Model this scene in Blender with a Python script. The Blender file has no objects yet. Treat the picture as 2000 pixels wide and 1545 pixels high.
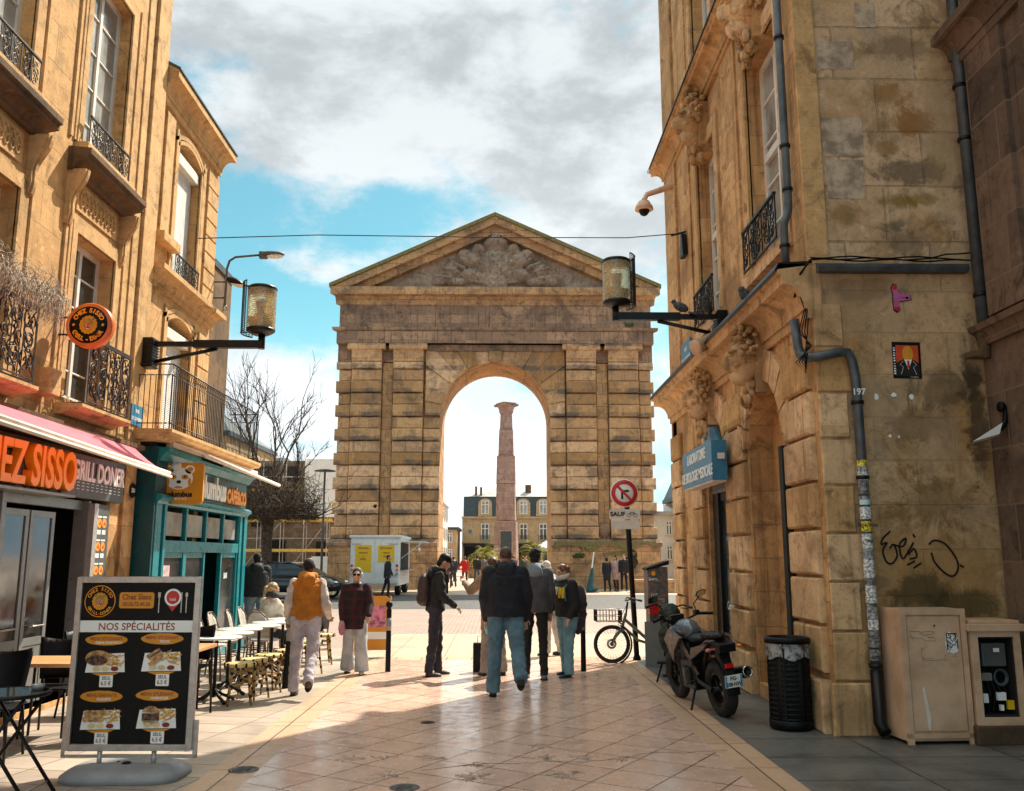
import bpy, bmesh, math, random
from mathutils import Vector, Matrix, Euler
R = math.radians
rnd = random.Random(7)
sc = bpy.context.scene
C = sc.collection
# ---------------- camera ----------------
cd = bpy.data.cameras.new('camera'); cam = bpy.data.objects.new('camera', cd); C.objects.link(cam)
cd.sensor_width = 36; cd.lens = 1750 / 2000 * 36; cd.clip_end = 3000; cd.clip_start = .05
cam.location = (0, 0, 1.68); cam.rotation_euler = (R(90 + 10.204), 0, R(-.902))
sc.camera = cam
# ---------------- light ----------------
SUN_EL, SUN_AZ = 50.0, 35.0      # azimuth clockwise from +Y (the view direction)
sc.view_settings.view_transform = 'Standard'; sc.view_settings.look = 'None'
sc.view_settings.gamma = 1; sc.view_settings.exposure = 1.17
ld = bpy.data.lights.new('sun', 'SUN'); ld.energy = 4.1; ld.angle = R(.5); ld.color = (1, .9, .74)
sun = bpy.data.objects.new('sun', ld); C.objects.link(sun)
sd = Vector((math.sin(R(SUN_AZ)) * math.cos(R(SUN_EL)), math.cos(R(SUN_AZ)) * math.cos(R(SUN_EL)), math.sin(R(SUN_EL))))
sun.rotation_euler = (-sd).to_track_quat('-Z', 'Y').to_euler()
sc.cycles.max_bounces = 7; sc.cycles.diffuse_bounces = 4; sc.cycles.glossy_bounces = 3
sc.cycles.transmission_bounces = 4; sc.cycles.sample_clamp_indirect = 8

class NT:
    """small helper that wires shader nodes"""
    def __init__(s, tree):
        s.t = tree; s.n = tree.nodes; s.l = tree.links
    def a(s, typ, ins=None, **kw):
        n = s.n.new(typ)
        for k, v in kw.items(): setattr(n, k, v)
        for k, v in (ins or {}).items():
            if isinstance(v, tuple) and len(v) == 2 and hasattr(v[0], 'outputs'): s.l.new(v[0].outputs[v[1]], n.inputs[k])
            elif hasattr(v, 'outputs'): s.l.new(v.outputs[0], n.inputs[k])
            else:
                n.inputs[k].default_value = (tuple(v) + (1,)) if (isinstance(v, (tuple, list)) and len(v) == 3 and n.inputs[k].type == 'RGBA') else v
        return n
    def mix(s, f, a, b, mode='MIX'):
        n = s.n.new('ShaderNodeMix'); n.data_type = 'RGBA'; n.blend_type = mode
        for i, v in ((0, f), (6, a), (7, b)):
            if isinstance(v, tuple) and len(v) == 2 and hasattr(v[0], 'outputs'): s.l.new(v[0].outputs[v[1]], n.inputs[i])
            elif hasattr(v, 'outputs'):
                o = v.outputs[2] if v.bl_idname == 'ShaderNodeMix' else v.outputs[0]
                s.l.new(o, n.inputs[i])
            else: n.inputs[i].default_value = (tuple(v) + (1,)) if (i and len(v) == 3) else v
        return (n, 2)
    def m(s, op, a, b=0.0, c=None, clamp=False):
        n = s.n.new('ShaderNodeMath'); n.operation = op; n.use_clamp = clamp
        for i, v in enumerate((a, b) if c is None else (a, b, c)):
            if isinstance(v, tuple): s.l.new(v[0].outputs[v[1]], n.inputs[i])
            elif hasattr(v, 'outputs'): s.l.new(v.outputs[0], n.inputs[i])
            else: n.inputs[i].default_value = v
        return n
    def ramp(s, f, x0, x1, y0=0., y1=1.):
        n = s.n.new('ShaderNodeMapRange'); n.clamp = True; n.interpolation_type = 'SMOOTHSTEP'
        if isinstance(f, tuple): s.l.new(f[0].outputs[f[1]], n.inputs[0])
        else: s.l.new(f.outputs[0], n.inputs[0])
        for i, v in ((1, x0), (2, x1), (3, y0), (4, y1)): n.inputs[i].default_value = v
        return n
    def noise(s, vec, scale, detail=4, rough=.55, dist=0):
        return s.a('ShaderNodeTexNoise', {'Vector': vec, 'Scale': scale, 'Detail': detail, 'Roughness': rough, 'Distortion': dist})
    def scale(s, vec, v):
        return s.a('ShaderNodeMapping', {'Vector': vec, 'Scale': v})

def direction(px, py):
    """unit direction of a bearing / height given on the photograph's grid"""
    v = Vector(((px - 1000) / 1750, -(py - 772.5) / 1750, -1)); v.rotate(cam.rotation_euler); return v.normalized()

w = bpy.data.worlds.new('World'); sc.world = w; w.use_nodes = True
t = NT(w.node_tree); w.node_tree.nodes.clear()
sky = t.a('ShaderNodeTexSky', sky_type='NISHITA', sun_disc=False, sun_elevation=R(SUN_EL), sun_rotation=R(SUN_AZ))
sky.air_density = 1.0; sky.dust_density = .4; sky.ozone_density = 3.0
geo = t.a('ShaderNodeTexCoord')
D = (geo, 'Generated')
sep = t.a('ShaderNodeSeparateXYZ', {0: D})
lay = t.a('ShaderNodeMapping', {'Vector': D, 'Location': (.31, .2, .45), 'Scale': (1, 1, 1.9)})
n1 = t.noise(lay, 3.6, 10, .60, .15)
n2 = t.noise(lay, 11.0, 9, .64, .1)
dens = t.m('ADD', t.m('MULTIPLY', n1, .60), t.m('MULTIPLY', n2, .40))
def hole(px, py, rad, amt, sq=1.0):
    global dens
    d = direction(px, py)
    q = t.a('ShaderNodeVectorMath', {0: D, 1: tuple(d)}, operation='SUBTRACT')
    q2 = t.a('ShaderNodeVectorMath', {0: q, 1: (1, 1, sq)}, operation='MULTIPLY')
    ln = t.a('ShaderNodeVectorMath', {0: q2}, operation='LENGTH')
    g = t.ramp((ln, 1), 0.0, rad, amt, 0.0)
    dens = t.m('ADD', dens, g)
for h in [(430, 400, .15, -.13, 1), (520, 580, .13, -.09, 1.3), (640, 600, .10, -.06, 1.5), (900, 370, .12, -.10, 2), (760, 400, .12, -.10, 1.7),
          (1000, 400, .1, -.07, 2), (600, 420, .14, -.06, 2), (560, 500, .07, .09, 3), (650, 540, .06, .07, 3), (1080, 760, .08, -.12, 1.6), (1230, 330, .22, .12, 1.2), (480, 740, .2, .10, 2.4), (940, 900, .25, .16, 1.2), (600, 60, .35, .14, 1.2),
          (1000, 100, .4, .16, 1.2), (600, 525, .06, .07, 3), (1010, 760, .05, -.05, 1)]:
    hole(*h)
cov = t.ramp(dens, .415, .60)
shade = t.ramp(t.noise(t.a('ShaderNodeVectorMath', {0: lay, 1: (.0, .02, .09)}, operation='ADD'), 6.5, 10, .60, .15), .36, .60)
low = t.ramp((sep, 2), .04, .5)
bright = t.mix(low, (.57, .60, .615), (.385, .41, .42))
dark = t.mix(low, (.46, .495, .51), (.25, .27, .283))
cl = t.mix(shade, dark, bright)
# added unseen fill for the shade: veil round the sun, high above the streets
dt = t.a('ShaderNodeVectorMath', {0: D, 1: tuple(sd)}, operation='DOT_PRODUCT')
sun_fill = t.ramp((dt, 1), .91, .995, 0.0, 9.0)
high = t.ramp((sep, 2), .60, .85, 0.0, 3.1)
cl = t.mix(1.0, cl, t.a('ShaderNodeCombineColor', {0: t.m('ADD', t.m('ADD', sun_fill, high), 1.0), 1: t.m('ADD', t.m('ADD', sun_fill, high), 1.0), 2: t.m('ADD', t.m('MULTIPLY', t.m('ADD', sun_fill, high), .80), 1.0)}), 'MULTIPLY')
skyc = t.mix(1.0, (sky, 0), (.088, .086, .070), 'MULTIPLY')
skyc = t.mix(t.ramp((sep, 2), 0.02, .3), (.26, .45, .53), t.mix(1.0, skyc, (.62, 1.0, .92), 'MULTIPLY'))
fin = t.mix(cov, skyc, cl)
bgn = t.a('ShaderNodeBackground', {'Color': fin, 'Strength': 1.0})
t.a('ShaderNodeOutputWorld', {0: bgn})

# ---------------- object helpers ----------------
def tag(o, label=None, cat=None, group=None, kind=None):
    if label: o['label'] = label
    if cat: o['category'] = cat
    if group: o['group'] = group
    if kind: o['kind'] = kind
    return o
def thing(name, label, cat, loc=(0, 0, 0), rz=0, group=None):
    o = bpy.data.objects.new(name, None); C.objects.link(o); o.location = cam_scaled(loc); o.rotation_euler = (0, 0, rz); o.empty_display_size = .2
    return tag(o, label, cat, group)
def dup(root, loc, rz, label=None):
    def cp(o, parent):
        c = o.copy(); C.objects.link(c); c.parent = parent
        for ch in o.children: cp(ch, c)
        return c
    r = cp(root, None); r.location = loc; r.rotation_euler = (0, 0, rz)
    if label: r['label'] = label
    return r

class Fr:
    """a wall's frame: u along it, v up, d out of it"""
    def __init__(s, O, U, N, V=(0, 0, 1)): s.O, s.U, s.N, s.V = Vector(O), Vector(U).normalized(), Vector(N).normalized(), Vector(V).normalized()
    def p(s, u, v, d=0): return s.O + s.U * u + s.V * v + s.N * d
FA = Fr((3.24, 0, 0), (0, 1, 0), (-1, 0, 0))
FB = Fr((0, 8.9, 0), (1, 0, 0), (0, -1, 0))
FC = Fr((4.95, 0, 0), (0, 1, 0), (-1, 0, 0))
FL = Fr((-7.3, 0, 0), (0, 1, 0), (1, 0, 0))
FG = Fr((0, 48.9, 0), (1, 0, 0), (0, -1, 0))
ID = Fr((0, 0, 0), (1, 0, 0), (0, -1, 0))

SCL = None      # scaling about the camera position in use: (factor, height offset)
def cam_scaled(v):  # moves points toward the camera position when SCL is set
    v = Vector(v); return v if SCL is None else Vector((v.x * SCL[0], v.y * SCL[0], v.z * SCL[0] + SCL[1]))
class MB:
    def __init__(s): s.v = []; s.f = []; s.s = []
    def add(s, vs, fs, smooth=False):
        n = len(s.v); s.v += [Vector(v) for v in vs]; s.f += [[n + i for i in f] for f in fs]; s.s += [smooth] * len(fs)
        return s
    BOXF = [(0, 1, 3, 2), (4, 6, 7, 5), (0, 4, 5, 1), (2, 3, 7, 6), (0, 2, 6, 4), (1, 5, 7, 3)]
    def box(s, x0, x1, y0, y1, z0, z1, rot=None, at=None):
        vs = [Vector((x, y, z)) for x in (x0, x1) for y in (y0, y1) for z in (z0, z1)]
        if rot is not None:
            m = Euler(rot).to_matrix(); vs = [m @ v for v in vs]
        if at is not None: vs = [v + Vector(at) for v in vs]
        return s.add(vs, s.BOXF)
    def fb(s, F, u0, u1, v0, v1, d0, d1):
        return s.add([F.p(u, v, d) for u in (u0, u1) for v in (v0, v1) for d in (d0, d1)], s.BOXF)
    def cham(s, F, u0, u1, v0, v1, d0, d1, c):
        """block whose outer face is chamfered by c"""
        vs = []
        for (d, k) in ((d0, 0), (d1 - c, 0), (d1, c)):
            vs += [F.p(u0 + k, v0 + k, d), F.p(u1 - k, v0 + k, d), F.p(u1 - k, v1 - k, d), F.p(u0 + k, v1 - k, d)]
        fs = [(0, 3, 2, 1), (8, 9, 10, 11)]
        for a in (0, 4):
            for i in range(4): fs.append((a + i, a + (i + 1) % 4, a + 4 + (i + 1) % 4, a + 4 + i))
        return s.add(vs, fs)
    def poly(s, F, pts, d0, d1, smooth=False):
        n = len(pts); vs = [F.p(u, v, d0) for u, v in pts] + [F.p(u, v, d1) for u, v in pts]
        return s.add(vs, [list(range(n))[::-1], list(range(n, 2 * n))] + [(i, (i + 1) % n, n + (i + 1) % n, n + i) for i in range(n)], smooth)
    def prof(s, F, u0, u1, pts, m0=0, m1=0):
        """profile of (d, v) run along u; m0/m1 = 1 mitres the end by d"""
        n = len(pts)
        vs = [F.p(u0 - m0 * d, v, d) for d, v in pts] + [F.p(u1 + m1 * d, v, d) for d, v in pts]
        return s.add(vs, [list(range(n)), list(range(n, 2 * n))[::-1]] + [(i, n + i, n + (i + 1) % n, (i + 1) % n) for i in range(n)])
    def tube(s, pts, r, n=8, caps=True, smooth=True):
        pts = [Vector(p) for p in pts]; rs = r if isinstance(r, (list, tuple)) else [r] * len(pts)
        rings = []; up = None
        for i, p in enumerate(pts):
            a = pts[max(i - 1, 0)]; b = pts[min(i + 1, len(pts) - 1)]; tdir = (b - a)
            if tdir.length < 1e-9: tdir = Vector((0, 0, 1))
            tdir.normalize()
            if up is None:
                up = Vector((0, 0, 1)) if abs(tdir.z) < .9 else Vector((1, 0, 0))
            x = tdir.cross(up)
            if x.length < 1e-6: x = tdir.orthogonal()
            x.normalize(); y = x.cross(tdir).normalized(); up = y
            rings.append([p + (x * math.cos(2 * math.pi * k / n) + y * math.sin(2 * math.pi * k / n)) * rs[i] for k in range(n)])
        vs = [v for ring in rings for v in ring]; fs = []
        for i in range(len(pts) - 1):
            for k in range(n):
                fs.append((i * n + k, i * n + (k + 1) % n, (i + 1) * n + (k + 1) % n, (i + 1) * n + k))
        s.add(vs, fs, smooth)
        if caps:
            s.add(rings[0], [list(range(n))[::-1]]); s.add(rings[-1], [list(range(n))])
        return s
    def lathe(s, c, prof, n=20, axis=(0, 0, 1), smooth=True, a0=0, a1=360):
        ax = Vector(axis).normalized(); x = ax.orthogonal().normalized(); y = ax.cross(x); c = Vector(c)
        full = abs(a1 - a0) >= 360; m = n if full else n + 1
        vs = [];
        for r, h in prof:
            for k in range(m):
                a = R(a0 + (a1 - a0) * k / n); vs.append(c + ax * h + (x * math.cos(a) + y * math.sin(a)) * max(r, 1e-4))
        fs = []
        for i in range(len(prof) - 1):
            for k in range(n):
                k2 = (k + 1) % m; fs.append((i * m + k, i * m + k2, (i + 1) * m + k2, (i + 1) * m + k))
        return s.add(vs, fs, smooth)
    def ell(s, c, r, rot=None, n=14, m=9):
        vs = []; fs = []; r = (r, r, r) if isinstance(r, (int, float)) else r
        for i in range(m + 1):
            th = math.pi * i / m
            for k in range(n):
                ph = 2 * math.pi * k / n; vs.append(Vector((r[0] * math.sin(th) * math.cos(ph), r[1] * math.sin(th) * math.sin(ph), r[2] * math.cos(th))))
        if rot is not None:
            mt = rot if isinstance(rot, Matrix) else Euler(rot).to_matrix(); vs = [mt @ v for v in vs]
        vs = [v + Vector(c) for v in vs]
        for i in range(m):
            for k in range(n): fs.append((i * n + k, (i + 1) * n + k, (i + 1) * n + (k + 1) % n, i * n + (k + 1) % n))
        return s.add(vs, fs, True)
    def cone(s, p0, p1, r0, r1, n=14):
        s.tube([p0, p1], [r0, r1], n); return s
    def limb(s, p0, p1, r0, r1, n=14):
        """tapered limb with rounded ends"""
        s.tube([p0, p1], [r0, r1], n); s.ell(p0, r0, n=n, m=7); s.ell(p1, r1, n=n, m=7); return s
    def sheet(s, x0, x1, y0, y1, z):
        return s.add([(x0, y0, z), (x1, y0, z), (x1, y1, z), (x0, y1, z)], [(0, 1, 2, 3)])
    def build(s, name, mt, parent=None, loc=None, bevel=0, seg=2, weld=True, keep=False):
        """parent: mesh is given in the parent's local space unless keep (world coordinates)"""
        me = bpy.data.meshes.new(name)
        off = Vector((0, 0, 0))
        if keep and parent is not None:
            off = parent.location if parent.parent is None else parent.parent.location + parent.location
        me.from_pydata([tuple((cam_scaled(v) if SCL else v) - off) for v in s.v], [], s.f)
        bm = bmesh.new(); bm.from_mesh(me)
        for f, sm in zip(bm.faces, s.s): f.smooth = sm
        if weld: bmesh.ops.remove_doubles(bm, verts=bm.verts, dist=1e-5)
        bmesh.ops.recalc_face_normals(bm, faces=bm.faces)
        if bevel:
            es = [e for e in bm.edges if len(e.link_faces) == 2 and e.calc_face_angle(0) > .6]
            if es: bmesh.ops.bevel(bm, geom=es, offset=bevel, segments=seg, profile=.6, affect='EDGES', clamp_overlap=True)
        bm.to_mesh(me); bm.free()
        me.materials.append(mt)
        o = bpy.data.objects.new(name, me); C.objects.link(o)
        if parent is not None: o.parent = parent
        if loc is not None: o.location = loc
        return o
    def one(s, name, mt, label, cat, group=None, kind=None, **k):
        o = s.build(name, mt, **k); return tag(o, label, cat, group, kind)

def text(s, F, u, v, d, size, mt, parent=None, ext=.004, bold=0., sx=1., align='CENTER', name='lettering', shear=0, rot=0, keep=True):
    cu = bpy.data.curves.new(name, 'FONT'); k_ = SCL[0] if SCL else 1; cu.body = s; cu.size = size * k_; cu.extrude = ext * k_; cu.offset = bold * k_; cu.align_x = align; cu.align_y = 'CENTER'; cu.shear = shear
    cu.resolution_u = 3; cu.materials.append(mt)
    o = bpy.data.objects.new(name, cu); C.objects.link(o)
    X, Y = F.U, F.V
    flip = X.cross(Y).dot(F.N) < 0
    Xd = -X if flip else X
    m = Matrix((Xd, Y, F.N)).transposed().to_4x4()
    m = m @ Matrix.Rotation(rot, 4, 'Z') @ Matrix.Diagonal((sx, 1, 1, 1))
    m.translation = cam_scaled(F.p(u, v, d))
    if parent is not None:
        o.parent = parent
        if keep:
            off = parent.location if parent.parent is None else parent.parent.location + parent.location
            m.translation = m.translation - off
    o.matrix_basis = m
    return o

# ---------------- materials ----------------
def mat(name, col, rough=.6, metal=0., var=.12, vs=6., bump=0., bs=60., spec=.5, col2=None, em=0., alpha=None, trans=0., wave=None):
    m = bpy.data.materials.new(name); m.use_nodes = True; q = NT(m.node_tree); b = q.n['Principled BSDF']
    g = q.a('ShaderNodeTexCoord'); V = (g, 'Object')
    n = q.noise(V, vs, 5, .6)
    c2 = col2 or tuple(c * (1 - var * 2.2) for c in col)
    c1 = tuple(min(1, c * (1 + var * .6)) for c in col)
    mx = q.mix(q.ramp(n, .35, .68), c1, c2)
    q.l.new(mx[0].outputs[2], b.inputs['Base Color'])
    b.inputs['Roughness'].default_value = rough; b.inputs['Metallic'].default_value = metal
    b.inputs['Specular IOR Level'].default_value = spec
    q.l.new(q.ramp(q.noise(V, vs * 3, 4, .6), .2, .8, max(rough - .1, .02), min(rough + .12, 1)).outputs[0], b.inputs['Roughness'])
    if bump or wave:
        h = q.noise(V, bs, 6, .65)
        if wave:
            wv = q.a('ShaderNodeTexWave', {'Vector': V, 'Scale': wave[0], 'Distortion': wave[1]}, bands_direction=wave[2], wave_profile='SIN')
            h = q.m('ADD', q.m('MULTIPLY', wv, wave[3]), q.m('MULTIPLY', h, .3))
        bp = q.a('ShaderNodeBump', {'Height': h, 'Strength': bump, 'Distance': .02}); q.l.new(bp.outputs[0], b.inputs['Normal'])
    if em:
        b.inputs['Emission Color'].default_value = (*col, 1); b.inputs['Emission Strength'].default_value = em
    if trans:
        b.inputs['Transmission Weight'].default_value = trans
    if alpha is not None: b.inputs['Alpha'].default_value = alpha
    return m

def stone(name, c1, c2, cs, ch=.45, bw=1.0, joint=.012, jc=(.12, .08, .045), rough=.9, stain=.5, isl=0., bump=.5, patch=None, streak=.35, jmix=.8, off=0., spots=(), band=None, con=1.):
    """limestone in courses: c1/c2 block tones, cs stain tone; isl = tone change from loose block to block"""
    m = bpy.data.materials.new(name); m.use_nodes = True; q = NT(m.node_tree); b = q.n['Principled BSDF']
    g = q.a('ShaderNodeNewGeometry'); s = q.a('ShaderNodeSeparateXYZ', {0: (g, 'Position')})
    u = q.m('ADD', (s, 0), (s, 1)); P = q.a('ShaderNodeCombineXYZ', {0: u, 1: (s, 2), 2: 0.})
    P3 = (g, 'Position')
    wob = q.noise(P3, 1.6, 4, .5); wob2 = q.a('ShaderNodeVectorMath', {0: (wob, 'Color'), 1: (.03, .03, 0)}, operation='MULTIPLY')
    P = q.a('ShaderNodeVectorMath', {0: P, 1: wob2}, operation='ADD')
    if off: P = q.a('ShaderNodeVectorMath', {0: P, 1: (off, off * .37, 0)}, operation='ADD')
    br = q.a('ShaderNodeTexBrick', {'Vector': P, 'Color1': (0, 0, 0), 'Color2': (1, 1, 1), 'Mortar': (.5, .5, .5), 'Scale': 1.0, 'Mortar Size': joint, 'Mortar Smooth': .3, 'Bias': 0., 'Brick Width': bw, 'Row Height': ch}, offset=.5)
    col = q.mix((br, 0), c1, c2)
    if isl:
        hv = q.a('ShaderNodeHueSaturation', {'Color': (col[0], 2), 'Value': q.m('ADD', q.m('MULTIPLY', (g, 'Random Per Island'), isl), 1 - isl * .5), 'Hue': .5, 'Saturation': q.m('ADD', q.m('MULTIPLY', (g, 'Random Per Island'), -.25), 1.1)})
        col = (hv, 0)
    n1 = q.noise(P3, .9, 8, .65, .4); n2 = q.noise(P3, 5., 8, .7, .3); n3 = q.noise(P3, 26., 6, .7)
    col = q.mix(q.m('MULTIPLY', q.ramp(n1, .48, .66), stain), col, cs)
    col = q.mix(q.m('MULTIPLY', q.ramp(n2, .47, .68), .8 * con, clamp=True), col, tuple(a * .5 for a in c1))
    n6 = q.noise(P3, 2.1, 9, .7, .8); col = q.mix(q.m('MULTIPLY', q.ramp(n6, .55, .66), .75 * con, clamp=True), col, tuple(a * .36 for a in c2))
    col = q.mix(q.m('MULTIPLY', q.ramp(n3, .52, .74), .6), col, tuple(a * .36 for a in c2))
    col = q.mix(q.m('MULTIPLY', q.ramp(n2, .28, .43, 1., 0.), .6), col, tuple(min(1, a * 1.4) for a in c1))
    if streak:   # rain streaks running down
        ps = q.scale(P3, (7., 7., .35)); n4 = q.noise(ps, 1.3, 6, .65)
        col = q.mix(q.m('MULTIPLY', q.ramp(n4, .52, .72), streak), col, tuple(a * .4 for a in cs))
    if patch:
        n5 = q.a('ShaderNodeTexBrick', {'Vector': P, 'Color1': (0, 0, 0), 'Color2': (1, 1, 1), 'Mortar': (0, 0, 0), 'Scale': 1., 'Mortar Size': .0, 'Bias': -.55, 'Brick Width': bw, 'Row Height': ch}, offset=.5)
        col = q.mix(q.m('MULTIPLY', (n5, 0), .8), col, patch)
    if jmix: col = q.mix(q.m('MULTIPLY', q.m('MULTIPLY', (br, 1), q.ramp(n2, .3, .55, .35, 1.)), jmix), col, jc)
    if band:   # grey weathering on the lower half of every second course
        z0, per, lo, hi, bc, amt = band; fz = q.m('FRACT', q.m('DIVIDE', q.m('ADD', q.m('SUBTRACT', (s, 2), z0), q.m('MULTIPLY', (wob, 0), .25)), per))
        bm_ = q.m('MULTIPLY', q.ramp(fz, lo, lo + .06), q.ramp(fz, hi - .06, hi, 1., 0.)); col = q.mix(q.m('MULTIPLY', q.m('MULTIPLY', bm_, q.ramp(n1, .36, .6)), amt), col, bc)
    for (px_, py_, pz_, rx_, rz_, sc_, am_) in spots:   # stains with a place and shape of their own
        dv = q.a('ShaderNodeVectorMath', {0: P3, 1: (px_, py_, pz_)}, operation='SUBTRACT'); dv = q.a('ShaderNodeVectorMath', {0: dv, 1: (1 / rx_, 0 if rx_ < 50 and py_ > 0 else 1 / rx_, 1 / rz_)}, operation='MULTIPLY')
        ln_ = q.a('ShaderNodeVectorMath', {0: dv}, operation='LENGTH'); dd = q.m('ADD', (ln_, 1), q.m('MULTIPLY', q.m('SUBTRACT', n6, .5), 4.2)); dd = q.m('ADD', dd, q.m('MULTIPLY', q.m('SUBTRACT', n3, .5), 1.2))
        col = q.mix(q.ramp(dd, .45, 1.25, am_ * .8, 0.), col, sc_)
    q.l.new(col[0].outputs[col[1]], b.inputs['Base Color'])
    b.inputs['Roughness'].default_value = rough; b.inputs['Specular IOR Level'].default_value = .25
    h = q.m('ADD', q.m('MULTIPLY', n2, .5), q.m('MULTIPLY', n3, .35))
    h = q.m('SUBTRACT', h, q.m('MULTIPLY', (br, 1), .9 * (1 if jmix else 0)))
    bp = q.a('ShaderNodeBump', {'Height': h, 'Strength': bump, 'Distance': .03}); q.l.new(bp.outputs[0], b.inputs['Normal'])
    return m

M = {}
M['lit'] = stone('limestone_gold', (.63, .375, .165), (.52, .295, .12), (.32, .17, .07), .48, 1.1, .008, stain=.55, streak=.18, jc=(.26, .17, .09), jmix=.55)
M['litclean'] = stone('limestone_dressed', (.63, .39, .18), (.54, .32, .14), (.34, .19, .085), .48, 2.2, .004, stain=.4, streak=.25, jmix=.25)
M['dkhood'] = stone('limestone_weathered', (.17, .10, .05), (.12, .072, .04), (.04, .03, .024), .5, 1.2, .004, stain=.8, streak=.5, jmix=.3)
M['A'] = stone('limestone_shade_side', (.68, .40, .185), (.50, .275, .115), (.20, .105, .045), .42, .95, .008, stain=.65, streak=.55, jmix=.45)
M['Ab'] = stone('limestone_rustic', (.72, .44, .21), (.50, .29, .125), (.22, .115, .05), .5, 1.2, .0, stain=.6, streak=.55, isl=.35, jmix=0)
M['B'] = stone('limestone_patched', (.62, .41, .235), (.50, .31, .155), (.34, .175, .05), .44, .82, .010, stain=.85, streak=.35, jc=(.42, .29, .18), jmix=.5, patch=(.46, .35, .25), bump=.8, spots=[(4.1, 8.9, 1.0, 1.1, 1.5, (.26, .13, .025), .75), (4.05, 8.9, 1.33, .35, .16, (.035, .032, .012), .95), (4.55, 8.9, 1.22, .3, .12, (.035, .032, .012), .9), (4.86, 8.9, 3.1, .13, .85, (.02, .014, .01), .95), (4.6, 8.9, 3.35, .35, .2, (.04, .03, .02), .7), (4.35, 8.9, 2.2, .5, .3, (.12, .065, .02), .7), (4.3, 8.9, 3.0, .4, .18, (.14, .085, .04), .7), (3.45, 8.9, 1.5, .12, 1.6, (.13, .07, .03), .6), (3.75, 8.9, 4.4, .5, .12, (.1, .065, .04), .5)])
M['Bup'] = stone('limestone_crumbling', (.70, .48, .30), (.56, .35, .18), (.38, .20, .06), .62, .9, .012, stain=.95, streak=.2, jc=(.22, .15, .09), jmix=.4, patch=(.52, .41, .30), bump=1.0, spots=[(4.2, 8.9, 6.62, .28, .16, (.27, .125, .02), .9), (4.45, 8.9, 6.28, .22, .16, (.26, .10, .012), .95), (4.15, 8.9, 6.0, .2, .1, (.25, .13, .03), .8), (4.35, 8.9, 5.75, .4, .16, (.085, .06, .038), .9), (4.25, 8.9, 5.4, .2, .08, (.20, .13, .01), .9), (4.5, 8.9, 5.42, .2, .07, (.20, .13, .01), .8), (4.3, 8.9, 4.95, .4, .2, (.10, .075, .045), .85), (3.8, 8.9, 7.1, .25, .1, (.28, .17, .05), .8), (4.4, 8.9, 7.2, .4, .2, (.16, .10, .055), .8), (3.65, 8.9, 5.25, .22, .1, (.22, .13, .035), .8), (4.75, 8.9, 6.2, .15, 1.6, (.36, .24, .12), .5)])
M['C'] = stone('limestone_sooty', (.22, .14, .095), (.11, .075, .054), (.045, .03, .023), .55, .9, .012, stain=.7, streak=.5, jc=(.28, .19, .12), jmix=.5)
M['G'] = stone('gate_blocks', (.68, .395, .19), (.45, .25, .12), (.19, .125, .09), .66, 1.6, .0, stain=.7, streak=.45, isl=.7, jmix=0, band=(2.62, 1.33, .02, .30, (.12, .10, .085), .85), con=.8)
M['Gw'] = stone('gate_wall', (.62, .36, .175), (.44, .25, .125), (.16, .105, .075), .66, 1.5, .018, stain=.8, streak=.5, jmix=.7)
M['Gt'] = stone('gate_upper_stone', (.48, .29, .18), (.26, .16, .11), (.11, .075, .06), .5, 1.5, .014, stain=.8, streak=.75, jmix=.6)
M['Gr'] = stone('gate_carving', (.46, .34, .25), (.34, .25, .185), (.15, .11, .09), .5, 1.5, .0, stain=.7, streak=.6, jmix=0)
M['moss'] = mat('mossy_stone', (.10, .10, .03), .95, var=.3, vs=9, bump=.6, bs=20, col2=(.27, .19, .08))
M['pinkst'] = stone('pink_marble', (.44, .29, .25), (.34, .215, .185), (.25, .15, .13), .55, .5, .02, stain=.6, streak=.4, jc=(.2, .11, .09), jmix=.6)
M['far'] = stone('far_facade', (.58, .40, .22), (.52, .35, .19), (.42, .28, .15), .4, 1., .01, stain=.4, streak=.2, jmix=.4)
M['slate'] = mat('slate', (.045, .06, .07), .5, var=.2, bump=.4, bs=8)
M['zinc'] = mat('zinc_roof', (.42, .38, .36), .5, var=.2, vs=1.5)
M['white'] = mat('white_paint', (.72, .68, .62), .45, var=.05)
M['greyframe'] = mat('grey_aluminium', (.24, .24, .23), .35, .3, var=.05)
M['alu'] = mat('brushed_aluminium', (.50, .46, .43), .35, .5, var=.08, vs=20)
M['glass'] = mat('window_glass', (.035, .04, .042), .04, spec=1., var=.3, vs=1.2)
M['glassw'] = mat('curtained_glass', (.36, .36, .34), .08, spec=.8, var=.25, vs=1.4)
M['shutter'] = mat('roller_shutter', (.62, .62, .62), .5, var=.06, bump=.6, bs=5, wave=(11., 0, 'Z', 1.))
M['iron'] = mat('wrought_iron', (.010, .008, .008), .45, .4, var=.2)
M['ironw'] = mat('weathered_iron', (.05, .037, .034), .5, .3, var=.3, vs=25)
M['black'] = mat('black_plastic', (.004, .004, .0045), .5, var=.15, spec=.22)
M['blackm'] = mat('black_metal', (.005, .005, .005), .38, .1, spec=.35, var=.15)
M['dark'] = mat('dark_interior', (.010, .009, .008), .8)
M['teal'] = mat('teal_paint', (.006, .20, .235), .30, var=.04, vs=2)
M['teald'] = mat('dark_teal_paint', (.004, .07, .082), .35, var=.10, vs=4)
M['orange'] = mat('orange_enamel', (1.0, .36, .012), .35, var=.04)
M['amber'] = mat('amber_panel', (.66, .26, .008), .35, var=.04)
M['signwhite'] = mat('white_lettering', (.85, .85, .83), .4, var=.02)
M['grey'] = mat('grey_panel', (.085, .092, .09), .5, var=.1)
M['pink'] = mat('pink_canvas', (.85, .20, .27), .8, var=.08)
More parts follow.
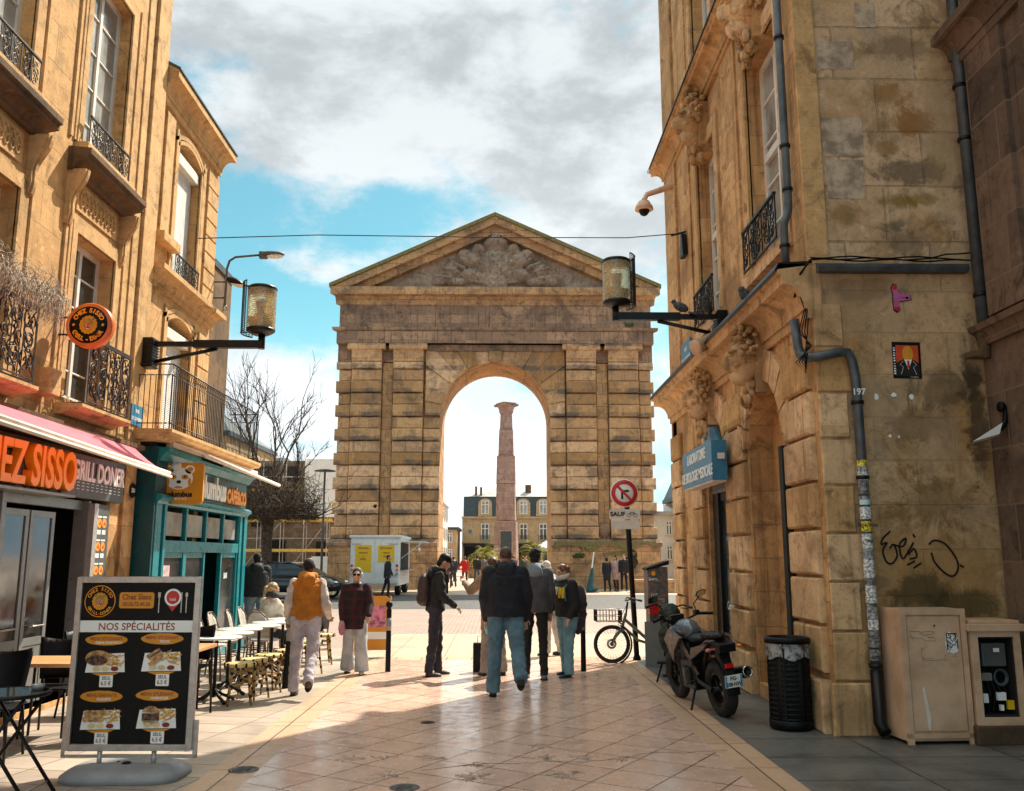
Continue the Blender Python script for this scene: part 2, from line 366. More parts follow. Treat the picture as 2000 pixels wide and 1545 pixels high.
_m = M['pink']; _q = NT(_m.node_tree); _tr = _q.a('ShaderNodeBsdfTranslucent', {'Color': (.95, .30, .38)}); _mx = _q.n.new('ShaderNodeMixShader'); _mx.inputs[0].default_value = .35
_q.l.new(_q.n['Principled BSDF'].outputs[0], _mx.inputs[1]); _q.l.new(_tr.outputs[0], _mx.inputs[2]); _q.l.new(_mx.outputs[0], _q.n['Material Output'].inputs[0])   # sun glows through the canvas
M['cream'] = mat('cream_canvas', (.78, .66, .56), .7, var=.06)
M['canvasdk'] = mat('canvas_underside', (.26, .18, .14), .8)
M['pipe'] = mat('grey_downpipe', (.085, .095, .105), .42, .2, var=.18, vs=5)
M['cabinet'] = mat('beige_enamel', (.66, .43, .28), .5, var=.10, vs=3, col2=(.50, .31, .19))
M['bluesign'] = mat('blue_panel', (.035, .19, .33), .35, var=.06)
M['bluedk'] = mat('dark_blue_panel', (.012, .07, .16), .4)
M['red'] = mat('red_paint', (.55, .02, .02), .4, var=.05)
M['redlamp'] = mat('red_lens', (.55, .01, .01), .15, var=.02)
M['orangelamp'] = mat('orange_lens', (.85, .22, .02), .15, var=.02)
M['yellow'] = mat('yellow_panel', (.80, .50, .01), .5, var=.03)
M['gold'] = mat('gold_varnish', (.50, .26, .035), .35, var=.2, vs=14)
M['rattan'] = mat('rattan_weave', (.66, .60, .50), .6, var=.25, vs=90, bump=.6, bs=120)
M['rattany'] = mat('yellow_rattan_weave', (.70, .52, .20), .6, var=.25, vs=90, bump=.6, bs=120)
M['bamboo'] = mat('bamboo_cane', (.42, .25, .07), .35, var=.25, vs=20)
M['bamboob'] = mat('brown_cane', (.20, .11, .06), .4, var=.25, vs=20)
M['tabletop'] = mat('pale_table_top', (.72, .72, .70), .18, var=.04, spec=.8)
M['oak'] = mat('orange_wood_top', (.62, .29, .12), .4, var=.12, vs=8)
M['rubber'] = mat('tyre_rubber', (.016, .015, .015), .75, var=.2, bump=.3, bs=90)
M['chrome'] = mat('chrome', (.62, .60, .57), .18, 1., var=.1)
M['grass_dead'] = mat('dried_grass', (.52, .42, .33), .9, var=.4, vs=30)
M['bark'] = mat('tree_bark', (.10, .065, .042), .9, var=.3, vs=8, bump=.8, bs=20)
M['leafy'] = mat('yellow_green_frond', (.24, .21, .008), .85, var=.3, vs=3)
M['green'] = mat('green_leaf', (.05, .10, .02), .6, var=.3, vs=9)
M['carblack'] = mat('black_car_paint', (.012, .013, .015), .12, .2, var=.05, spec=.9)
M['vanwhite'] = mat('white_van_paint', (.75, .75, .74), .3, var=.04)
M['lampshade'] = mat('yellowed_lamp_louvre', (.95, .88, .58), .25, var=.02, trans=.75)
M['bag'] = mat('clear_bin_liner', (.30, .29, .30), .15, var=.4, vs=14, spec=1., bump=1., bs=12)
M['brown'] = mat('brown_cardboard', (.33, .17, .09), .7)
# ---------------- ground ----------------
def paving(name, c1, c2, cs, tw, th, rot, joint, jc, rough=.4, bump=.25, n0=.5, offs=0., specks=.3, spec=.5, orange=None):
    m = bpy.data.materials.new(name); m.use_nodes = True; q = NT(m.node_tree); b = q.n['Principled BSDF']
    g = q.a('ShaderNodeNewGeometry'); P3 = (g, 'Position')
    mp = q.a('ShaderNodeMapping', {'Vector': P3, 'Rotation': (0, 0, R(rot))})
    wob = q.noise(P3, 2.5, 3, .5); w2 = q.a('ShaderNodeVectorMath', {0: (wob, 'Color'), 1: (.012, .012, 0)}, operation='MULTIPLY')
    P = q.a('ShaderNodeVectorMath', {0: mp, 1: w2}, operation='ADD')
    br = q.a('ShaderNodeTexBrick', {'Vector': P, 'Color1': (0, 0, 0), 'Color2': (1, 1, 1), 'Mortar': (.5, .5, .5), 'Scale': 1., 'Mortar Size': joint, 'Mortar Smooth': .2, 'Brick Width': tw, 'Row Height': th}, offset=offs)
    col = q.mix((br, 0), c1, c2)
    if orange:
        b2 = q.a('ShaderNodeTexBrick', {'Vector': P, 'Color1': (0, 0, 0), 'Color2': (1, 1, 1), 'Mortar': (0, 0, 0), 'Scale': 1., 'Mortar Size': 0., 'Bias': -.82, 'Brick Width': tw, 'Row Height': th}, offset=offs)
        col = q.mix(q.m('MULTIPLY', q.m('GREATER_THAN', (b2, 0), .5), .7), col, orange)
    n1 = q.noise(P3, .7, 7, .6, .5); n2 = q.noise(P3, 6, 7, .65); n3 = q.noise(P3, 60, 4, .6)
    col = q.mix(q.m('MULTIPLY', q.ramp(n1, .44, .66), n0), col, cs)
    col = q.mix(q.m('MULTIPLY', q.ramp(n2, .5, .75), .35), col, tuple(a * .5 for a in cs))
    col = q.mix(q.m('MULTIPLY', q.ramp(n3, .62, .7), specks), col, tuple(a * .4 for a in cs))
    col = q.mix((br, 1), col, jc)
    q.l.new(col[0].outputs[col[1]], b.inputs['Base Color'])
    q.l.new(q.ramp(n2, .3, .7, rough - .08, rough + .14).outputs[0], b.inputs['Roughness'])
    b.inputs['Specular IOR Level'].default_value = spec
    h = q.m('SUBTRACT', q.m('MULTIPLY', n2, .3), q.m('MULTIPLY', (br, 1), 1.))
    h = q.m('ADD', h, q.m('MULTIPLY', (br, 0), .15))
    bp = q.a('ShaderNodeBump', {'Height': h, 'Strength': bump, 'Distance': .012}); q.l.new(bp.outputs[0], b.inputs['Normal'])
    return m
M['tiles'] = paving('polished_pink_slabs', (.70, .465, .37), (.59, .385, .305), (.48, .31, .245), .46, .46, 32.3, .008, (.13, .075, .05), .20, .2, specks=.12, spec=.85, orange=(.62, .33, .13))
M['border'] = paving('orange_border_slabs', (.58, .375, .25), (.49, .315, .21), (.38, .24, .165), .42, .95, 0, .008, (.10, .05, .03), .38, .3, spec=.4)
M['paveL'] = paving('beige_pavement_slabs', (.44, .35, .28), (.33, .265, .21), (.20, .165, .135), .75, .42, 12, .008, (.11, .085, .07), .5, .4, .6)
M['paveR'] = paving('grey_pavement_slabs', (.17, .16, .15), (.12, .115, .11), (.055, .053, .05), 1.1, .8, 0, .011, (.03, .027, .025), .42, .6, .9, specks=.6)
M['slabs'] = paving('pale_square_slabs', (.50, .37, .26), (.43, .31, .22), (.33, .235, .17), .9, .6, 0, .010, (.20, .14, .10), .5, .3)
M['cobble'] = paving('pink_setts', (.42, .29, .23), (.33, .225, .18), (.27, .18, .15), .20, .13, 0, .022, (.17, .12, .10), .65, .9, .5, .5)
M['road'] = paving('dark_setts', (.085, .08, .078), (.06, .058, .056), (.045, .043, .04), .24, .16, 0, .02, (.035, .032, .03), .6, .8, .5, .5)
def ground(name, mt, x0, x1, y0, y1, z):
    o = MB().sheet(x0, x1, y0, y1, z).build(name, M[mt]); o['kind'] = 'structure'; return o
ground('ground', 'cobble', -900, 900, -60, 2000, 0)
ground('street_paving', 'tiles', -1.9, 1.9, -6, 15.3, .008)
for s in (-1, 1):
    o = MB().sheet(min(s * 1.9, s * 2.28), max(s * 1.9, s * 2.28), -6, 15.3, .008).build('street_paving_border', M['border']); o['kind'] = 'structure'
o = MB().sheet(-1.9, 1.9, 15.3, 15.75, .008).build('street_paving_end', M['border']); o['kind'] = 'structure'
ground('pavement_shopside', 'paveL', -5.3, -2.28, -6, 17.6, .004)
ground('pavement_grey', 'paveR', 2.28, 6, -6, 15.4, .004)
ground('square_slab_path', 'slabs', -2.28, 30, 15.75, 20.4, .004)
ground('road', 'road', -200, 200, 30, 41.2, .004)
ground('square_far_paving', 'slabs', -200, 200, 41.2, 95, .004)
# drains, iron covers and street inlays
def cover(x, y, r, label, mt='iron'):
    mb = MB(); mb.lathe((x, y, .008), [(0, .004), (r * .72, .004), (r * .74, .001), (r * .8, .001), (r * .82, .005), (r, .005), (r, 0)], 28)
    for k in range(5): mb.box(x - r * .5, x + r * .5, y - r * .5 + k * r * .25 - .006, y - r * .5 + k * r * .25 + .006, .012, .016)
    mb.one('manhole_cover', M[mt], label, 'manhole cover', keep=False)
M['castgrey'] = mat('worn_cast_iron', (.11, .10, .095), .45, .4, var=.3, vs=30)
cover(-2.02, 7.59, .12, 'small round grey iron cover in the pink paving near the menu board', 'castgrey')
cover(-.71, 9.64, .075, 'small dark round drain hole in the middle of the pink paving', 'iron')
cover(-.68, 7.01, .11, 'small round iron cover at the bottom edge of the picture', 'castgrey')
# worn carved decoration in the slabs (inlay band across the street)
mb = MB()
def ringmark(cx, cy, rx, ry, n=9, seed=0):
    r2 = random.Random(seed)
    for k in range(n):
        a = r2.uniform(0, 6.28); l = r2.uniform(.5, 1.)
        p = [(cx + math.cos(a) * rx * .15, cy + math.sin(a) * ry * .15)]
        for j in range(1, 6):
            a += r2.uniform(-.35, .35); p.append((cx + math.cos(a) * rx * l * j / 5, cy + math.sin(a) * ry * l * j / 5))
        mb.tube([(x, y, .0085) for x, y in p], .004, 4)
for k, (cx, cy) in enumerate([(-1.25, 8.0), (-.95, 8.0), (-.55, 8.0), (-.2, 7.75), (.45, 8.0), (.75, 8.0), (1.05, 7.95), (.35, 8.45)]): ringmark(cx, cy, .15, .13, 10, k)
for k, (cx, cy) in enumerate([(-.15, 7.3), (.55, 7.35), (-.85, 7.35)]): ringmark(cx, cy, .2, .2, 15, 40 + k)
M['inlay'] = mat('worn_inlay', (.42, .285, .22), .5, var=.3)
o = mb.build('paving_inlay', M['inlay']); o['kind'] = 'structure'
mb = MB()
r2 = random.Random(5)
x, y = -.6, 7.55; pts = [(x, y)]
while x < 2.0:
    x += r2.uniform(.05, .14); y += r2.uniform(-.03, .075); pts.append((x, y))
mb.tube([(a, b, .0065) for a, b in pts], .004, 4)
o = mb.build('paving_crack', M['dark']); o['kind'] = 'structure'

# ---------------- walls with real openings ----------------
def wall(name, F, u0, u1, v0, v1, ops, mt, parent, d=0., back=.5, ends=True):
    """ops: (u0,u1,v0,v1,rise,reveal); outer face at d, solid back to -back"""
    mb = MB()
    us = sorted(set([u0, u1] + [o[i] for o in ops for i in (0, 1)])); vs = sorted(set([v0, v1] + [o[i] for o in ops for i in (2, 3)]))
    for i in range(len(us) - 1):
        for j in range(len(vs) - 1):
            um, vm = (us[i] + us[i + 1]) / 2, (vs[j] + vs[j + 1]) / 2
            if any(o[0] < um < o[1] and o[2] < vm < o[3] for o in ops): continue
            mb.add([F.p(us[i], vs[j], d), F.p(us[i + 1], vs[j], d), F.p(us[i + 1], vs[j + 1], d), F.p(us[i], vs[j + 1], d)], [(0, 1, 2, 3)])
    for o in ops:
        a, b, c, e, rise, rev = o; pts = [(a, c)]
        if rise:
            n = 14; cx = (a + b) / 2; hw = (b - a) / 2; sp = e - rise
            arc = [(cx - hw * math.cos(math.pi * k / n), sp + rise * math.sin(math.pi * k / n)) for k in range(n + 1)] if abs(rise - hw) < hw * .2 else \
                  [(a + (b - a) * k / n, sp + rise * (1 - (2 * k / n - 1) ** 2)) for k in range(n + 1)]
            for k in range(n):
                (ua, va), (ub, vb) = arc[k], arc[k + 1]
                mb.add([F.p(ua, va, d), F.p(ub, vb, d), F.p(ub, e, d), F.p(ua, e, d)], [(0, 1, 2, 3)])
            pts += arc
        else: pts += [(a, e), (b, e)]
        pts += [(b, c)]
        m = len(pts)
        for k in range(m):
            p, r_ = pts[k], pts[(k + 1) % m]
            mb.add([F.p(*p, d), F.p(*r_, d), F.p(*r_, d - rev), F.p(*p, d - rev)], [(0, 1, 2, 3)])
    if ends:
        for (a, b) in ((((u0, v0), (u0, v1)),) if ends != 'far' else ()) + (((u1, v0), (u1, v1)), ((u0, v1), (u1, v1))):
            mb.add([F.p(*a, d), F.p(*b, d), F.p(*b, -back), F.p(*a, -back)], [(0, 1, 2, 3)])
    o = mb.build(name, M[mt] if isinstance(mt, str) else mt, parent, keep=True, weld=True)
    return o
def surround(mb, F, a, b, c, e, w, d0, d1, step=2, sill=False, rise=0):
    """moulded stone frame round an opening: stepped bands, butted"""
    for k in range(step):
        wi = w * (step - k) / step; wj = w * (step - k - 1) / step; dd = d0 + (d1 - d0) * (k + 1) / step if k == 0 else d0 + (d1 - d0) * (.45)
        mb.fb(F, a - wi, a - wj, c, e + wj, d0 - .02, dd); mb.fb(F, b + wj, b + wi, c, e + wj, d0 - .02, dd)
        if not rise: mb.fb(F, a - wi, b + wi, e + wj, e + wi, d0 - .02, dd)
        else:
            n = 12
            for q in range(n):
                x0 = a - wi + (b - a + 2 * wi) * q / n; x1 = a - wi + (b - a + 2 * wi) * (q + 1) / n
                f = lambda x, k_=wj: e - rise + k_ + rise * (1 - (2 * (x - a + wi) / (b - a + 2 * wi) - 1) ** 2)
                mb.poly(F, [(x0, f(x0)), (x1, f(x1)), (x1, f(x1) + wi - wj), (x0, f(x0) + wi - wj)], d0 - .02, dd)
def window(F, a, b, c, e, d, parent, mt='white', bars=(.35, .65), glass='glass', split=True, fw=.07, transom=None, panes=3, keep=True, base=0.):
    mb = MB(); t = .06
    mb.fb(F, a, a + fw, c, e, d - t, d); mb.fb(F, b - fw, b, c, e, d - t, d)
    mb.fb(F, a + fw, b - fw, e - fw, e, d - t, d); mb.fb(F, a + fw, b - fw, c, c + fw * 1.3, d - t, d)
    if split: mb.fb(F, (a + b) / 2 - .045, (a + b) / 2 + .045, c + fw * 1.3, e - fw, d - t, d + .012)
    top = e - fw
    if transom:
        mb.fb(F, a + fw, b - fw, transom - .05, transom + .05, d - t, d + .02)
    for k in range(1, panes):
        v = c + (e - c) * k / panes
        mb.fb(F, a + fw, b - fw, v - .014, v + .014, d - t * .8, d - .005)
    o = mb.build('window', M[mt], parent, keep=True, bevel=0)
    p = MB(); p.fb(F, a + .02, b - .02, c + .02, e - .02, d - t * .8, d - t * .55)
    g = p.build('pane', M[glass], o, keep=False)
    off = parent.location
    for v in g.data.vertices: v.co -= off
    return o
def scrolls(mb, F, a, b, c, e, d, n, r=.009, mid=None, seed=0):
    """wrought iron panel of C and S scrolls between a..b, c..e"""
    w = (b - a) / n; h = e - c
    def sp(cx, cy, rad, a0, turns, sgn):
        pts = []
        for k in range(17):
            f_ = k / 16; rr = rad * (1 - .82 * f_); an = a0 + sgn * turns * 6.283 * f_
            pts.append(F.p(cx + rr * math.cos(an), cy + rr * math.sin(an), d))
        mb.tube(pts, r, 5)
    mb.fb(F, a, b, e - .015, e + .015, d - .02, d + .02); mb.fb(F, a, b, c - .01, c + .01, d - .012, d + .012)
    for k in range(n + 1):
        u = a + w * k; mb.fb(F, u - .007, u + .007, c + .01, e - .015, d - .007, d + .007)
    for k in range(n):
        cx = a + w * (k + .5); s = 1 if k % 2 else -1; q = min(w * .42, h * .2)
        sp(cx - s * w * .08, c + h * .24, q, 1.6, 1.25, s); sp(cx + s * w * .08, c + h * .52, q * .95, -1.6, 1.2, -s); sp(cx - s * w * .06, c + h * .78, q * .9, 1.2, 1.2, s)
        mb.tube([F.p(cx - w * .4 * s, c + h * .08, d), F.p(cx + w * .28 * s, c + h * .35, d), F.p(cx - w * .3 * s, c + h * .64, d), F.p(cx + w * .36 * s, c + h * .93, d)], r * .9, 5)
def console(mb, F, u, v0, v1, w, dmax):
    """scrolled bracket"""
    n = 10; pts = []
    for k in range(n + 1):
        t_ = k / n; pts.append((dmax * (1 - t_) ** 1.5 + .05 + .03 * math.sin(t_ * 9), v1 - (v1 - v0) * t_))
    pr = [(0, v1)] + pts + [(0, v0)]
    mb.prof(F, u - w / 2, u + w / 2, pr)
    mb.prof(F, u - w / 5, u + w / 5, [(0, v1 - .01)] + [(p + .025, q) for p, q in pts] + [(0, v0 + .01)])
def mask(mb, F, u, v, s, d=.1, seed=1):
    """carved head with curls of hair under a keystone"""
    r2 = random.Random(seed)
    def E_(du, dv, dd, a, b, c): 
        m = Matrix((F.U, F.V, F.N)).transposed(); mb.ell(F.p(u + du * s, v + dv * s, d + dd * s), (a * s, b * s, c * s), m, 12, 8)
    E_(0, 0, .1, .19, .27, .22); E_(0, -.2, .14, .12, .13, .16); E_(0, -.02, .32, .04, .11, .07)
    for q in (-1, 1):
        E_(q * .08, .06, .26, .05, .025, .05); E_(q * .09, .11, .27, .07, .03, .06); E_(q * .11, -.07, .22, .06, .05, .05)
    E_(0, -.14, .29, .06, .02, .04); E_(0, -.26, .22, .06, .05, .06)
    for k in range(80):
        an = r2.uniform(-.5, 3.64); rr = r2.uniform(.18, .34)
        E_(rr * math.cos(an) * .95, .08 + rr * math.sin(an) * 1.25, r2.uniform(0, .22), *(r2.uniform(.018, .05) for _ in range(3)))
    for k in range(34):
        E_(r2.uniform(-.13, .13), -.3 - r2.uniform(0, .28), r2.uniform(.02, .14), r2.uniform(.012, .03), r2.uniform(.04, .09), .035)

# ---------------- right-hand corner building ----------------
bR = thing('corner_building', 'tall golden stone corner building on the right with carved heads over its arches', 'building', (3.24, 12, 0))
NI = (9.95, 11.45, .15, 3.78, .75, .34); DO = (12.55, 13.78, .12, 3.72, .6, .42)
w1 = (9.62, 10.92, 5.22, 8.05, 0, .42); w2 = (12.62, 13.82, 5.22, 8.05, 0, .42)
w3 = (9.62, 10.92, 9.72, 12.9, 0, .42); w4 = (12.62, 13.82, 9.72, 12.9, 0, .42)
wall('wall', FA, 8.9, 16.35, 0, 4.1, [NI, DO], 'A', bR, 0., 4, 'far')
wall('upper_wall', FA, 8.9, 16.35, 4.1, 14.1, [w1, w2, w3, w4], 'A', bR, -.03, 4, 'far')
mb = MB(); mb.fb(FA, 9.97, 11.43, .17, 3.76, -.6, -.3); mb.build('niche_infill', M['A'], bR, keep=True)
mb = MB(); mb.fb(FA, 9.96, 11.44, 0, .16, -.3, .012); mb.fb(FA, 12.56, 13.77, 0, .13, -.4, .01); mb.build('step', M['A'], bR, keep=True)
# rusticated blocks of the ground floor
mb = MB(); r2 = random.Random(3)
def courses(u0, u1, v0=.55, v1=4.05, hh=.47, d=.075, gap=.035, odd=0., F=FA):
    v = v0; k = 0
    while v + hh <= v1 + .02:
        e_ = odd if k % 2 else 0
        mb.cham(F, u0 - e_ * 0, u1 + e_, v + gap / 2, v + hh - gap / 2, -.02, d + r2.uniform(-.008, .008), .022); v += hh; k += 1
for a_, b_ in ((9.02, 9.85), (11.55, 12.45), (13.88, 14.75), (15.55, 16.33)):
    mb = MB(); courses(a_, b_); mb.cham(FA, a_ - .02, b_ + .02 if b_ < 16 else 16.34, 0, .5, -.02, .105, .02)
    mb.build('rusticated_pier', M['Ab'], bR, keep=True, weld=False)
mb = MB()
# voussoirs round the two arches
for (a, b, c, e, rise, rv) in (NI, DO):
    cx = (a + b) / 2; hw = (b - a) / 2; sp = e - rise; n = 9
    for k in range(n):
        if k == n // 2: continue
        t0, t1 = math.pi * (k + .06) / n, math.pi * (k + .94) / n
        P_ = lambda t_, g: (cx - (hw + g) * math.cos(t_), sp + (rise + g * 1.1) * math.sin(t_))
        mb.poly(FA, [P_(t0, 0.01), P_(t1, .01), P_(t1, .36), P_(t0, .36)], -.02, .06)
mb.build('arch_voussoirs', M['Ab'], bR, keep=True, weld=False)
for k, (u, v) in enumerate(((10.7, 4.02), (13.16, 3.98))):
    mb = MB(); mb.poly(FA, [(u - .13, v - .38), (u + .13, v - .38), (u + .2, v + .32), (u - .2, v + .32)], -.02, .13); mask(mb, FA, u, v + .02, .95, .13, k + 3)
    mb.build('carved_head', M['Ab'], bR, keep=True, weld=False)
def cornice(name, F, u0, u1, prof, parent, mt='A', m0=0, m1=0):
    mb = MB(); mb.prof(F, u0, u1, prof, m0, m1); return mb.build(name, M[mt], parent, keep=True)
def cove(v0, v1, d0, d1, n=6):
    return [(d0 + (d1 - d0) * (1 - math.cos(math.pi / 2 * k / n)), v0 + (v1 - v0) * math.sin(math.pi / 2 * k / n)) for k in range(n + 1)]
sc1 = [(-.1, 4.10), (.05, 4.10), (.05, 4.2)] + cove(4.2, 4.46, .08, .27) + [(.30, 4.47), (.30, 4.56), (.34, 4.58), (.34, 4.62), (-.1, 4.68)]
cornice('string_course', FA, 8.88, 16.35, sc1, bR, 'Ab', 0, 1)
sc2 = [(-.1, 8.78), (.03, 8.78), (.03, 8.86)] + cove(8.86, 9.04, .06, .2) + [(.24, 9.05), (.24, 9.12), (.28, 9.14), (.28, 9.17), (-.1, 9.22)]
cornice('upper_string_course', FA, 8.88, 16.35, sc2, bR, 'A', 0, 1)
sc3 = [(-.1, 13.4), (.06, 13.4)] + cove(13.5, 13.85, .1, .5) + [(.55, 13.86), (.55, 14.0), (-.1, 14.15)]
cornice('eaves_cornice', FA, 8.88, 16.35, sc3, bR, 'A', 0, 1)
mb = MB(); mb.prof(FA, 8.9, 16.35, [(.32, 4.685), (.36, 4.60), (.365, 4.625), (.325, 4.70), (-.03, 4.72), (-.03, 4.69)], 0, 1); mb.prof(FA, 8.9, 16.35, [(.27, 9.225), (.30, 9.15), (.305, 9.17), (.27, 9.24), (-.03, 9.25), (-.03, 9.23)], 0, 1)
mb.build('lead_flashing', M['iron'], bR, keep=True)
# flat pilaster strips and panels on the upper floors
mb = MB()
mb.fb(FA, 8.93, 9.3, 4.68, 8.78, -.05, .02); mb.fb(FA, 8.93, 9.3, 9.22, 13.4, -.05, .02)
for v0, v1 in ((4.68, 8.78), (9.22, 13.4)):
    mb.fb(FA, 11.35, 12.15, v0, v1, -.05, -.0); mb.fb(FA, 14.35, 15.3, v0, v1, -.05, .0); mb.fb(FA, 15.42, 16.34, v0, v1, -.05, .025)
mb.build('pilaster_strip', M['A'], bR, keep=True, bevel=.008)
mb = MB()
for (a, b, c, e, _, _) in (w1, w2, w3, w4):
    surround(mb, FA, a, b, c, e, .22, -.03, .05); mb.fb(FA, a - .26, b + .26, c - .16, c - .002, -.05, .07)
mb.build('window_surround', M['Ab'], bR, keep=True, weld=False)
for k, (a, b, c, e, _, _) in enumerate((w1, w2, w3, w4)):
    mb = MB(); mask(mb, FA, (a + b) / 2, e + .42, 1.15, .04, 11 + k); mb.poly(FA, [((a + b) / 2 - .2, e - .02), ((a + b) / 2 + .2, e - .02), ((a + b) / 2 + .27, e + .66), ((a + b) / 2 - .27, e + .66)], -.05, .1)
    mb.build('carved_head', M['Ab'], bR, keep=True, weld=False)
    window(FA, a, b, c, e, -.22, bR, glass='glassw', panes=5, transom=c + 1.5 if k < 2 else None, fw=.09)
for k, (a, b, c, e, _, _) in enumerate((w1, w2)):
    mb = MB(); scrolls(mb, FA, a - .02, b + .02, c + .02, c + .55, .10, 5, .009); mb.build('balcony_grille', M['iron'], bR, keep=True, weld=False)
# laboratory doorway
mb = MB(); mb.fb(FA, 12.56, 13.77, 2.62, 2.9, -.2, -.06); 
for k in range(5): mb.fb(FA, 12.56, 13.77, 2.64 + k * .052, 2.675 + k * .052, -.06, -.045)
mb.build('rolled_shutter', M['greyframe'], bR, keep=True)
mb = MB(); mb.fb(FA, 12.56, 12.64, .13, 2.62, -.16, -.08); mb.fb(FA, 13.45, 13.76, .13, 2.62, -.2, -.06); mb.fb(FA, 12.64, 13.45, .13, .5, -.15, -.09); mb.fb(FA, 12.64, 13.45, .56, .6, -.15, -.07); mb.fb(FA, 12.64, 13.45, 2.5, 2.62, -.15, -.09)
dr = mb.build('shop_door', M['blackm'], bR, keep=True)
mb = MB(); mb.fb(FA, 12.64, 13.45, .5, .56, -.14, -.1); mb.fb(FA, 12.64, 13.45, .6, 2.5, -.14, -.11); g = mb.build('pane', M['glass'], dr, keep=False)
for v in g.data.vertices: v.co -= bR.location
text('Certalliance', FA, 13.0, .98, -.105, .16, M['signwhite'], bR, .001, .002, .8, name='door_lettering')
# arched blue fanlight panel
mb = MB(); pts = [(12.57 + 1.19 * k / 12, 3.2 + .40 * (1 - (2 * k / 12 - 1) ** 2)) for k in range(13)]
mb.poly(FA, [(12.57, 2.9)] + pts + [(13.76, 2.9)], .04, .09); mb.build('fanlight_panel', M['bluesign'], bR, keep=True)
# dark strip at the near edge of the niche, a pale patch of plaster and the boarded box
mb = MB(); mb.fb(FA, 9.86, 9.985, .8, 2.9, -.05, .088); mb.build('dark_niche_strip', M['dark'], bR, keep=True)
mb = MB(); mb.fb(FA, 10.5, 10.95, .3, 1.02, -.3, -.292); mb.build('whitewashed_patch', mat('whitewash', (.55, .45, .36), .8, var=.25, vs=5), bR, keep=True)
def streaks(name, F, d, u0, u1, v0, v1, n, mt, parent, r=.006, seed=1):
    """graffiti tag as a wandering paint line"""
    mb = MB(); r2 = random.Random(seed)
    for j in range(n):
        u, v = r2.uniform(u0, u1), r2.uniform(v0, v1); a = r2.uniform(0, 6.28); p = []
        for k in range(9):
            p.append(F.p(u, v, d)); a += r2.uniform(-1.3, 1.5); u = min(max(u + math.cos(a) * (u1 - u0) * .16, u0), u1); v = min(max(v + math.sin(a) * (v1 - v0) * .16, v0), v1)
        mb.tube(p, r, 4)
    return mb.build(name, mt, parent, keep=True, weld=False)
streaks('graffiti', FA, -.291, 10.52, 10.93, .68, 1.0, 2, M['black'], bR, .006, 4)
streaks('paint_splash', FA, -.29, 10.75, 10.88, 1.55, 1.85, 3, M['signwhite'], bR, .018, 6)
# end wall that faces the camera, patched and weathered
mb = MB(); mb.add([FB.p(3.24, 0, 0), FB.p(4.97, 0, 0), FB.p(4.97, 4.62, 0), FB.p(3.24, 4.62, 0)], [(0, 1, 2, 3)])
mb.build('end_wall', M['B'], bR, keep=True)
mb = MB(); mb.fb(FB, 3.27, 4.97, 4.62, 14.1, -.3, -.04); mb.build('upper_end_wall', M['Bup'], bR, keep=True)
# corner quoins returning on the end wall
mb = MB(); v = 0.5; k = 0; r2 = random.Random(9)
while v < 4.05:
    wq = .30 if k % 2 else .40
    mb.cham(FB, 3.245, 3.24 + wq, v + .012, v + .458, -.02, .018 + r2.uniform(0, .012), .012); v += .47; k += 1
mb.cham(FB, 3.20, 3.66, 0, .49, -.02, .04, .015); mb.build('quoin_return', M['Ab'], bR, keep=True, weld=False)
mb = MB(); mb.fb(FB, 3.22, 3.45, 4.68, 13.9, -.04, .0); mb.build('corner_strip', M['litclean'], bR, keep=True, bevel=.01)
# loose lichen and repair patches with their own shapes
M['lichen'] = mat('ochre_lichen', (.36, .18, .03), .95, var=.4, vs=14, bump=.5)
M['repair'] = mat('pale_repair_mortar', (.50, .375, .265), .9, var=.22, vs=7, bump=.3)
M['soot'] = mat('black_stain', (.045, .032, .02), .95, var=.3, vs=10)
def blotch(F, u, v, ru, rv, d, mt, parent, name, seed, n=26, jag=.25):
    r2 = random.Random(seed); ph = [r2.uniform(0, 6.28) for _ in range(4)]
    pts = [(u + ru * math.cos(a) * (1 + jag * (math.sin(3 * a + ph[0]) * .5 + math.sin(5 * a + ph[1]) * .4 + math.sin(9 * a + ph[2]) * .3)), v + rv * math.sin(a) * (1 + jag * (math.sin(4 * a + ph[3]) * .5 + math.sin(7 * a + ph[1]) * .4))) for a in [6.283 * k / n for k in range(n)]]
    mb = MB(); mb.add([F.p(a, b, d) for a, b in pts], [list(range(n))]); return mb.build(name, M[mt], parent, keep=True)
for k, (a, b, c, e) in enumerate([(3.48, 3.88, 6.92, 7.25), (3.47, 3.92, 5.9, 6.35), (3.5, 3.9, 5.42, 5.86), (3.93, 4.15, 7.42, 7.72)]):
    mb = MB(); mb.fb(FB, a, b, c, e, -.05, -.036 + .001 * k); mb.build('repair_patch', M['repair'], bR, keep=True, bevel=.004)
# plaster scars
for k, (u, v, a, b) in enumerate([(3.84, 3.28, .022, .035), (4.02, 3.3, .03, .022), (4.2, 3.28, .025, .028), (3.95, 2.88, .016, .016), (4.04, 2.87, .012, .012)]):
    blotch(FB, u, v, a, b, .003, 'signwhite', bR, 'plaster_scar', 60 + k, 12)
# roof (keeps the light out and casts the street's shade)
mb = MB(); mb.box(3.24, 12, 8.92, 16.33, 14.1, 14.25); mb.box(3.6, 12, 9.2, 16.0, 14.25, 15.0); mb.build('roof', M['slate'], bR, keep=True)
mb = MB(); mb.fb(Fr((0, 16.35, 0), (1, 0, 0), (0, 1, 0)), 3.24, 12, 0, 14.1, -.3, 0); mb.fb(Fr((0, 16.35, 0), (1, 0, 0), (0, 1, 0)), 3.22, 3.9, 0, 14.0, -.02, .06); mb.build('gable_wall', M['A'], bR, keep=True)

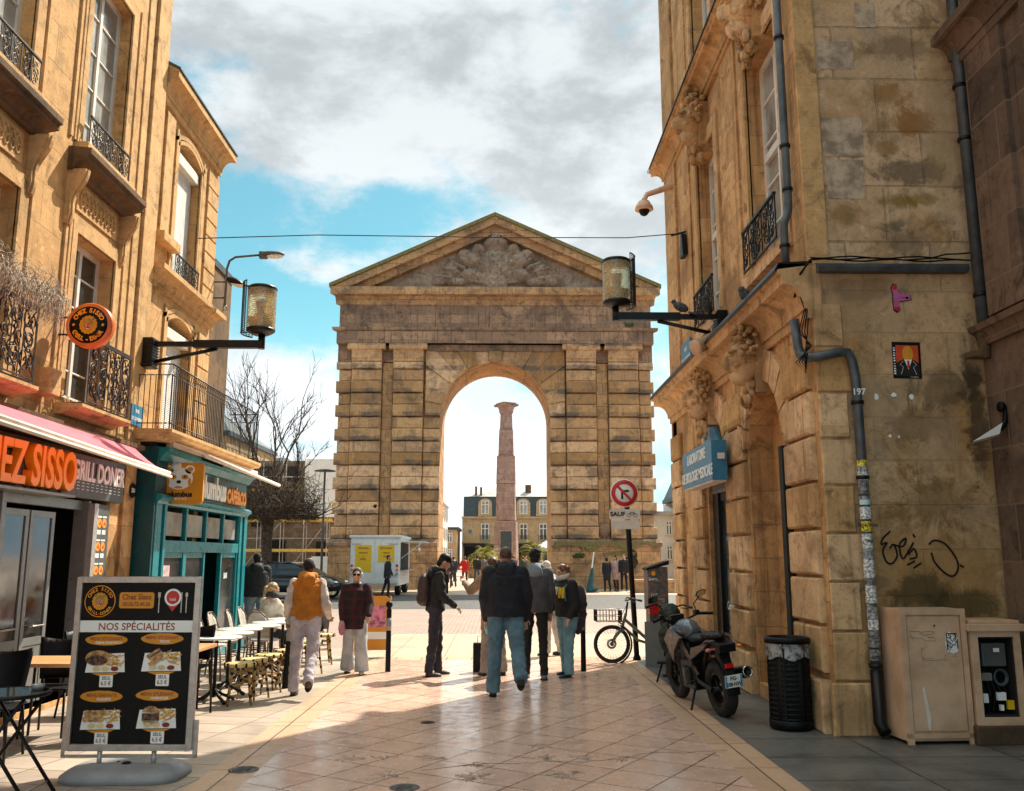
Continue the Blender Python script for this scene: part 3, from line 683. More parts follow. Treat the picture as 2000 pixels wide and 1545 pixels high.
# ---------------- sooty building nearest on the right ----------------
bC = thing('sooty_building', 'dark soot-stained stone building at the right edge of the picture', 'building', (4.95, 6, 0))
wC = (3.6, 7.55, 0.3, 3.55, 0, .5); wC2 = (5.2, 7.35, 4.75, 6.6, 0, .3); wC3 = (5.2, 7.35, 8.2, 11.5, 0, .3)
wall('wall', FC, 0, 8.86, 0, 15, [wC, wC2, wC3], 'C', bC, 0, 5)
mb = MB(); mb.prof(FC, 0, 8.84, [(-.05, 6.85), (.06, 6.85), (.06, 6.95)] + cove(6.95, 7.12, .08, .22) + [(.26, 7.13), (.26, 7.22), (-.05, 7.28)]); mb.prof(FC, 0, 8.84, [(-.05, 3.78), (.05, 3.78)] + cove(3.84, 3.92, .06, .13) + [(.15, 3.98), (-.05, 4.02)])
mb.build('string_course', M['C'], bC, keep=True)
mb = MB(); surround(mb, FC, *wC2[:4], .25, 0, .1); surround(mb, FC, *wC3[:4], .25, 0, .1); mb.fb(FC, 7.95, 8.6, 4.05, 6.85, -.02, .05); mb.fb(FC, 7.95, 8.6, 7.3, 12.8, -.02, .05); mb.build('window_surround', M['C'], bC, keep=True, weld=False)
window(FC, *wC2[:4], -.15, bC, mt='iron'); window(FC, *wC3[:4], -.15, bC, mt='iron')
mb = MB(); mb.fb(FC, 3.6, 7.55, .3, 3.55, -.5, -.45); mb.build('shop_window', M['glass'], bC, keep=True)
mb = MB(); mb.fb(FC, 3, 7.75, 2.95, 3.72, .003, .16); mb.build('black_fascia', M['black'], bC, keep=True, bevel=.01)
mb = MB(); mb.box(4.95, 12, 0, 8.84, 15, 15.2); mb.build('roof', M['slate'], bC, keep=True)
# left-hand houses built oversized, then shrunk toward the camera; unscaled ground level is GB
GB = -.755
SCL = (.69, .5208)
# ---------------- left near building ----------------
bL = thing('townhouse', 'sunlit golden stone townhouse on the left with a grill shop on its ground floor', 'building', (-7.3, 13, 0))
lu1 = (14.72, 16.36, 8.74, 12.3, 0, .45); lu2 = (11.3, 12.94, 8.74, 12.3, 0, .45)
ll1 = (14.85, 16.42, 4.32, 7.2, 0, .5); ll2 = (11.4, 12.97, 4.32, 7.2, 0, .5)
lu3, ll3 = (7.9, 9.54, 8.74, 12.3, 0, .45), (8.0, 9.57, 4.32, 7.2, 0, .5)
shop = (6.2, 16.95, GB + .1, 3.5, 0, .5)
wall('wall', FL, 4, 18.1, GB, 15.2, [lu1, lu2, lu3, ll1, ll2, ll3, shop], 'lit', bL, 0, 4)
mb = MB(); mb.prof(FL, 4, 18.1, [(-.1, 14.4), (.05, 14.4)] + cove(14.5, 14.9, .1, .5) + [(.55, 14.92), (.55, 15.1), (-.1, 15.3)]); mb.build('eaves_cornice', M['litclean'], bL, keep=True)
mb = MB()
mb.fb(FL, 17.45, 18.08, 3.9, 14.4, -.02, .09); mb.fb(FL, 17.1, 17.4, 3.9, 14.4, -.02, .03)
mb.build('corner_pilaster', M['litclean'], bL, keep=True, bevel=.01)
mb = MB()
for (a, b, c, e, _, _) in (lu1, lu2, lu3, ll1, ll2, ll3):
    surround(mb, FL, a, b, c, e, .26, 0, .09, 3); mb.fb(FL, a - .42, a - .34, c, e + .3, -.02, .04); mb.fb(FL, b + .34, b + .42, c, e + .3, -.02, .04)
mb.build('window_surround', M['litclean'], bL, keep=True, weld=False)
for k, (a, b, c, e, _, _) in enumerate((lu1, lu2, lu3)):
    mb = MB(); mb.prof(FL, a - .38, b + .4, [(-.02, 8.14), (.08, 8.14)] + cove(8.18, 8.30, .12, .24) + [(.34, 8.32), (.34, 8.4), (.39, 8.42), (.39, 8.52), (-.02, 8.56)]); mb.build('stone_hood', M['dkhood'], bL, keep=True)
    mb = MB(); mb.fb(FL, a - .2, b + .2, 8.55, 8.73, -.02, .24); mb.build('window_sill', M['litclean'], bL, keep=True, bevel=.01)
    mb = MB(); console(mb, FL, a - .26, 7.2, 8.16, .17, .26); mb.build('console', M['litclean'], bL, keep=True, weld=False)
    mb = MB(); console(mb, FL, b + .26, 7.2, 8.16, .17, .26); mb.build('console', M['litclean'], bL, keep=True, weld=False)
    # carved guilloche frieze
    mb = MB(); mb.fb(FL, a + .02, b - .02, 7.58, 8.06, -.02, .03); n = 9
    for q in range(n):
        cu = a + .1 + (b - a - .2) * (q + .5) / n; mb.tube([FL.p(cu + .07 * math.cos(x), 7.82 + .15 * math.sin(x), .04) for x in [6.283 * y / 10 for y in range(11)]], .018, 5)
        mb.ell(FL.p(cu, 7.82, .04), .03, n=8, m=5)
    mb.build('carved_frieze', M['litclean'], bL, keep=True, weld=False)
    window(FL, a, b, c, e, -.22, bL, panes=5, fw=.10, glass='glassw' if k else 'glassw')
    mb = MB(); scrolls(mb, FL, a - .02, b + .02, 8.77, 9.28, .16, 6, .010); mb.build('window_grille', M['ironw'], bL, keep=True, weld=False)
for k, (a, b, c, e, _, _) in enumerate((ll1, ll2, ll3)):
    window(FL, a, b, c, e, -.26, bL, panes=5, fw=.10)
    mb = MB(); d = .42
    scrolls(mb, FL, a - .08, b + .12, 4.2, 5.35, d, 4, .014); scrolls(mb, FL, a - .02, b + .06, 4.24, 5.3, d + .02, 5, .012)
    for u in (a - .08, b + .12): mb.tube([FL.p(u, 5.35, 0), FL.p(u, 5.35, d)], .012, 5); mb.tube([FL.p(u, 4.2, 0), FL.p(u, 4.2, d)], .012, 5); mb.tube([FL.p(u, 4.2, d), FL.p(u, 5.35, d)], .012, 5)
    mb.build('balcony_grille', M['ironw'], bL, keep=True, weld=False)
    mb = MB(); mb.prof(FL, a - .2, b + .25, [(-.02, 4.0), (.12, 4.0), (.2, 4.06), (.42, 4.08), (.46, 4.12), (.46, 4.17), (-.02, 4.19)]); mb.build('balcony_slab', M['litclean'], bL, keep=True)
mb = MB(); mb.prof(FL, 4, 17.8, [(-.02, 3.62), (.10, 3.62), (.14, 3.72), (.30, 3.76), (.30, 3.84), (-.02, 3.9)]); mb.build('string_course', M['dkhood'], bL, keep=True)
mb = MB(); mb.fb(FL, 13.9, 14.25, 4.2, 4.62, -.02, .28); mb.build('stone_block', M['litclean'], bL, keep=True, bevel=.01)
mb = MB(); mb.box(-14, -7.3, 4, 18.08, 15.3, 15.4); mb.build('roof', M['slate'], bL, keep=True)
# grill shop front
mb = MB(); mb.fb(FL, 6.25, 17.3, 2.68, 3.42, .01, .14); fas = mb.build('fascia', M['grey'], bL, keep=True, bevel=.006)
mb = MB(); mb.fb(FL, 6.3, 15.02, 2.64, 2.68, .01, .3); mb.build('fascia_trim', M['greyframe'], bL, keep=True)
text('CHEZ SISSO', FL, 15.05, 3.02, .22, .86, M['orange'], bL, .07, .022, .70, 'RIGHT', 'orange_letters')
text('CHEZ SISSO', FL, 15.05, 3.02, .143, .86, M['dark'], bL, .001, .045, .70, 'RIGHT', 'letter_shadow_plate')
text('GRILL DONER', FL, 15.12, 3.12, .17, .46, M['signwhite'], bL, .015, .012, .72, 'LEFT', 'white_letters')
mb = MB()
for r_ in range(3):
    for q in range(11): mb.fb(FL, 15.2 + q * .185, 15.29 + q * .185, 2.93 - r_ * .055, 2.935 - r_ * .055 + .006, .14, .143)
mb.build('small_lettering', M['signwhite'], bL, keep=True, weld=False)
# shop interior and doors
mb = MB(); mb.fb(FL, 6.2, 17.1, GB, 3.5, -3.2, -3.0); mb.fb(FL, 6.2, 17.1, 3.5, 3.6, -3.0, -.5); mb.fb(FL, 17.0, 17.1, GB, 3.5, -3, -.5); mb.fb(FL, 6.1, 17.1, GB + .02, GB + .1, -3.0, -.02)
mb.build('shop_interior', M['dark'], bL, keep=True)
mb = MB()
for (a, b, c, e, d0, d1) in [(6.2, 13.5, 2.45, 2.62, -.22, -.1), (13.5, 13.62, GB, 2.66, -.25, -.06), (13.62, 16.2, 2.5, 2.66, -.25, -.1), (16.2, 16.3, GB, 2.66, -.25, 0), (10.1, 10.2, .12, 2.45, -.22, -.1), (6.2, 13.5, GB, .42, -.22, -.1)]:
    mb.fb(FL, a, b, c, e, d0, d1)
mb.build('shopfront_frame', M['greyframe'], bL, keep=True)
def leaf(u0, u1, c=GB + .14, e=2.42, d=-.18, mt='greyframe'):
    mb = MB(); mb.fb(FL, u0, u0 + .1, c, e, d - .05, d); mb.fb(FL, u1 - .1, u1, c, e, d - .05, d); mb.fb(FL, u0 + .1, u1 - .1, e - .1, e, d - .05, d); mb.fb(FL, u0 + .1, u1 - .1, c, c + .9, d - .04, d - .012); mb.fb(FL, u0 + .1, u1 - .1, c + .9, c + 1.02, d - .05, d)
    o = mb.build('door', M[mt], bL, keep=True)
    mb = MB(); mb.fb(FL, u0 + .1, u1 - .1, c + 1.02, e - .1, d - .035, d - .02); g = mb.build('pane', M['glass'], o, keep=False)
    for v in g.data.vertices: v.co -= bL.location
    mb = MB(); mb.tube([FL.p(u0 + .16, c + 1.2, d + .05), FL.p(u1 - .16, c + 1.2, d + .05)], .014, 6); g = mb.build('handle', M['alu'], o, keep=False)
    for v in g.data.vertices: v.co -= bL.location
leaf(13.7, 14.55); leaf(14.6, 15.4)
mb = MB(); mb.fb(FL, 6.25, 10.08, .42, 2.45, -.18, -.16); mb.fb(FL, 10.22, 13.48, .42, 2.45, -.18, -.16); mb.build('shop_window', M['glass'], bL, keep=True)
mb = MB(); mb.fb(FL, 16.3, 16.94, .5, 2.62, -.02, .07); mb.build('menu_panel', M['grey'], bL, keep=True, bevel=.004)
mb = MB(); mb.fb(FL, 16.26, 16.42, GB, 2.62, .0, .09); mb.build('aluminium_post', M['alu'], bL, keep=True)
pt = MB(); pc = MB(); pw = MB(); prd = MB()
for r_ in range(5):
    for q in range(2):
        cu = 16.53 + q * .2; cv = 2.28 - r_ * .42
        pt.poly(FL, [(cu + .085 * math.cos(x), cv + .085 * math.sin(x)) for x in [6.283 * y / 14 for y in range(14)]], .07, .076)
        pc.fb(FL, cu - .07, cu + .07, cv - .2, cv - .12, .07, .075); pw.fb(FL, cu - .08, cu + .08, cv + .1, cv + .13, .07, .075); prd.poly(FL, [(cu - .04, cv - .02), (cu + .05, cv - .035), (cu + .03, cv + .04)], .076, .079)
pt.build('menu_picture', M['orange'], bL, keep=True, weld=False); pc.build('menu_price', M['signwhite'], bL, keep=True, weld=False); pw.build('menu_caption', M['signwhite'], bL, keep=True, weld=False); prd.build('menu_picture_detail', M['red'], bL, keep=True, weld=False)
mb = MB(); mb.fb(FL, 17.0, 17.4, GB, 3.55, -.02, .03); mb.fb(FL, 17.55, 18.08, GB, 3.55, -.02, .06); mb.build('ground_floor_pier', M['A'], bL, keep=True, bevel=.01)
# awning: a pink canvas between wall box and front bar
mb = MB(); A0, A1 = (-7.0, 9.0, 3.82), (-7.0, 17.3, 3.74); B0, B1 = (-5.75, 8.6, 3.32), (-6.05, 16.6, 3.2)
vs = []
n = 20
for k in range(n + 1):
    f_ = k / n; a = Vector(A0).lerp(Vector(A1), f_); b = Vector(B0).lerp(Vector(B1), f_)
    for j in range(6):
        p = a.lerp(b, j / 5); p.z -= .05 * math.sin(math.pi * j / 5) + .012 * math.sin(k * 1.9) * math.sin(math.pi * j / 5); vs.append(p)
mb.add(vs, [(k * 6 + j, k * 6 + j + 1, (k + 1) * 6 + j + 1, (k + 1) * 6 + j) for k in range(n) for j in range(5)], True)
aw = mb.build('awning', M['pink'], bL, keep=True)
def sub(mb, name, mt, par, top):
    o = mb.build(name, mt, par, keep=False)
    for v in o.data.vertices: v.co -= top.location
    return o
mb = MB(); bb0, bb1 = Vector(B0), Vector(B1); mb.tube([bb0, bb1], .032, 8); mb.tube([bb0 + Vector((.03, 0, -.07)), bb1 + Vector((.03, 0, -.07))], .03, 6); sub(mb, 'front_bar', M['cream'], aw, bL)
mb = MB(); mb.tube([(-6.9, 15.9, 3.55), (-6.4, 15.2, 3.36), (-6.08, 16.3, 3.22)], .03, 6); mb.tube([(-6.9, 10.9, 3.55), (-6.3, 10.2, 3.4), (-5.85, 11.3, 3.28)], .03, 6); sub(mb, 'folding_arm', M['cream'], aw, bL)
mb = MB(); mb.box(-7.28, -6.97, 9, 17.3, 3.50, 3.62); sub(mb, 'cassette', M['ironw'], aw, bL)

# ---------------- second left building with teal cafe ----------------
bT = thing('cafe_building', 'golden stone building on the left with a bright teal café shopfront', 'building', (-7.3, 20, 0))
tu = (19.35, 20.9, 7.9, 11.2, .28, .4); tl = (19.35, 20.95, 4.45, 7.05, .28, .4); tu2 = (25, 25.1, 8, 9, 0, .1)
FT = Fr((-7.3, 0, 0), (0, 1, 0), (1, 0, 0))
wall('wall', FT, 18.16, 22.25, 3.9, 12.2, [tu, tl], 'lit', bT, -.05, 4)
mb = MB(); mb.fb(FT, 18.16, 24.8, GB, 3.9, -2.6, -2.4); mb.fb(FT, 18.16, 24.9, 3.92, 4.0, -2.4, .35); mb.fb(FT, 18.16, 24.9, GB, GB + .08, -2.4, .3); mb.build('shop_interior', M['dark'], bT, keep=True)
mb = MB(); mb.prof(FT, 18.16, 22.25, [(-.1, 11.5), (.02, 11.5), (.02, 11.65)] + cove(11.65, 12.0, .05, .26) + [(.3, 12.02), (.3, 12.18), (-.1, 12.4)], 0, 1); mb.build('eaves_cornice', M['litclean'], bT, keep=True)
mb = MB(); mb.prof(FT, 18.16, 22.25, [(-.1, 7.35), (.02, 7.35), (.02, 7.45)] + cove(7.45, 7.65, .05, .24) + [(.28, 7.67), (.28, 7.78), (-.1, 7.86)], 0, 1); mb.build('string_course', M['litclean'], bT, keep=True)
mb = MB()
for (a, b, c, e, rs, _) in (tu, tl): surround(mb, FT, a, b, c, e, .2, -.05, .04, 2, rise=rs)
mb.build('window_surround', M['litclean'], bT, keep=True, weld=False)
mb = MB(); 
for v0, v1 in ((7.9, 11.5), (4.1, 7.35)):
    v = v0
    while v + .4 < v1: mb.cham(FT, 21.4, 22.23, v + .01, v + .41, -.08, .0, .015); v += .43
mb.build('quoins', M['litclean'], bT, keep=True, weld=False)
mb = MB(); mb.fb(FT, 18.5, 19.0, 8.6, 11.4, -.06, -.0); mb.fb(FT, 18.3, 19.3, 8.35, 8.55, -.06, .18); mb.build('panelled_strip', M['litclean'], bT, keep=True, bevel=.01)
for (a, b, c, e, _, _) in (tu, tl):
    mb = MB(); mb.fb(FT, a + .06, b - .06, c, e - .3, -.28, -.24); mb.build('roller_shutter', M['shutter'], bT, keep=True)
    mb = MB(); mb.fb(FT, a + .02, b - .02, e - .55, e - .3, -.24, -.08); mb.build('shutter_box', M['white'], bT, keep=True, bevel=.01)
mb = MB(); scrolls(mb, FT, tu[0], tu[1], 7.9, 8.4, .06, 7, .008); mb.build('window_grille', M['iron'], bT, keep=True, weld=False)
mb = MB(); mb.box(-14, -7.35, 18.16, 22.2, 12.3, 12.5); mb.prof(FT, 18.16, 22.25, [(.28, 12.2), (.33, 12.2), (.33, 12.24), (-.6, 12.75), (-.6, 12.6)], 0, 1); mb.build('roof', M['slate'], bT, keep=True)
FT2 = Fr((0, 22.25, 0), (1, 0, 0), (0, 1, 0))
mb = MB(); mb.fb(FT2, -14, -7.36, GB, 12.2, -.3, -.01); mb.build('gable_wall', M['far'], bT, keep=True)
# teal shopfront
X0 = .42     # how far the shopfront stands out of the wall
mb = MB()
for k, (a, b) in enumerate([(18.3, 18.62), (18.7, 18.82), (24.3, 24.5), (24.6, 24.86)]): mb.fb(FT, a, b, -.3, 2.95, X0 - .3, X0 + .03 * (k % 2) )
mb.fb(FT, 18.25, 18.7, GB, -.3, X0 - .3, X0 + .06); mb.fb(FT, 24.25, 24.95, GB, -.3, X0 - .3, X0 + .08)
mb.fb(FT, 18.86, 24.3, 1.78, 2.02, X0 - .16, X0 - .02)                      # transom beam
mb.prof(FT, 18.25, 24.9, [(X0 - .3, 2.74), (X0 + .02, 2.74), (X0 + .05, 2.8), (X0 + .12, 2.84), (X0 + .12, 2.9), (X0 + .04, 2.95), (X0 - .3, 2.95)])
mb.prof(FT, 18.25, 24.9, [(X0 - .3, 3.62), (X0 + .02, 3.62), (X0 + .12, 3.76), (X0 + .2, 3.8), (X0 + .2, 3.88), (X0 - .3, 3.9)])
us_ = [18.86, 20.22, 21.6, 22.95, 24.3]
for k, u in enumerate(us_): mb.fb(FT, u - .04, u + .05, 2.02, 2.74, X0 - .14, X0 - .03)
for k, u in enumerate([18.9, 20.2, 20.3, 21.6, 22.92, 24.27]): mb.fb(FT, u - .05, u + .05, GB, 1.78, X0 - .14, X0 - .04)
for (a, b) in ((18.9, 20.2), (20.3, 21.6), (22.97, 24.22)): mb.fb(FT, a + .05, b - .05, 1.66, 1.78, X0 - .12, X0 - .06); mb.fb(FT, a + .05, b - .05, GB, -.2, X0 - .12, X0 - .05)
mb.build('teal_shopfront', M['teal'], bT, keep=True, bevel=.006)
mb = MB(); mb.fb(FT, 18.25, 24.88, 2.95, 3.62, X0 - .3, X0 - .05); mb.fb(Fr((0, 18.24, 0), (1, 0, 0), (0, -1, 0)), -7.45, -6.93, GB, 3.9, -.05, .02); mb.fb(FT, 24.86, 24.9, GB, 3.6, -2.4, X0 - .05); mb.fb(FT, 18.2, 18.28, GB, 3.9, -.2, X0 - .02); mb.fb(FT, 22.1, 22.4, GB, 1.66, X0 - .4, X0 - .34)
mb.build('dark_teal_panel', M['teald'], bT, keep=True)
mb = MB()
for k in range(4): mb.fb(FT, us_[k] + .12, us_[k + 1] - .12, 2.12, 2.62, X0 - .12, X0 - .1)
mb.build('transom_window', M['glassw'], bT, keep=True)
mb = MB()
for (a, b) in ((18.95, 20.15), (20.35, 21.55), (22.97, 24.22)): mb.fb(FT, a, b, -.2, 1.66, X0 - .11, X0 - .095)
mb.build('shop_window', M['glass'], bT, keep=True)
mb = MB(); mb.fb(FT, 19.1, 19.5, .5, 1.5, X0 - .095, X0 - .09); mb.build('poster', mat('pale_pink_poster', (.75, .5, .5), .5, var=.3, vs=6), bT, keep=True)
text('BAR', FT, 23.5, 1.2, X0 - .09, .2, M['signwhite'], bT, .001, .004, .8, name='window_lettering')
text('columbus', FT, 22.75, 3.27, X0 + .02, .72, M['signwhite'], bT, .03, .03, .82, 'RIGHT', 'white_letters')
text('CAFÉ&CO', FT, 22.82, 3.18, X0 + .03, .46, M['orange'], bT, .03, .025, .82, 'LEFT', 'orange_letters')
# balcony above
mb = MB(); mb.prof(FT, 17.7, 24.5, [(-.1, 3.98), (.55, 3.98), (.6, 4.04), (.8, 4.06), (.84, 4.12), (.84, 4.18), (-.1, 4.2)]); mb.build('balcony_slab', M['litclean'], bT, keep=True)
mb = MB(); d = .76
mb.tube([FT.p(17.75, 5.5, 0), FT.p(17.75, 5.5, d), FT.p(24.3, 5.5, d), FT.p(24.3, 5.5, 0)], .016, 6); mb.tube([FT.p(17.75, 5.28, 0), FT.p(17.75, 5.28, d), FT.p(24.3, 5.28, d), FT.p(24.3, 5.28, 0)], .010, 6); mb.tube([FT.p(17.75, 4.3, 0), FT.p(17.75, 4.3, d), FT.p(24.3, 4.3, d), FT.p(24.3, 4.3, 0)], .012, 6)
n = 56
for k in range(n + 1):
    u = 17.75 + 6.55 * k / n; mb.tube([FT.p(u, 4.18, d), FT.p(u, 5.28, d)], .009 if k % 14 else .016, 5)
    if k < n:
        u2 = 17.75 + 6.55 * (k + 1) / n; mb.tube([FT.p(u, 5.28, d), FT.p(u2, 5.5, d)], .006, 4); mb.tube([FT.p(u2, 5.28, d), FT.p(u, 5.5, d)], .006, 4)
for k in range(1, 7):
    for u in (17.75, 24.3): mb.tube([FT.p(u, 4.18, d * k / 7), FT.p(u, 5.28, d * k / 7)], .009, 5)
mb.build('balcony_railing', M['iron'], bT, keep=True, weld=False)
# cream awning over the cafe, nearly rolled in
mb = MB(); A0, A1, B0, B1 = Vector((-6.75, 18.6, 4.0)), Vector((-6.75, 25.0, 3.95)), Vector((-6.0, 18.5, 3.72)), Vector((-6.05, 24.9, 3.62))
mb.add([A0, A1, B1, B0], [(0, 1, 2, 3)]); aw2 = mb.build('awning', M['cream'], bT, keep=True)
mb = MB(); mb.tube([B0, B1], .05, 8); mb.box(-6.85, -6.7, 18.5, 25.1, 3.9, 4.02); sub(mb, 'front_bar', M['cream'], aw2, bT)
mb = MB(); mb.tube([(-6.8, 20, 3.9), (-6.4, 21, 3.75), (-6.1, 19.9, 3.68)], .03, 6); mb.tube([(-6.8, 23.6, 3.9), (-6.4, 24.4, 3.75), (-6.1, 23.6, 3.68)], .03, 6); sub(mb, 'folding_arm', M['blackm'], aw2, bT)
mb = MB(); mb.lathe((-6.75, 18.9, 3.55), [(0, 0), (.1, 0), (.1, .05), (0, .05)], 16, axis=(.4, -1, 0)); mb.tube([(-6.8, 18.9, 3.6), (-6.55, 18.7, 3.62)], .015, 6); mb.build('wall_spotlight', M['white'], bT, keep=True)
# dark edge of the house behind
bE = thing('shadowed_building', 'narrow dark edge of a house behind the café building', 'building', (-8.4, 25.5, 0))
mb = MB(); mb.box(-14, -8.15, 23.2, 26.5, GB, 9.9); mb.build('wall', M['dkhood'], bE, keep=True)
mb = MB(); mb.box(-14.2, -8.1, 23.1, 26.6, 9.9, 10.1); mb.build('roof', M['slate'], bE, keep=True)

# dried plants hanging on the near balcony
mb = MB(); r2 = random.Random(2)
for k in range(520):
    u = r2.uniform(11.2, 13.35) if k % 7 else r2.uniform(13.2, 13.7); v = 5.5 + r2.uniform(0, .22); d_ = .42 + r2.uniform(-.1, .12); L = r2.uniform(.2, .62)
    p = [FL.p(u, v, d_)]; up_ = k % 5 == 0
    for j in range(1, 5): p.append(FL.p(u + r2.uniform(-.04, .04) * j, v + (L * 1.5 if up_ else 1) * (.1 * j if up_ else (.05 - L * (j / 4) ** 1.6)), d_ + .12 * math.sin(j * .7)))
    mb.tube(p, [.005, .005, .004, .004, .002], 3, caps=False)
mb.one('dried_grass', M['grass_dead'], 'clump of dry straw-like grass hanging over the nearest balcony grille', 'dried plant')

SCL = None
# ---------------- the stone gate ----------------
bG = thing('stone_gate', 'monumental rusticated stone gate with a pediment and one great arch', 'gate', (-.1, 51, 0))
GX, HW, RR, SP, DEP = -.16, 3.04, 3.04, 9.34, 4.1     # opening centre, half width, radius, spring height, depth
L0, L1 = -8.93, 8.62
# core: walls with the arched passage
mb = MB(); F = FG; Fb = Fr((0, 48.9 + DEP, 0), (1, 0, 0), (0, 1, 0))
n = 28
arc = [(GX - RR * math.cos(math.pi * k / n), SP + RR * math.sin(math.pi * k / n)) for k in range(n + 1)]
for FF, d in ((FG, -.22), (Fb, 0)):
    for (a, b) in ((L0 + .2, GX - HW), (GX + HW, L1 - .2)): mb.add([FF.p(a, 0, d), FF.p(b, 0, d), FF.p(b, 13.6, d), FF.p(a, 13.6, d)], [(0, 1, 2, 3)])
    for k in range(n):
        (ua, va), (ub, vb) = arc[k], arc[k + 1]; mb.add([FF.p(ua, va, d), FF.p(ub, vb, d), FF.p(ub, 13.6, d), FF.p(ua, 13.6, d)], [(0, 1, 2, 3)])
pts = [(GX - HW, 0)] + arc + [(GX + HW, 0)]
for k in range(len(pts) - 1): mb.add([FG.p(*pts[k], -.22), FG.p(*pts[k + 1], -.22), FG.p(*pts[k + 1], -DEP), FG.p(*pts[k], -DEP)], [(0, 1, 2, 3)])
for u in (L0 + .2, L1 - .2): mb.add([FG.p(u, 0, -.22), FG.p(u, 13.6, -.22), FG.p(u, 13.6, -DEP), FG.p(u, 0, -DEP)], [(0, 1, 2, 3)])
mb.build('passage_wall', M['Gw'], bG, keep=True)
# rusticated courses: paired, every second one standing out
r2 = random.Random(21)
def pier(name, u0, u1, proud, step, v0=2.62, v1=12.35, h=.665, jl=0, jr=0, split=False, base=-.22):
    mb = MB(); v = v0; k = 0
    while v < v1 - .1:
        e = min(v + h, v1); big = k % 2 == 0
        d = proud + (step if big else 0) + r2.uniform(-.012, .012)
        a, b = u0 - (jl if big else 0), u1 + (jr if big else 0)
        if split and (b - a) > 1.0:
            m_ = a + (b - a) * (.5 + (.16 if k % 3 else -.13)); mb.cham(FG, a, m_ - .004, v + .01, e - .01, base, d, .03); mb.cham(FG, m_ + .004, b, v + .01, e - .01, base, d, .03)
        else: mb.cham(FG, a, b, v + .016, e - .016, base, d, .05)
        v = e; k += 1
    return mb.build(name, M['G'], bG, keep=True, weld=False)
for s, (a, b, c, d_, e, f) in enumerate([(-8.93, -8.15, -8.1, -6.45, -5.8, -4.15), (8.62, 7.85, 3.78, 5.43, 6.12, 7.78)]):
    if s == 0: pier('edge_pier', -8.83, -8.13, .0, .12, jl=.14, h=.665)
    else: pier('edge_pier', 7.82, 8.5, .0, .12, jr=.14, h=.665)
    pier('pilaster', c, d_, .20, .13); pier('pilaster', e, f, .20, .13)
# blocks between inner pilasters and the opening, under the spring
pier('jamb_blocks', -4.12, -3.2, .02, .10, v1=9.3, split=False); pier('jamb_blocks', 2.88, 3.75, .02, .10, v1=9.3)
mb = MB()
for (a, b) in ((-6.4, -5.85), (5.48, 6.07)): mb.fb(FG, a, b, 2.62, 12.3, -.22, -.02)
mb.build('recessed_channel', M['Gw'], bG, keep=True)
# voussoirs: a fan stepping up to a flat top
mb = MB(); nv = 15
for k in range(nv):
    t0, t1 = math.pi * (k + .01) / nv, math.pi * (k + .99) / nv; tm = (t0 + t1) / 2
    def outer(t_):
        c_, s_ = -math.cos(t_), math.sin(t_)
        r_ = min((12.95 - SP) / max(s_, .01), 3.85 / max(abs(c_), .01)); return (GX + c_ * r_, SP + s_ * r_)
    def inner(t_, g=0): return (GX - math.cos(t_) * (RR + g), SP + math.sin(t_) * (RR + g))
    o0, o1 = outer(t0), outer(t1)
    pts = [inner(t0), inner(t1), o1]
    if abs(o0[1] - 12.95) > .02 and abs(o1[1] - 12.95) < .02: pts.append((GX - 3.85, 12.95))
    if abs(o1[1] - 12.95) > .02 and abs(o0[1] - 12.95) < .02: pts.append((GX + 3.85, 12.95))
    pts.append(o0)
    mb.poly(FG, pts, -.22, (.14 if k % 2 else .06) + (.1 if k == nv // 2 else 0))
mb.build('voussoirs', M['G'], bG, keep=True, weld=False)
# plinth with a mossy ledge
mb = MB()
for (a, b) in ((L0 - .12, -3.2), (2.88, L1 + .12)):
    v = 0; k = 0
    while v < 2.2:
        x = a; e = v + .44
        while x < b - .05:
            w_ = r2.uniform(.9, 1.5); w_ = b - x if x + w_ > b - .5 else w_; mb.cham(FG, x + .004, x + w_ - .004, v + .003, e - .003, -.3, .34, .012); x += w_
        v = e
mb.build('plinth', M['Gw'], bG, keep=True, weld=False)
mb = MB()
for (a, b) in ((L0 - .2, -3.2), (2.88, L1 + .2)): mb.prof(FG, a, b, [(-.3, 2.2), (.38, 2.2), (.44, 2.28), (.44, 2.42), (.34, 2.5), (.2, 2.62), (-.3, 2.62)])
mb.build('plinth_ledge', M['Gt'], bG, keep=True)
mb = MB()
for (a, b, c) in ((3.0, 8.3, 5), (-7.8, -4.2, 8), (6.2, 8.5, 9)):
    r3 = random.Random(c); x = a; top = []; bot = []
    while x < b: top.append((x, 2.49 + r3.uniform(-.03, .03))); bot.append((x, 2.32 - r3.uniform(0, .22) * (1 + math.sin(x * 3)))); x += .12
    mb.add([FG.p(u, v, .450 + c * .001) for u, v in bot + top[::-1]], [list(range(len(bot) * 2))])
mb.build('moss', M['moss'], bG, keep=True)
blotch(FG, 7.2, 1.6, .3, .5, .347, 'soot', bG, 'damp_stain', 5); blotch(FG, 6.6, 1.85, .9, .13, .348, 'moss', bG, 'damp_stain', 6)
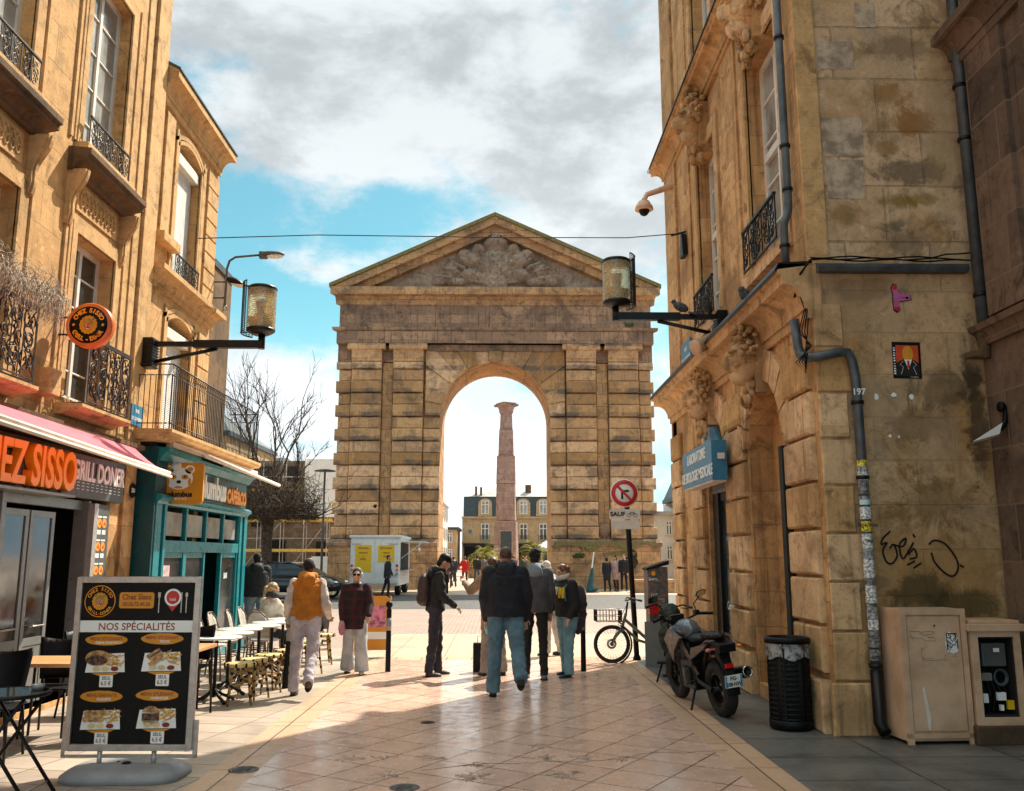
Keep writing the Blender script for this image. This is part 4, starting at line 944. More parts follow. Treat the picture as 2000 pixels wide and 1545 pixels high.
# capitals, architrave, frieze, cornice
mb = MB()
for (a, b) in ((-8.1, -6.45), (-5.8, -4.15), (3.78, 5.43), (6.12, 7.78)):
    mb.prof(FG, a, b, [(-.2, 12.35), (.36, 12.35), (.36, 12.5), (.40, 12.52)] + cove(12.55, 12.95, .40, .52) + [(.56, 12.98), (.56, 13.3), (-.2, 13.3)], 0, 0)
    mb.fb(FG, a - .22, b + .22, 13.0, 13.31, -.2, .58)
mb.build('capitals', M['G'], bG, keep=True, weld=False)
mb = MB(); mb.fb(FG, GX - 3.85, GX + 3.85, 12.96, 13.31, -.22, .2); mb.fb(FG, L0, L1, 12.36, 13.3, -.22, .0)
mb.fb(FG, L0 - .02, L1 + .02, 13.32, 14.02, -.3, .52); mb.fb(FG, L0 + .55, L1 - .55, 13.32, 14.0, -.3, .6)
mb.prof(FG, L0 - .02, L1 + .02, [(-.3, 14.02), (.6, 14.02), (.68, 14.1), (.68, 14.2), (-.3, 14.24)], .35, .35)
mb.fb(FG, L0 + .1, L1 - .1, 14.24, 15.55, -.3, .42)
mb.build('architrave', M['Gt'], bG, keep=True, weld=False)
mb = MB(); mb.prof(FG, L0 + .1, L1 - .1, [(-.3, 15.55), (.45, 15.55), (.45, 15.7)] + cove(15.7, 16.0, .48, .62) + [(.95, 16.02), (.95, 16.45), (-.3, 16.5)], .5, .5)
mb.build('cornice', M['Gw'], bG, keep=True)
# side walls above
mb = MB(); mb.box(L0 + .2, L1 - .2, 49.1, 48.9 + DEP - .02, 13.6, 16.4)
mb.poly(FG, [(L0 + .2, 16.4), (L1 - .2, 16.4), (GX, 20.5)], -DEP + .05, -.2); mb.build('upper_wall', M['Gt'], bG, keep=True)
# pediment
AX, AZ = -.2, 20.82
def rake(name, o0, o1, d0, d1, mt):
    mb = MB()
    for s in (-1, 1):
        ex = (L0 - .45) if s < 0 else (L1 + .45); sl = (AZ - 16.62) / abs(AX - ex)
        P0 = lambda h: (ex, 16.62 - h); P1 = lambda h: (AX, AZ - h)
        mb.poly(FG, [P0(o0), P1(o0), P1(o1), P0(o1)], d0, d1)
    return mb.build(name, M[mt], bG, keep=True)
rake('raking_cornice', 0, .2, -DEP, 1.0, 'moss')
def rake2(name, o0, o1, d1, mt):
    mb = MB()
    for s in (-1, 1):
        ex = (L0 - .4) if s < 0 else (L1 + .4); sl = (AZ - 16.62) / abs(AX - ex)
        lo = 16.48
        pts = [(AX, AZ - o0), (AX, AZ - o1)]
        xo = ex - s * ((o1 - .14) / sl); pts += [(xo, lo)]; xi = ex - s * max((o0 - .14) / sl, 0); pts += [(xi, lo)]
        mb.poly(FG, pts, -.3, d1)
    return mb.build(name, M[mt], bG, keep=True)
rake2('raking_moulding', .2, .62, .86, 'Gw'); rake2('raking_fillet', .62, 1.05, .5, 'Gw')
# tympanum with carved coat of arms (height field)
def hf(u, v):
    x, y = u - (-.15), v - 16.5; h = 0
    def g(cx, cy, rx, ry, a): 
        q = ((x - cx) / rx) ** 2 + ((y - cy) / ry) ** 2; return a * max(0, 1 - q) ** .6 if q < 1 else 0
    h = max(h, g(0, 1.55, .95, 1.05, .30)); h = max(h, g(0, 1.55, .75, .85, .24)); h = max(h, g(0, .45, .75, .7, .25))
    h = max(h, g(0, 2.75, .75, .42, .34)); h = max(h, g(0, 3.05, .35, .3, .36))
    for s in (-1, 1):
        h = max(h, g(s * 1.35, 1.75, .62, .5, .30), g(s * 1.75, 2.1, .45, .35, .26), g(s * 1.45, .9, .6, .42, .28), g(s * 2.2, .45, .55, .32, .24), g(s * 2.5, 1.2, .5, .5, .22), g(s * 3.1, .5, .5, .35, .2), g(s * 1.0, 2.4, .4, .35, .3))
        for q in range(7):   # fan of flags and palm fronds
            an = .12 + q * .17; L = 3.5 - q * .32; ca, sa = math.cos(an), math.sin(an); t_ = s * x * ca + (y - .35) * sa; pr = -s * x * sa + (y - .35) * ca
            if .6 < t_ < L: h = max(h, .13 * max(0, 1 - (pr / .13) ** 2) + (.12 * max(0, 1 - (pr / .26) ** 2) if t_ > L * .68 else 0))
        rr = math.hypot(s * x - 1.15, y - 1.45); h = max(h, .16 * max(0, 1 - ((rr - .75) / .12) ** 2))
        rr = math.hypot(s * x - 2.6, y - .9); h = max(h, .13 * max(0, 1 - ((rr - .5) / .1) ** 2))
    if h > .02: h += .035 * math.sin(x * 17 + math.sin(y * 9)) * math.sin(y * 19) + .02 * math.sin(x * 41) * math.sin(y * 37)
    return h
mb = MB(); nu, nvv = 150, 70; u0, u1, v0, v1 = -8.0, 7.7, 16.42, 20.2; vs = []
for j in range(nvv + 1):
    for i in range(nu + 1):
        u = u0 + (u1 - u0) * i / nu; v = v0 + (v1 - v0) * j / nvv; vs.append(FG.p(u, v, -.05 + 2.4 * hf(u, v)))
fs = []
for j in range(nvv):
    for i in range(nu):
        u = u0 + (u1 - u0) * (i + .5) / nu; v = v0 + (v1 - v0) * (j + .5) / nvv
        if v < 20.5 - abs(u - AX) * .45: a = j * (nu + 1) + i; fs.append((a, a + 1, a + nu + 2, a + nu + 1))
mb.add(vs, fs, True); mb.build('carved_tympanum', M['Gr'], bG, keep=True)
mb = MB()
for (x, z, y_) in ((7.3, 14.32, .55), (4.3, 1.75, .36), (6.9, 1.25, .36)):
    for k in range(60): mb.ell(FG.p(x + rnd.gauss(0, .14), z + abs(rnd.gauss(0, .1)) - (.1 if z < 3 else 0), y_ + rnd.uniform(0, .15)), rnd.uniform(.03, .06), n=5, m=4)
mb.build('weed', M['green'], bG, keep=True, weld=False)
mb = MB(); mb.tube([FG.p(5.75, 3.0, .0), FG.p(5.75, 1.5, .42)], .05, 6); mb.ell(FG.p(5.77, 3.1, .05), (.35, .1, .4), n=12, m=8); mb.build('drain_spout', M['Gt'], bG, keep=True, weld=False)
mb = MB(); mb.lathe(FG.p(-6.7, 4.4, .1), [(0, .3), (.1, .28), (.12, 0), (0, -.02)], 12, axis=(.6, -1, -.2)); mb.tube([FG.p(-6.7, 4.4, .1), FG.p(-6.2, 4.4, -.1)], .03, 6); mb.one('security_camera', M['blackm'], 'small dark camera on the left leg of the stone gate', 'camera')

# ---------------- twisted marble column ----------------
CXc, CYc = .78, 85.0
ob = thing('marble_column', 'tall tapering pink marble column on the square seen through the arch', 'column', (CXc, CYc, 0))
secs = [(0, 1.28), (4.9, 1.16), (5.0, 1.16), (5.05, 1.04), (8.4, .99), (8.45, 1.03), (11.1, .98), (11.15, .84), (13.6, .76), (13.65, .70), (15.2, .62), (15.25, .62)]
k0 = 0
for a, b in ((0, 1), (3, 4), (5, 6), (7, 8), (9, 10)):
    mb = MB(); (z0, r0), (z1, r1) = secs[a], secs[b]; n = 6; m = 5; vs = []
    for i in range(m + 1):
        z = z0 + (z1 - z0) * i / m; r = r0 + (r1 - r0) * i / m
        for k in range(n): an = 2 * math.pi * (k + .25 + z * .018) / n; vs.append((r * math.cos(an), r * math.sin(an), z))
    fs = [(i * n + k, i * n + (k + 1) % n, (i + 1) * n + (k + 1) % n, (i + 1) * n + k) for i in range(m) for k in range(n)] + [list(range(n))[::-1], list(range(m * n, m * n + n))]
    mb.add(vs, fs); mb.build('shaft_drum', M['pinkst'], ob)
mb = MB(); mb.lathe((0, 0, 0), [(.6, 15.2), (.66, 15.3), (.70, 15.6), (.82, 15.85), (.82, 15.95)], 24); mb.build('capital', M['pinkst'], ob)
mb = MB(); mb.box(-.86, .86, -.86, .86, 15.9, 16.1, rot=(0, 0, .5)); mb.box(-.72, .72, -.72, .72, 16.1, 16.22, rot=(0, 0, .5)); mb.build('abacus', M['Gt'], ob)
mb = MB(); mb.box(-.62, .62, -1.32, -1.24, 1.6, 4.1); mb.build('relief_frame', M['Gr'], ob); mb = MB(); mb.box(-.5, .5, -1.34, -1.25, 1.7, 4.0); mb.build('relief_panel', M['slate'], ob)

# ---------------- buildings beyond ----------------
def farwin(mb_f, mb_g, F, a, b, c, e, rise=0, d=0.02):
    """frame and glass of one distant window"""
    mb_f.fb(F, a, a + .12, c, e, d, d + .08); mb_f.fb(F, b - .12, b, c, e, d, d + .08); mb_f.fb(F, (a + b) / 2 - .06, (a + b) / 2 + .06, c, e, d, d + .08)
    mb_f.fb(F, a, b, e - .12, e, d + .002, d + .085); mb_f.fb(F, a, b, c, c + .1, d + .002, d + .085); mb_f.fb(F, a, b, c + (e - c) * .7 - .05, c + (e - c) * .7 + .05, d + .002, d + .085)
    mb_g.fb(F, a + .02, b - .02, c + .02, e - .02, d - .04, d + .03)
YB = 125.0; FM = Fr((0, YB, 0), (1, 0, 0), (0, -1, 0)); sB = YB / 1750
bM = thing('mansard_house', 'ochre house with a dark mansard roof seen through the arch', 'building', (2, YB, 0))
mb = MB(); mb.box(-4.9, 16, YB, YB + 10, 0, 7.0); mb.build('wall', M['far'], bM, keep=True)
mb = MB(); mb.fb(FM, -5.0, 16.1, 6.9, 7.15, -.2, .3); mb.fb(FM, -4.95, 16, 3.45, 3.7, -.2, .2); mb.build('cornice', M['far'], bM, keep=True)
mb = MB(); mb.poly(Fr((0, YB, 0), (0, 1, 0), (1, 0, 0)), [(0, 7.15), (.7, 9.95), (9, 9.95), (9.9, 7.15)], -4.75, 16); mb.build('mansard_roof', M['slate'], bM, keep=True)
mb = MB(); mb.add([(-4.6, YB + .6, 9.95), (16, YB + .6, 9.95), (16, YB + 5, 11.85), (.3, YB + 5, 11.85), (-4.6, YB + 9, 9.95), (16, YB + 9, 9.95)], [(0, 1, 2, 3), (0, 3, 4), (4, 3, 2, 5)]); rf = mb.build('upper_roof', M['zinc'], bM, keep=True)
mb = MB(); mb.box(3.9, 4.7, YB + 2, YB + 2.6, 10.2, 11.7); mb.box(-3.2, -2.9, YB + 1, YB + 1.5, 10.0, 11.4); mb.box(-2.5, -2.2, YB + 1, YB + 1.5, 10.0, 11.3); mb.build('chimney', M['dkhood'], bM, keep=True)
for cx in (-1.75, 4.1, 10.2):
    cx = {-1.75: -1.78, 4.1: 4.0, 10.2: 9.6}[cx] if False else cx
for cx in (-1.75, 3.55, 6.28):
    mb = MB(); mb.poly(FM, [(cx - .95, 7.2), (cx - .95, 8.9)] + [(cx - .95 * math.cos(math.pi * k / 8), 8.9 + .75 * math.sin(math.pi * k / 8)) for k in range(1, 8)] + [(cx + .95, 8.9), (cx + .95, 7.2)], -.9, .12); dm = mb.build('dormer', M['far'], bM, keep=True)
    f_, g_ = MB(), MB(); farwin(f_, g_, FM, cx - .55, cx + .55, 7.5, 9.35, d=.14); f_.build('window_frame', M['white'], bM, keep=True, weld=False); g_.build('window_pane', M['glassw'], bM, keep=True, weld=False)
    f_, g_ = MB(), MB(); farwin(f_, g_, FM, cx - .55, cx + .55, 3.9, 6.2, d=.02); f_.build('window_frame', M['white'], bM, keep=True, weld=False); g_.build('window_pane', M['glass'], bM, keep=True, weld=False)
    mb = MB(); 
    for k in range(9): mb.tube([FM.p(cx - .65 + .16 * k, 3.85, .3), FM.p(cx - .65 + .16 * k, 4.5, .3)], .02, 4)
    mb.fb(FM, cx - .7, cx + .7, 4.5, 4.55, .26, .34); mb.build('window_railing', M['iron'], bM, keep=True, weld=False)
mb = MB(); mb.fb(FM, -4.6, 15.5, .2, 3.2, -.05, .05); mb.build('shop_window', M['dark'], bM, keep=True)
mb = MB(); mb.fb(FM, -4.7, 15.8, 3.05, 3.5, .0, 1.1); mb.build('shop_awning', M['iron'], bM, keep=True)
mb = MB(); mb.poly(FM, [(-4.05, 5.2), (-3.8, 4.7), (-3.55, 5.2), (-3.65, 5.4), (-3.8, 5.3), (-3.95, 5.4)], .03, .06); mb.build('blue_plaque', M['bluesign'], bM, keep=True)
def block(name, label, x0, x1, y0, y1, z1, mt, rows, cols, roof='slate', face='y', wf='white', base=1.0, rh=0.0):
    t_ = thing(name, label, 'building', ((x0 + x1) / 2, y0, 0))
    mb = MB(); mb.box(x0, x1, y0, y1, 0, z1); mb.build('wall', M[mt], t_, keep=True)
    mb = MB(); mb.box(x0 - .25, x1 + .25, y0 - .25, y1 + .25, z1, z1 + .35)
    if rh: mb.add([(x0 - .2, y0 - .2, z1 + .35), (x1 + .2, y0 - .2, z1 + .35), (x1 + .2, y1, z1 + .35), (x0 - .2, y1, z1 + .35), (x0 + (x1 - x0) * .15, (y0 + y1) / 2, z1 + rh), (x1 - (x1 - x0) * .15, (y0 + y1) / 2, z1 + rh)], [(0, 1, 5, 4), (1, 2, 5), (2, 3, 4, 5), (3, 0, 4)])
    mb.build('roof', M[roof], t_, keep=True)
    F_ = {'y': Fr((0, y0, 0), (1, 0, 0), (0, -1, 0)), 'l': Fr((x1, 0, 0), (0, 1, 0), (1, 0, 0)), 'r': Fr((x0, 0, 0), (0, 1, 0), (-1, 0, 0))}[face]
    a0, a1 = (x0, x1) if face == 'y' else (y0, y1)
    for r_ in range(rows):
        h = (z1 - base) / rows
        for c_ in range(cols):
            w_ = (a1 - a0) / cols; ua = a0 + w_ * (c_ + .3); ub = a0 + w_ * (c_ + .7); va = base + h * (r_ + .2); vb = base + h * (r_ + .8)
            f_, g_ = MB(), MB(); farwin(f_, g_, F_, ua, ub, va, vb, d=.02); o = f_.build('window', M[wf], t_, keep=True, weld=False)
            g = g_.build('pane', M['glass'], o, keep=False)
            for v in g.data.vertices: v.co -= t_.location
    return t_
M['renderwhite'] = mat('pale_render', (.72, .66, .58), .8, var=.08, vs=.5)
block('apartment_block', 'white slim building at the left edge of the view through the arch', -9.5, -6.2, 88, 112, 7.6, 'renderwhite', 3, 6, 'renderwhite', 'l')
block('low_house', 'narrow low house between the white building and the mansard house', -9.2, -5.4, 120, 130, 5.2, 'far', 2, 2, 'slate')
block('slate_house', 'pale stone house with a steep slate roof just right of the gate', 15.3, 21.5, 70, 82, 6.4, 'far', 2, 3, 'slate', rh=4.6)
block('corner_house', 'small pale house seen between the gate and the right-hand corner building', 12.3, 15.1, 76, 84, 5.1, 'renderwhite', 2, 2, 'zinc', rh=1.2)
block('square_house', 'stone house beyond the square hidden mostly by the gate on the left', -40, -20, 66, 80, 10.5, 'far', 3, 7, 'slate', rh=3)
# building under scaffolding
bS = thing('scaffolded_building', 'rough stone building wrapped in scaffolding left of the gate', 'building', (-16, 62, 0))
M['raw'] = stone('raw_masonry', (.27, .21, .16), (.20, .15, .115), (.12, .09, .07), .3, .5, .02, stain=.8, streak=.3, jmix=.5)
mb = MB(); mb.box(-19.5, -10.2, 62.3, 74, 0, 6.6); mb.box(-17.8, -13.5, 62.8, 74, 6.6, 8.3); mb.build('wall', M['raw'], bS, keep=True)
for k, (a, b, c, e) in enumerate([(-15.6, -14.5, .2, 2.8), (-12.9, -12.1, 4.1, 5.4), (-16.9, -16.0, 3.7, 5.2), (-14.9, -14.1, 4.0, 5.3), (-12.4, -11.4, .3, 2.7), (-16.5, -15.6, 6.9, 7.9), (-14.7, -13.9, 6.9, 7.9)]):
    mb = MB(); mb.box(a, b, 62.2 if c < 6 else 62.7, 62.9, c, e); mb.build('dark_opening', M['dark'], bS, keep=True)
st = thing('scaffolding', 'steel tube scaffolding with yellow rails in front of the rough stone building', 'scaffolding', (-15, 61, 0))
M['tube'] = mat('galvanised_tube', (.42, .40, .38), .4, .4); M['board'] = mat('yellow_rail', (.62, .40, .06), .6, var=.15)
mb = MB(); xs_ = [-19.2 + k * 1.55 for k in range(6)]
for x in xs_:
    for y in (60.9, 61.8): mb.tube([(x, y, 0), (x, y, 8.4 if x < -13 else 6.6)], .035, 5)
    for z in (2.0, 4.0, 6.0): mb.tube([(x, 60.9, z), (x, 61.8, z)], .03, 4)
for z in (2.9, 4.9, 7.0):
    mb.tube([(-19.4, 60.9, z), (-11.2, 60.9, z)], .03, 4)
for k, x in enumerate(xs_[:-1]):
    for j, z in enumerate((0, 2, 4)):
        if (k + j) % 2: mb.tube([(x, 60.88, z), (x + 1.55, 60.88, z + 2)], .025, 4)
mb.build('tube_frame', M['tube'], st, keep=True, weld=False)
for z in (2.0, 4.0, 6.0):
    mb = MB(); mb.box(-19.4, -11.1, 60.9, 61.8, z, z + .06); mb.box(-19.4, -11.1, 60.84, 60.87, z + .02, z + .2); mb.build('walkway', M['board'], st, keep=True)
mb = MB(); n = 14
vs = [(-13.0 + 2.4 * i / n + 0, 60.75 + .06 * math.sin(i * 1.7 + j), 4.3 + 3.9 * j / 8) for j in range(9) for i in range(n + 1)]
mb.add(vs, [(j * (n + 1) + i, j * (n + 1) + i + 1, (j + 1) * (n + 1) + i + 1, (j + 1) * (n + 1) + i) for j in range(8) for i in range(n)], True)
for x in (-13, -10.6): mb.tube([(x, 60.8, 3.8), (x, 60.8, 8.4)], .04, 5)
mb.one('white_sheeting', M['vanwhite'], 'tall white protective sheet on the scaffolding beside the gate', 'sheet')
mb = MB(); mb.box(-10.6, -9.6, 52, 52.08, .1, 1.7); mb.one('white_hoarding', M['vanwhite'], 'white hoarding panel standing behind the parked black car', 'panel')
# distant houses closing the square
block('terrace_house', 'row of stone houses far beyond the scaffolding', -34, -20.2, 90, 100, 9.5, 'far', 3, 5, 'slate', rh=2.5)

# square: bench, tent, planters, palms, tree, lamp
mb = MB(); mb.box(-.9, 4.6, -.35, .35, 0, .48); mb.box(-1, 4.7, -.42, .42, .48, .62); o = mb.one('stone_bench', M['Gw'], 'long low stone bench beside the right leg of the gate', 'bench', bevel=.02); o.location = (7.4, 43.5, 0)
tn = thing('market_tent', 'white pavilion tent roof seen through the arch behind the two walkers', 'tent', (5.5, 76, 0))
mb = MB(); mb.add([(-2.6, -2, 2.4), (2.6, -2, 2.4), (2.6, 2, 2.4), (-2.6, 2, 2.4), (-1.2, 0, 3.1), (1.6, 0, 3.1)], [(0, 1, 5, 4), (1, 2, 5), (2, 3, 4, 5), (3, 0, 4)]); mb.box(-2.6, 2.6, -2.02, -1.98, 2.1, 2.42); mb.box(-2.62, -2.58, -2, 2, 2.1, 2.42); mb.build('canopy', M['vanwhite'], tn)
for x in (-2.5, 2.5):
    for y in (-1.9, 1.9): mb = MB(); mb.tube([(x, y, 0), (x, y, 2.4)], .04, 6); mb.build('pole', M['alu'], tn)
mb = MB(); mb.box(-2.4, 2.4, -1.6, -1.5, 0, 1.9); mb.build('side_panel', M['teald'], tn)
def palm(loc, s, label):
    t_ = thing('palm', label, 'palm', loc)
    mb = MB(); mb.tube([(0, 0, 0), (0, 0, .9 * s), (.02, 0, 1.5 * s)], [.3 * s, .26 * s, .2 * s], 10); mb.build('trunk', M['bark'], t_)
    mb = MB(); r3 = random.Random(int(loc[0] * 10))
    for k in range(42):
        an = r3.uniform(0, 6.28); el = r3.uniform(.1, 1.25); L = r3.uniform(1.6, 2.3) * s; p = []
        for j in range(8):
            q = j / 7; rad = L * q * math.cos(el) ; z = 1.5 * s + L * q * math.sin(el) - 1.2 * s * q ** 2.2; p.append(Vector((rad * math.cos(an), rad * math.sin(an), z)))
        side = Vector((-math.sin(an), math.cos(an), 0))
        for j in range(7):
            for sd_ in (-1, 1):
                for m_ in (0, .5):
                    b_ = p[j].lerp(p[j + 1], m_); l_ = .42 * s * (1 - abs(j / 7 - .4)); tip = b_ + side * sd_ * l_ + (p[j + 1] - p[j]) * .9 - Vector((0, 0, .06 * s)); w_ = (p[j + 1] - p[j]) * .28
                    mb.add([b_, b_ + w_, tip], [(0, 1, 2)])
    mb.build('crown', M['leafy'], t_, weld=False)
    mb = MB(); mb.lathe((0, 0, 0), [(1.3 * s, 0), (1.4 * s, .9), (1.3 * s, .9), (1.25 * s, .5)], 20); mb.build('planter', M['Gw'], t_)
palm((-.9, 74, 0), 1.15, 'yellow-green palm left of the marble column'); palm((3.1, 72, 0), 1.25, 'yellow-green palm right of the marble column')

lp = thing('lamp_post', 'tall thin grey lamp post with a flat disc head beside the gate', 'lamp post', (-9.05, 47, 0))
mb = MB(); mb.tube([(0, 0, 0), (0, 0, 6.1)], [.07, .05], 8); mb.tube([(0, 0, 0), (0, 0, .5)], .11, 8); mb.build('pole', M['pipe'], lp); mb = MB(); mb.lathe((0, 0, 6.05), [(0, 0), (.55, .03), (.55, .07), (.2, .14), (0, .15)], 20); mb.build('lamp_head', M['pipe'], lp)
# bare tree
tr = thing('bare_tree', 'leafless pollarded tree behind the café awning', 'tree', (-9.5, 37.5, 0))
mb = MB(); mb.tube([(0, 0, 0), (.03, 0, 1.2), (-.02, .05, 2.4), (0, 0, 3.3)], [.26, .22, .21, .27], 10); mb.build('trunk', M['bark'], tr)
mb = MB(); r3 = random.Random(17)
def branch(p, d, L, r, depth):
    n_ = 4; pts = [Vector(p)]; dd = Vector(d)
    for j in range(n_):
        dd = (dd + Vector((r3.gauss(0, .12), r3.gauss(0, .12), r3.gauss(.03, .09)))).normalized(); pts.append(pts[-1] + dd * L / n_)
    mb.tube(pts, [r * (1 - .6 * j / n_) for j in range(n_ + 1)], 5 if r > .02 else 3, caps=False)
    if depth:
        for k in range(4 if depth > 1 else 5):
            j = r3.randint(1, n_); a = r3.uniform(.35, .85); ax = Vector((r3.gauss(0, 1), r3.gauss(0, 1), r3.gauss(0, .4))).normalized(); nd = (dd + ax * a + Vector((0, 0, .15))).normalized()
            branch(pts[j], nd, L * r3.uniform(.42, .66), max(r * .48, .012), depth - 1)
for k in range(15):
    an = k * 2.4; el = r3.uniform(.12, 1.4); branch((0, 0, 3.2 + r3.uniform(-.1, .25)), (math.cos(an) * math.cos(el), math.sin(an) * math.cos(el), math.sin(el)), r3.uniform(1.4, 2.1) + (2.1 if el > .9 else 0), .075, 3)
mb.build('crown', M['bark'], tr, weld=False)
mb = MB()
r3 = random.Random(8)
for k in range(5200):
    an = r3.uniform(0, 6.28); rr = 2.1 * math.sqrt(r3.random()); z = 3.3 + r3.uniform(0, 1.9) * r3.random() - rr * .05; p = Vector((rr * math.cos(an), rr * math.sin(an), z)); q = p + Vector((r3.gauss(0, .25), r3.gauss(0, .25), r3.gauss(.12, .2)))
    mb.tube([p, (p + q) / 2 + Vector((0, 0, .03)), q], [.010, .009, .006], 3, caps=False)
mb.build('twigs', M['bark'], tr, weld=False)
# ---------------- street lamps on wall brackets ----------------
def bracket_lamp(name, label, wall_x, y, lx, z, s):
    """s = +1: arm runs towards +x"""
    t_ = thing(name, label, 'street lamp', (wall_x, y, z)); L = abs(lx - wall_x)
    mb = MB(); mb.box(0, s * .14, -.11, .11, -.28, .14)
    for k in range(10): mb.box(s * .02, s * .155, -.12, .12, -.27 + k * .04, -.25 + k * .04)
    mb.build('wall_plate', M['blackm'], t_)
    mb = MB(); mb.box(0.1 * s, s * (L * .55), -.03, .03, .03, .1); mb.box(s * (L * .42), s * L, -.045, .045, .01, .12); mb.tube([(s * .1, 0, -.2), (s * L * .62, 0, .0)], .028, 6); mb.tube([(s * L, 0, .0), (s * L, 0, .2)], .05, 8); mb.build('arm', M['blackm'], t_)
    mb = MB(); c = Vector((s * (L - .02), 0, .2)); mb.lathe(c, [(.02, 0), (.1, .0), (.16, .03), (.2, .06), (.2, .09), (.17, .09), (.1, .06), (.02, .06)], 24); mb.lathe(c, [(0, .72), (.19, .71), (.205, .69), (.205, .665), (0, .665)], 24); mb.build('lamp_cap', M['blackm'], t_)
    mb = MB(); pr = []
    for k in range(19): pr += [(.193, .09 + k * .0305), (.200, .09 + k * .0305 + .012), (.192, .09 + k * .0305 + .028)]
    mb.lathe(c, pr, 28); mb.build('lamp_shade', M['lampshade'], t_)
    mb = MB(); mb.lathe(c, [(.0, .1), (.1, .1), (.12, .2), (.12, .27), (.04, .3), (.06, .5), (.0, .52)], 14); mb.lathe(c, [(0, .6), (.14, .6), (.1, .66), (0, .66)], 14); mb.build('lamp_core', M['gold'], t_)
    mb = MB(); r_ = .27; n = 9
    for k in range(n + 1):
        a = math.pi + (k / n - .5) * 1.75 if s > 0 else (k / n - .5) * 1.75
        x, y_ = c.x + r_ * math.cos(a), r_ * math.sin(a); mb.tube([(x, y_, .22), (x, y_, .95)], .006, 4)
    for k in range(26):
        z_ = .22 + .73 * k / 25; mb.tube([(c.x + r_ * math.cos(a), r_ * math.sin(a), z_) for a in [(math.pi if s > 0 else 0) + (j / 8 - .5) * 1.75 for j in range(9)]], .005 if k % 25 else .012, 4)
    for z_ in (.24, .93): mb.tube([(c.x, 0, z_), (c.x + (-1 if s > 0 else 1) * r_, 0, z_)], .008, 4)
    mb.build('mesh_guard', M['blackm'], t_, weld=False)
    return t_
bracket_lamp('bracket_lamp', 'cylindrical louvred street lamp on a black arm fixed to the left townhouse', -4.98, 12.4, -3.35, 4.57, 1)
bracket_lamp('bracket_lamp', 'cylindrical louvred street lamp on a black arm fixed to the right corner building', 3.26, 12.4, 1.68, 5.0, -1)
pj = thing('projector', 'white cylindrical projector hanging under the right-hand lamp bracket', 'spotlight', (3.05, 12.3, 4.72))
mb = MB(); mb.lathe((0, 0, 0), [(0, -.02), (.1, -.02), (.1, .32), (.12, .33), (.12, .36), (0, .36)], 18, axis=(-.8, -.3, -.45)); mb.build('housing', M['cabinet'], pj); mb = MB(); mb.tube([(0, 0, 0), (-.05, 0, .25), (.1, 0, .3)], .012, 5); mb.build('bracket', M['alu'], pj)
# twin street lights on the far left corner
dl = thing('wall_floodlights', 'curved pipe arm with two grey road lamps at the far left corner', 'street lamp', (-4.95, 15.75, 6.5))
mb = MB(); mb.tube([(0, 0, -.35), (0, 0, .35), (.04, 0, .5), (.14, 0, .57), (.62, 0, .62)], .022, 7); mb.tube([(-.35, 0, -.2), (0, 0, -.2)], .02, 5); mb.tube([(-.35, 0, .1), (0, 0, .1)], .02, 5); mb.tube([(0, 0, -.3), (.05, 0, -.42), (-.03, 0, -.45), (-.02, 0, -.3)], .008, 4); mb.build('arm', M['pipe'], dl)
mb = MB(); mb.ell((.8, 0, .63), (.24, .11, .055)); mb.box(.58, .72, -.05, .05, .55, .67); mb.build('lamp_head', M['pipe'], dl, weld=False)
mb = MB(); mb.ell((.85, 0, .6), (.17, .085, .05)); mb.build('lens', M['white'], dl)
mb = MB(); mb.ell((.17, 0, .1), (.17, .1, .07), rot=(0, .45, 0)); mb.build('lamp_head', M['black'], dl); mb = MB(); mb.ell((.2, 0, .06), (.14, .08, .055), rot=(0, .35, 0)); mb.build('lens', M['white'], dl)
# round grill sign
rs = thing('round_sign', 'round black and orange hanging sign with a lion head on the left townhouse', 'sign', (-4.65, 10.0, 4.27))
FR = Fr((-4.65, 10.0, 4.27), (1, 0, 0), (0, -1, 0))
mb = MB(); mb.lathe((0, 0, 0), [(0, -.06), (.245, -.06), (.26, -.05), (.26, .05), (.245, .06), (0, .06)], 40, axis=(0, -1, 0)); mb.build('sign_box', mat('burnt_orange', (.70, .15, .02), .35), rs)
mb = MB(); mb.lathe((0, 0, 0), [(.0, .062), (.215, .062), (.215, .066), (0, .066)], 40, axis=(0, -1, 0)); mb.build('sign_face', M['black'], rs)
def arc_text(s, F, cu, cv, r, a0, a1, size, mt, parent, flip=False, d=.07, bold=.003):
    for k, ch in enumerate(s):
        if ch == ' ': continue
        a = R(a0 + (a1 - a0) * k / max(len(s) - 1, 1)); text(ch, F, cu + r * math.cos(a), cv + r * math.sin(a), d, size, mt, parent, .002, bold, 1, rot=(a - math.pi / 2) if not flip else (a + math.pi / 2), name='lettering')
arc_text('CHEZ SISSO', FR, 0, 0, .165, 150, 30, .07, M['orange'], rs); arc_text('GRILL - DONER', FR, 0, 0, .17, 212, 328, .07, M['orange'], rs, True)
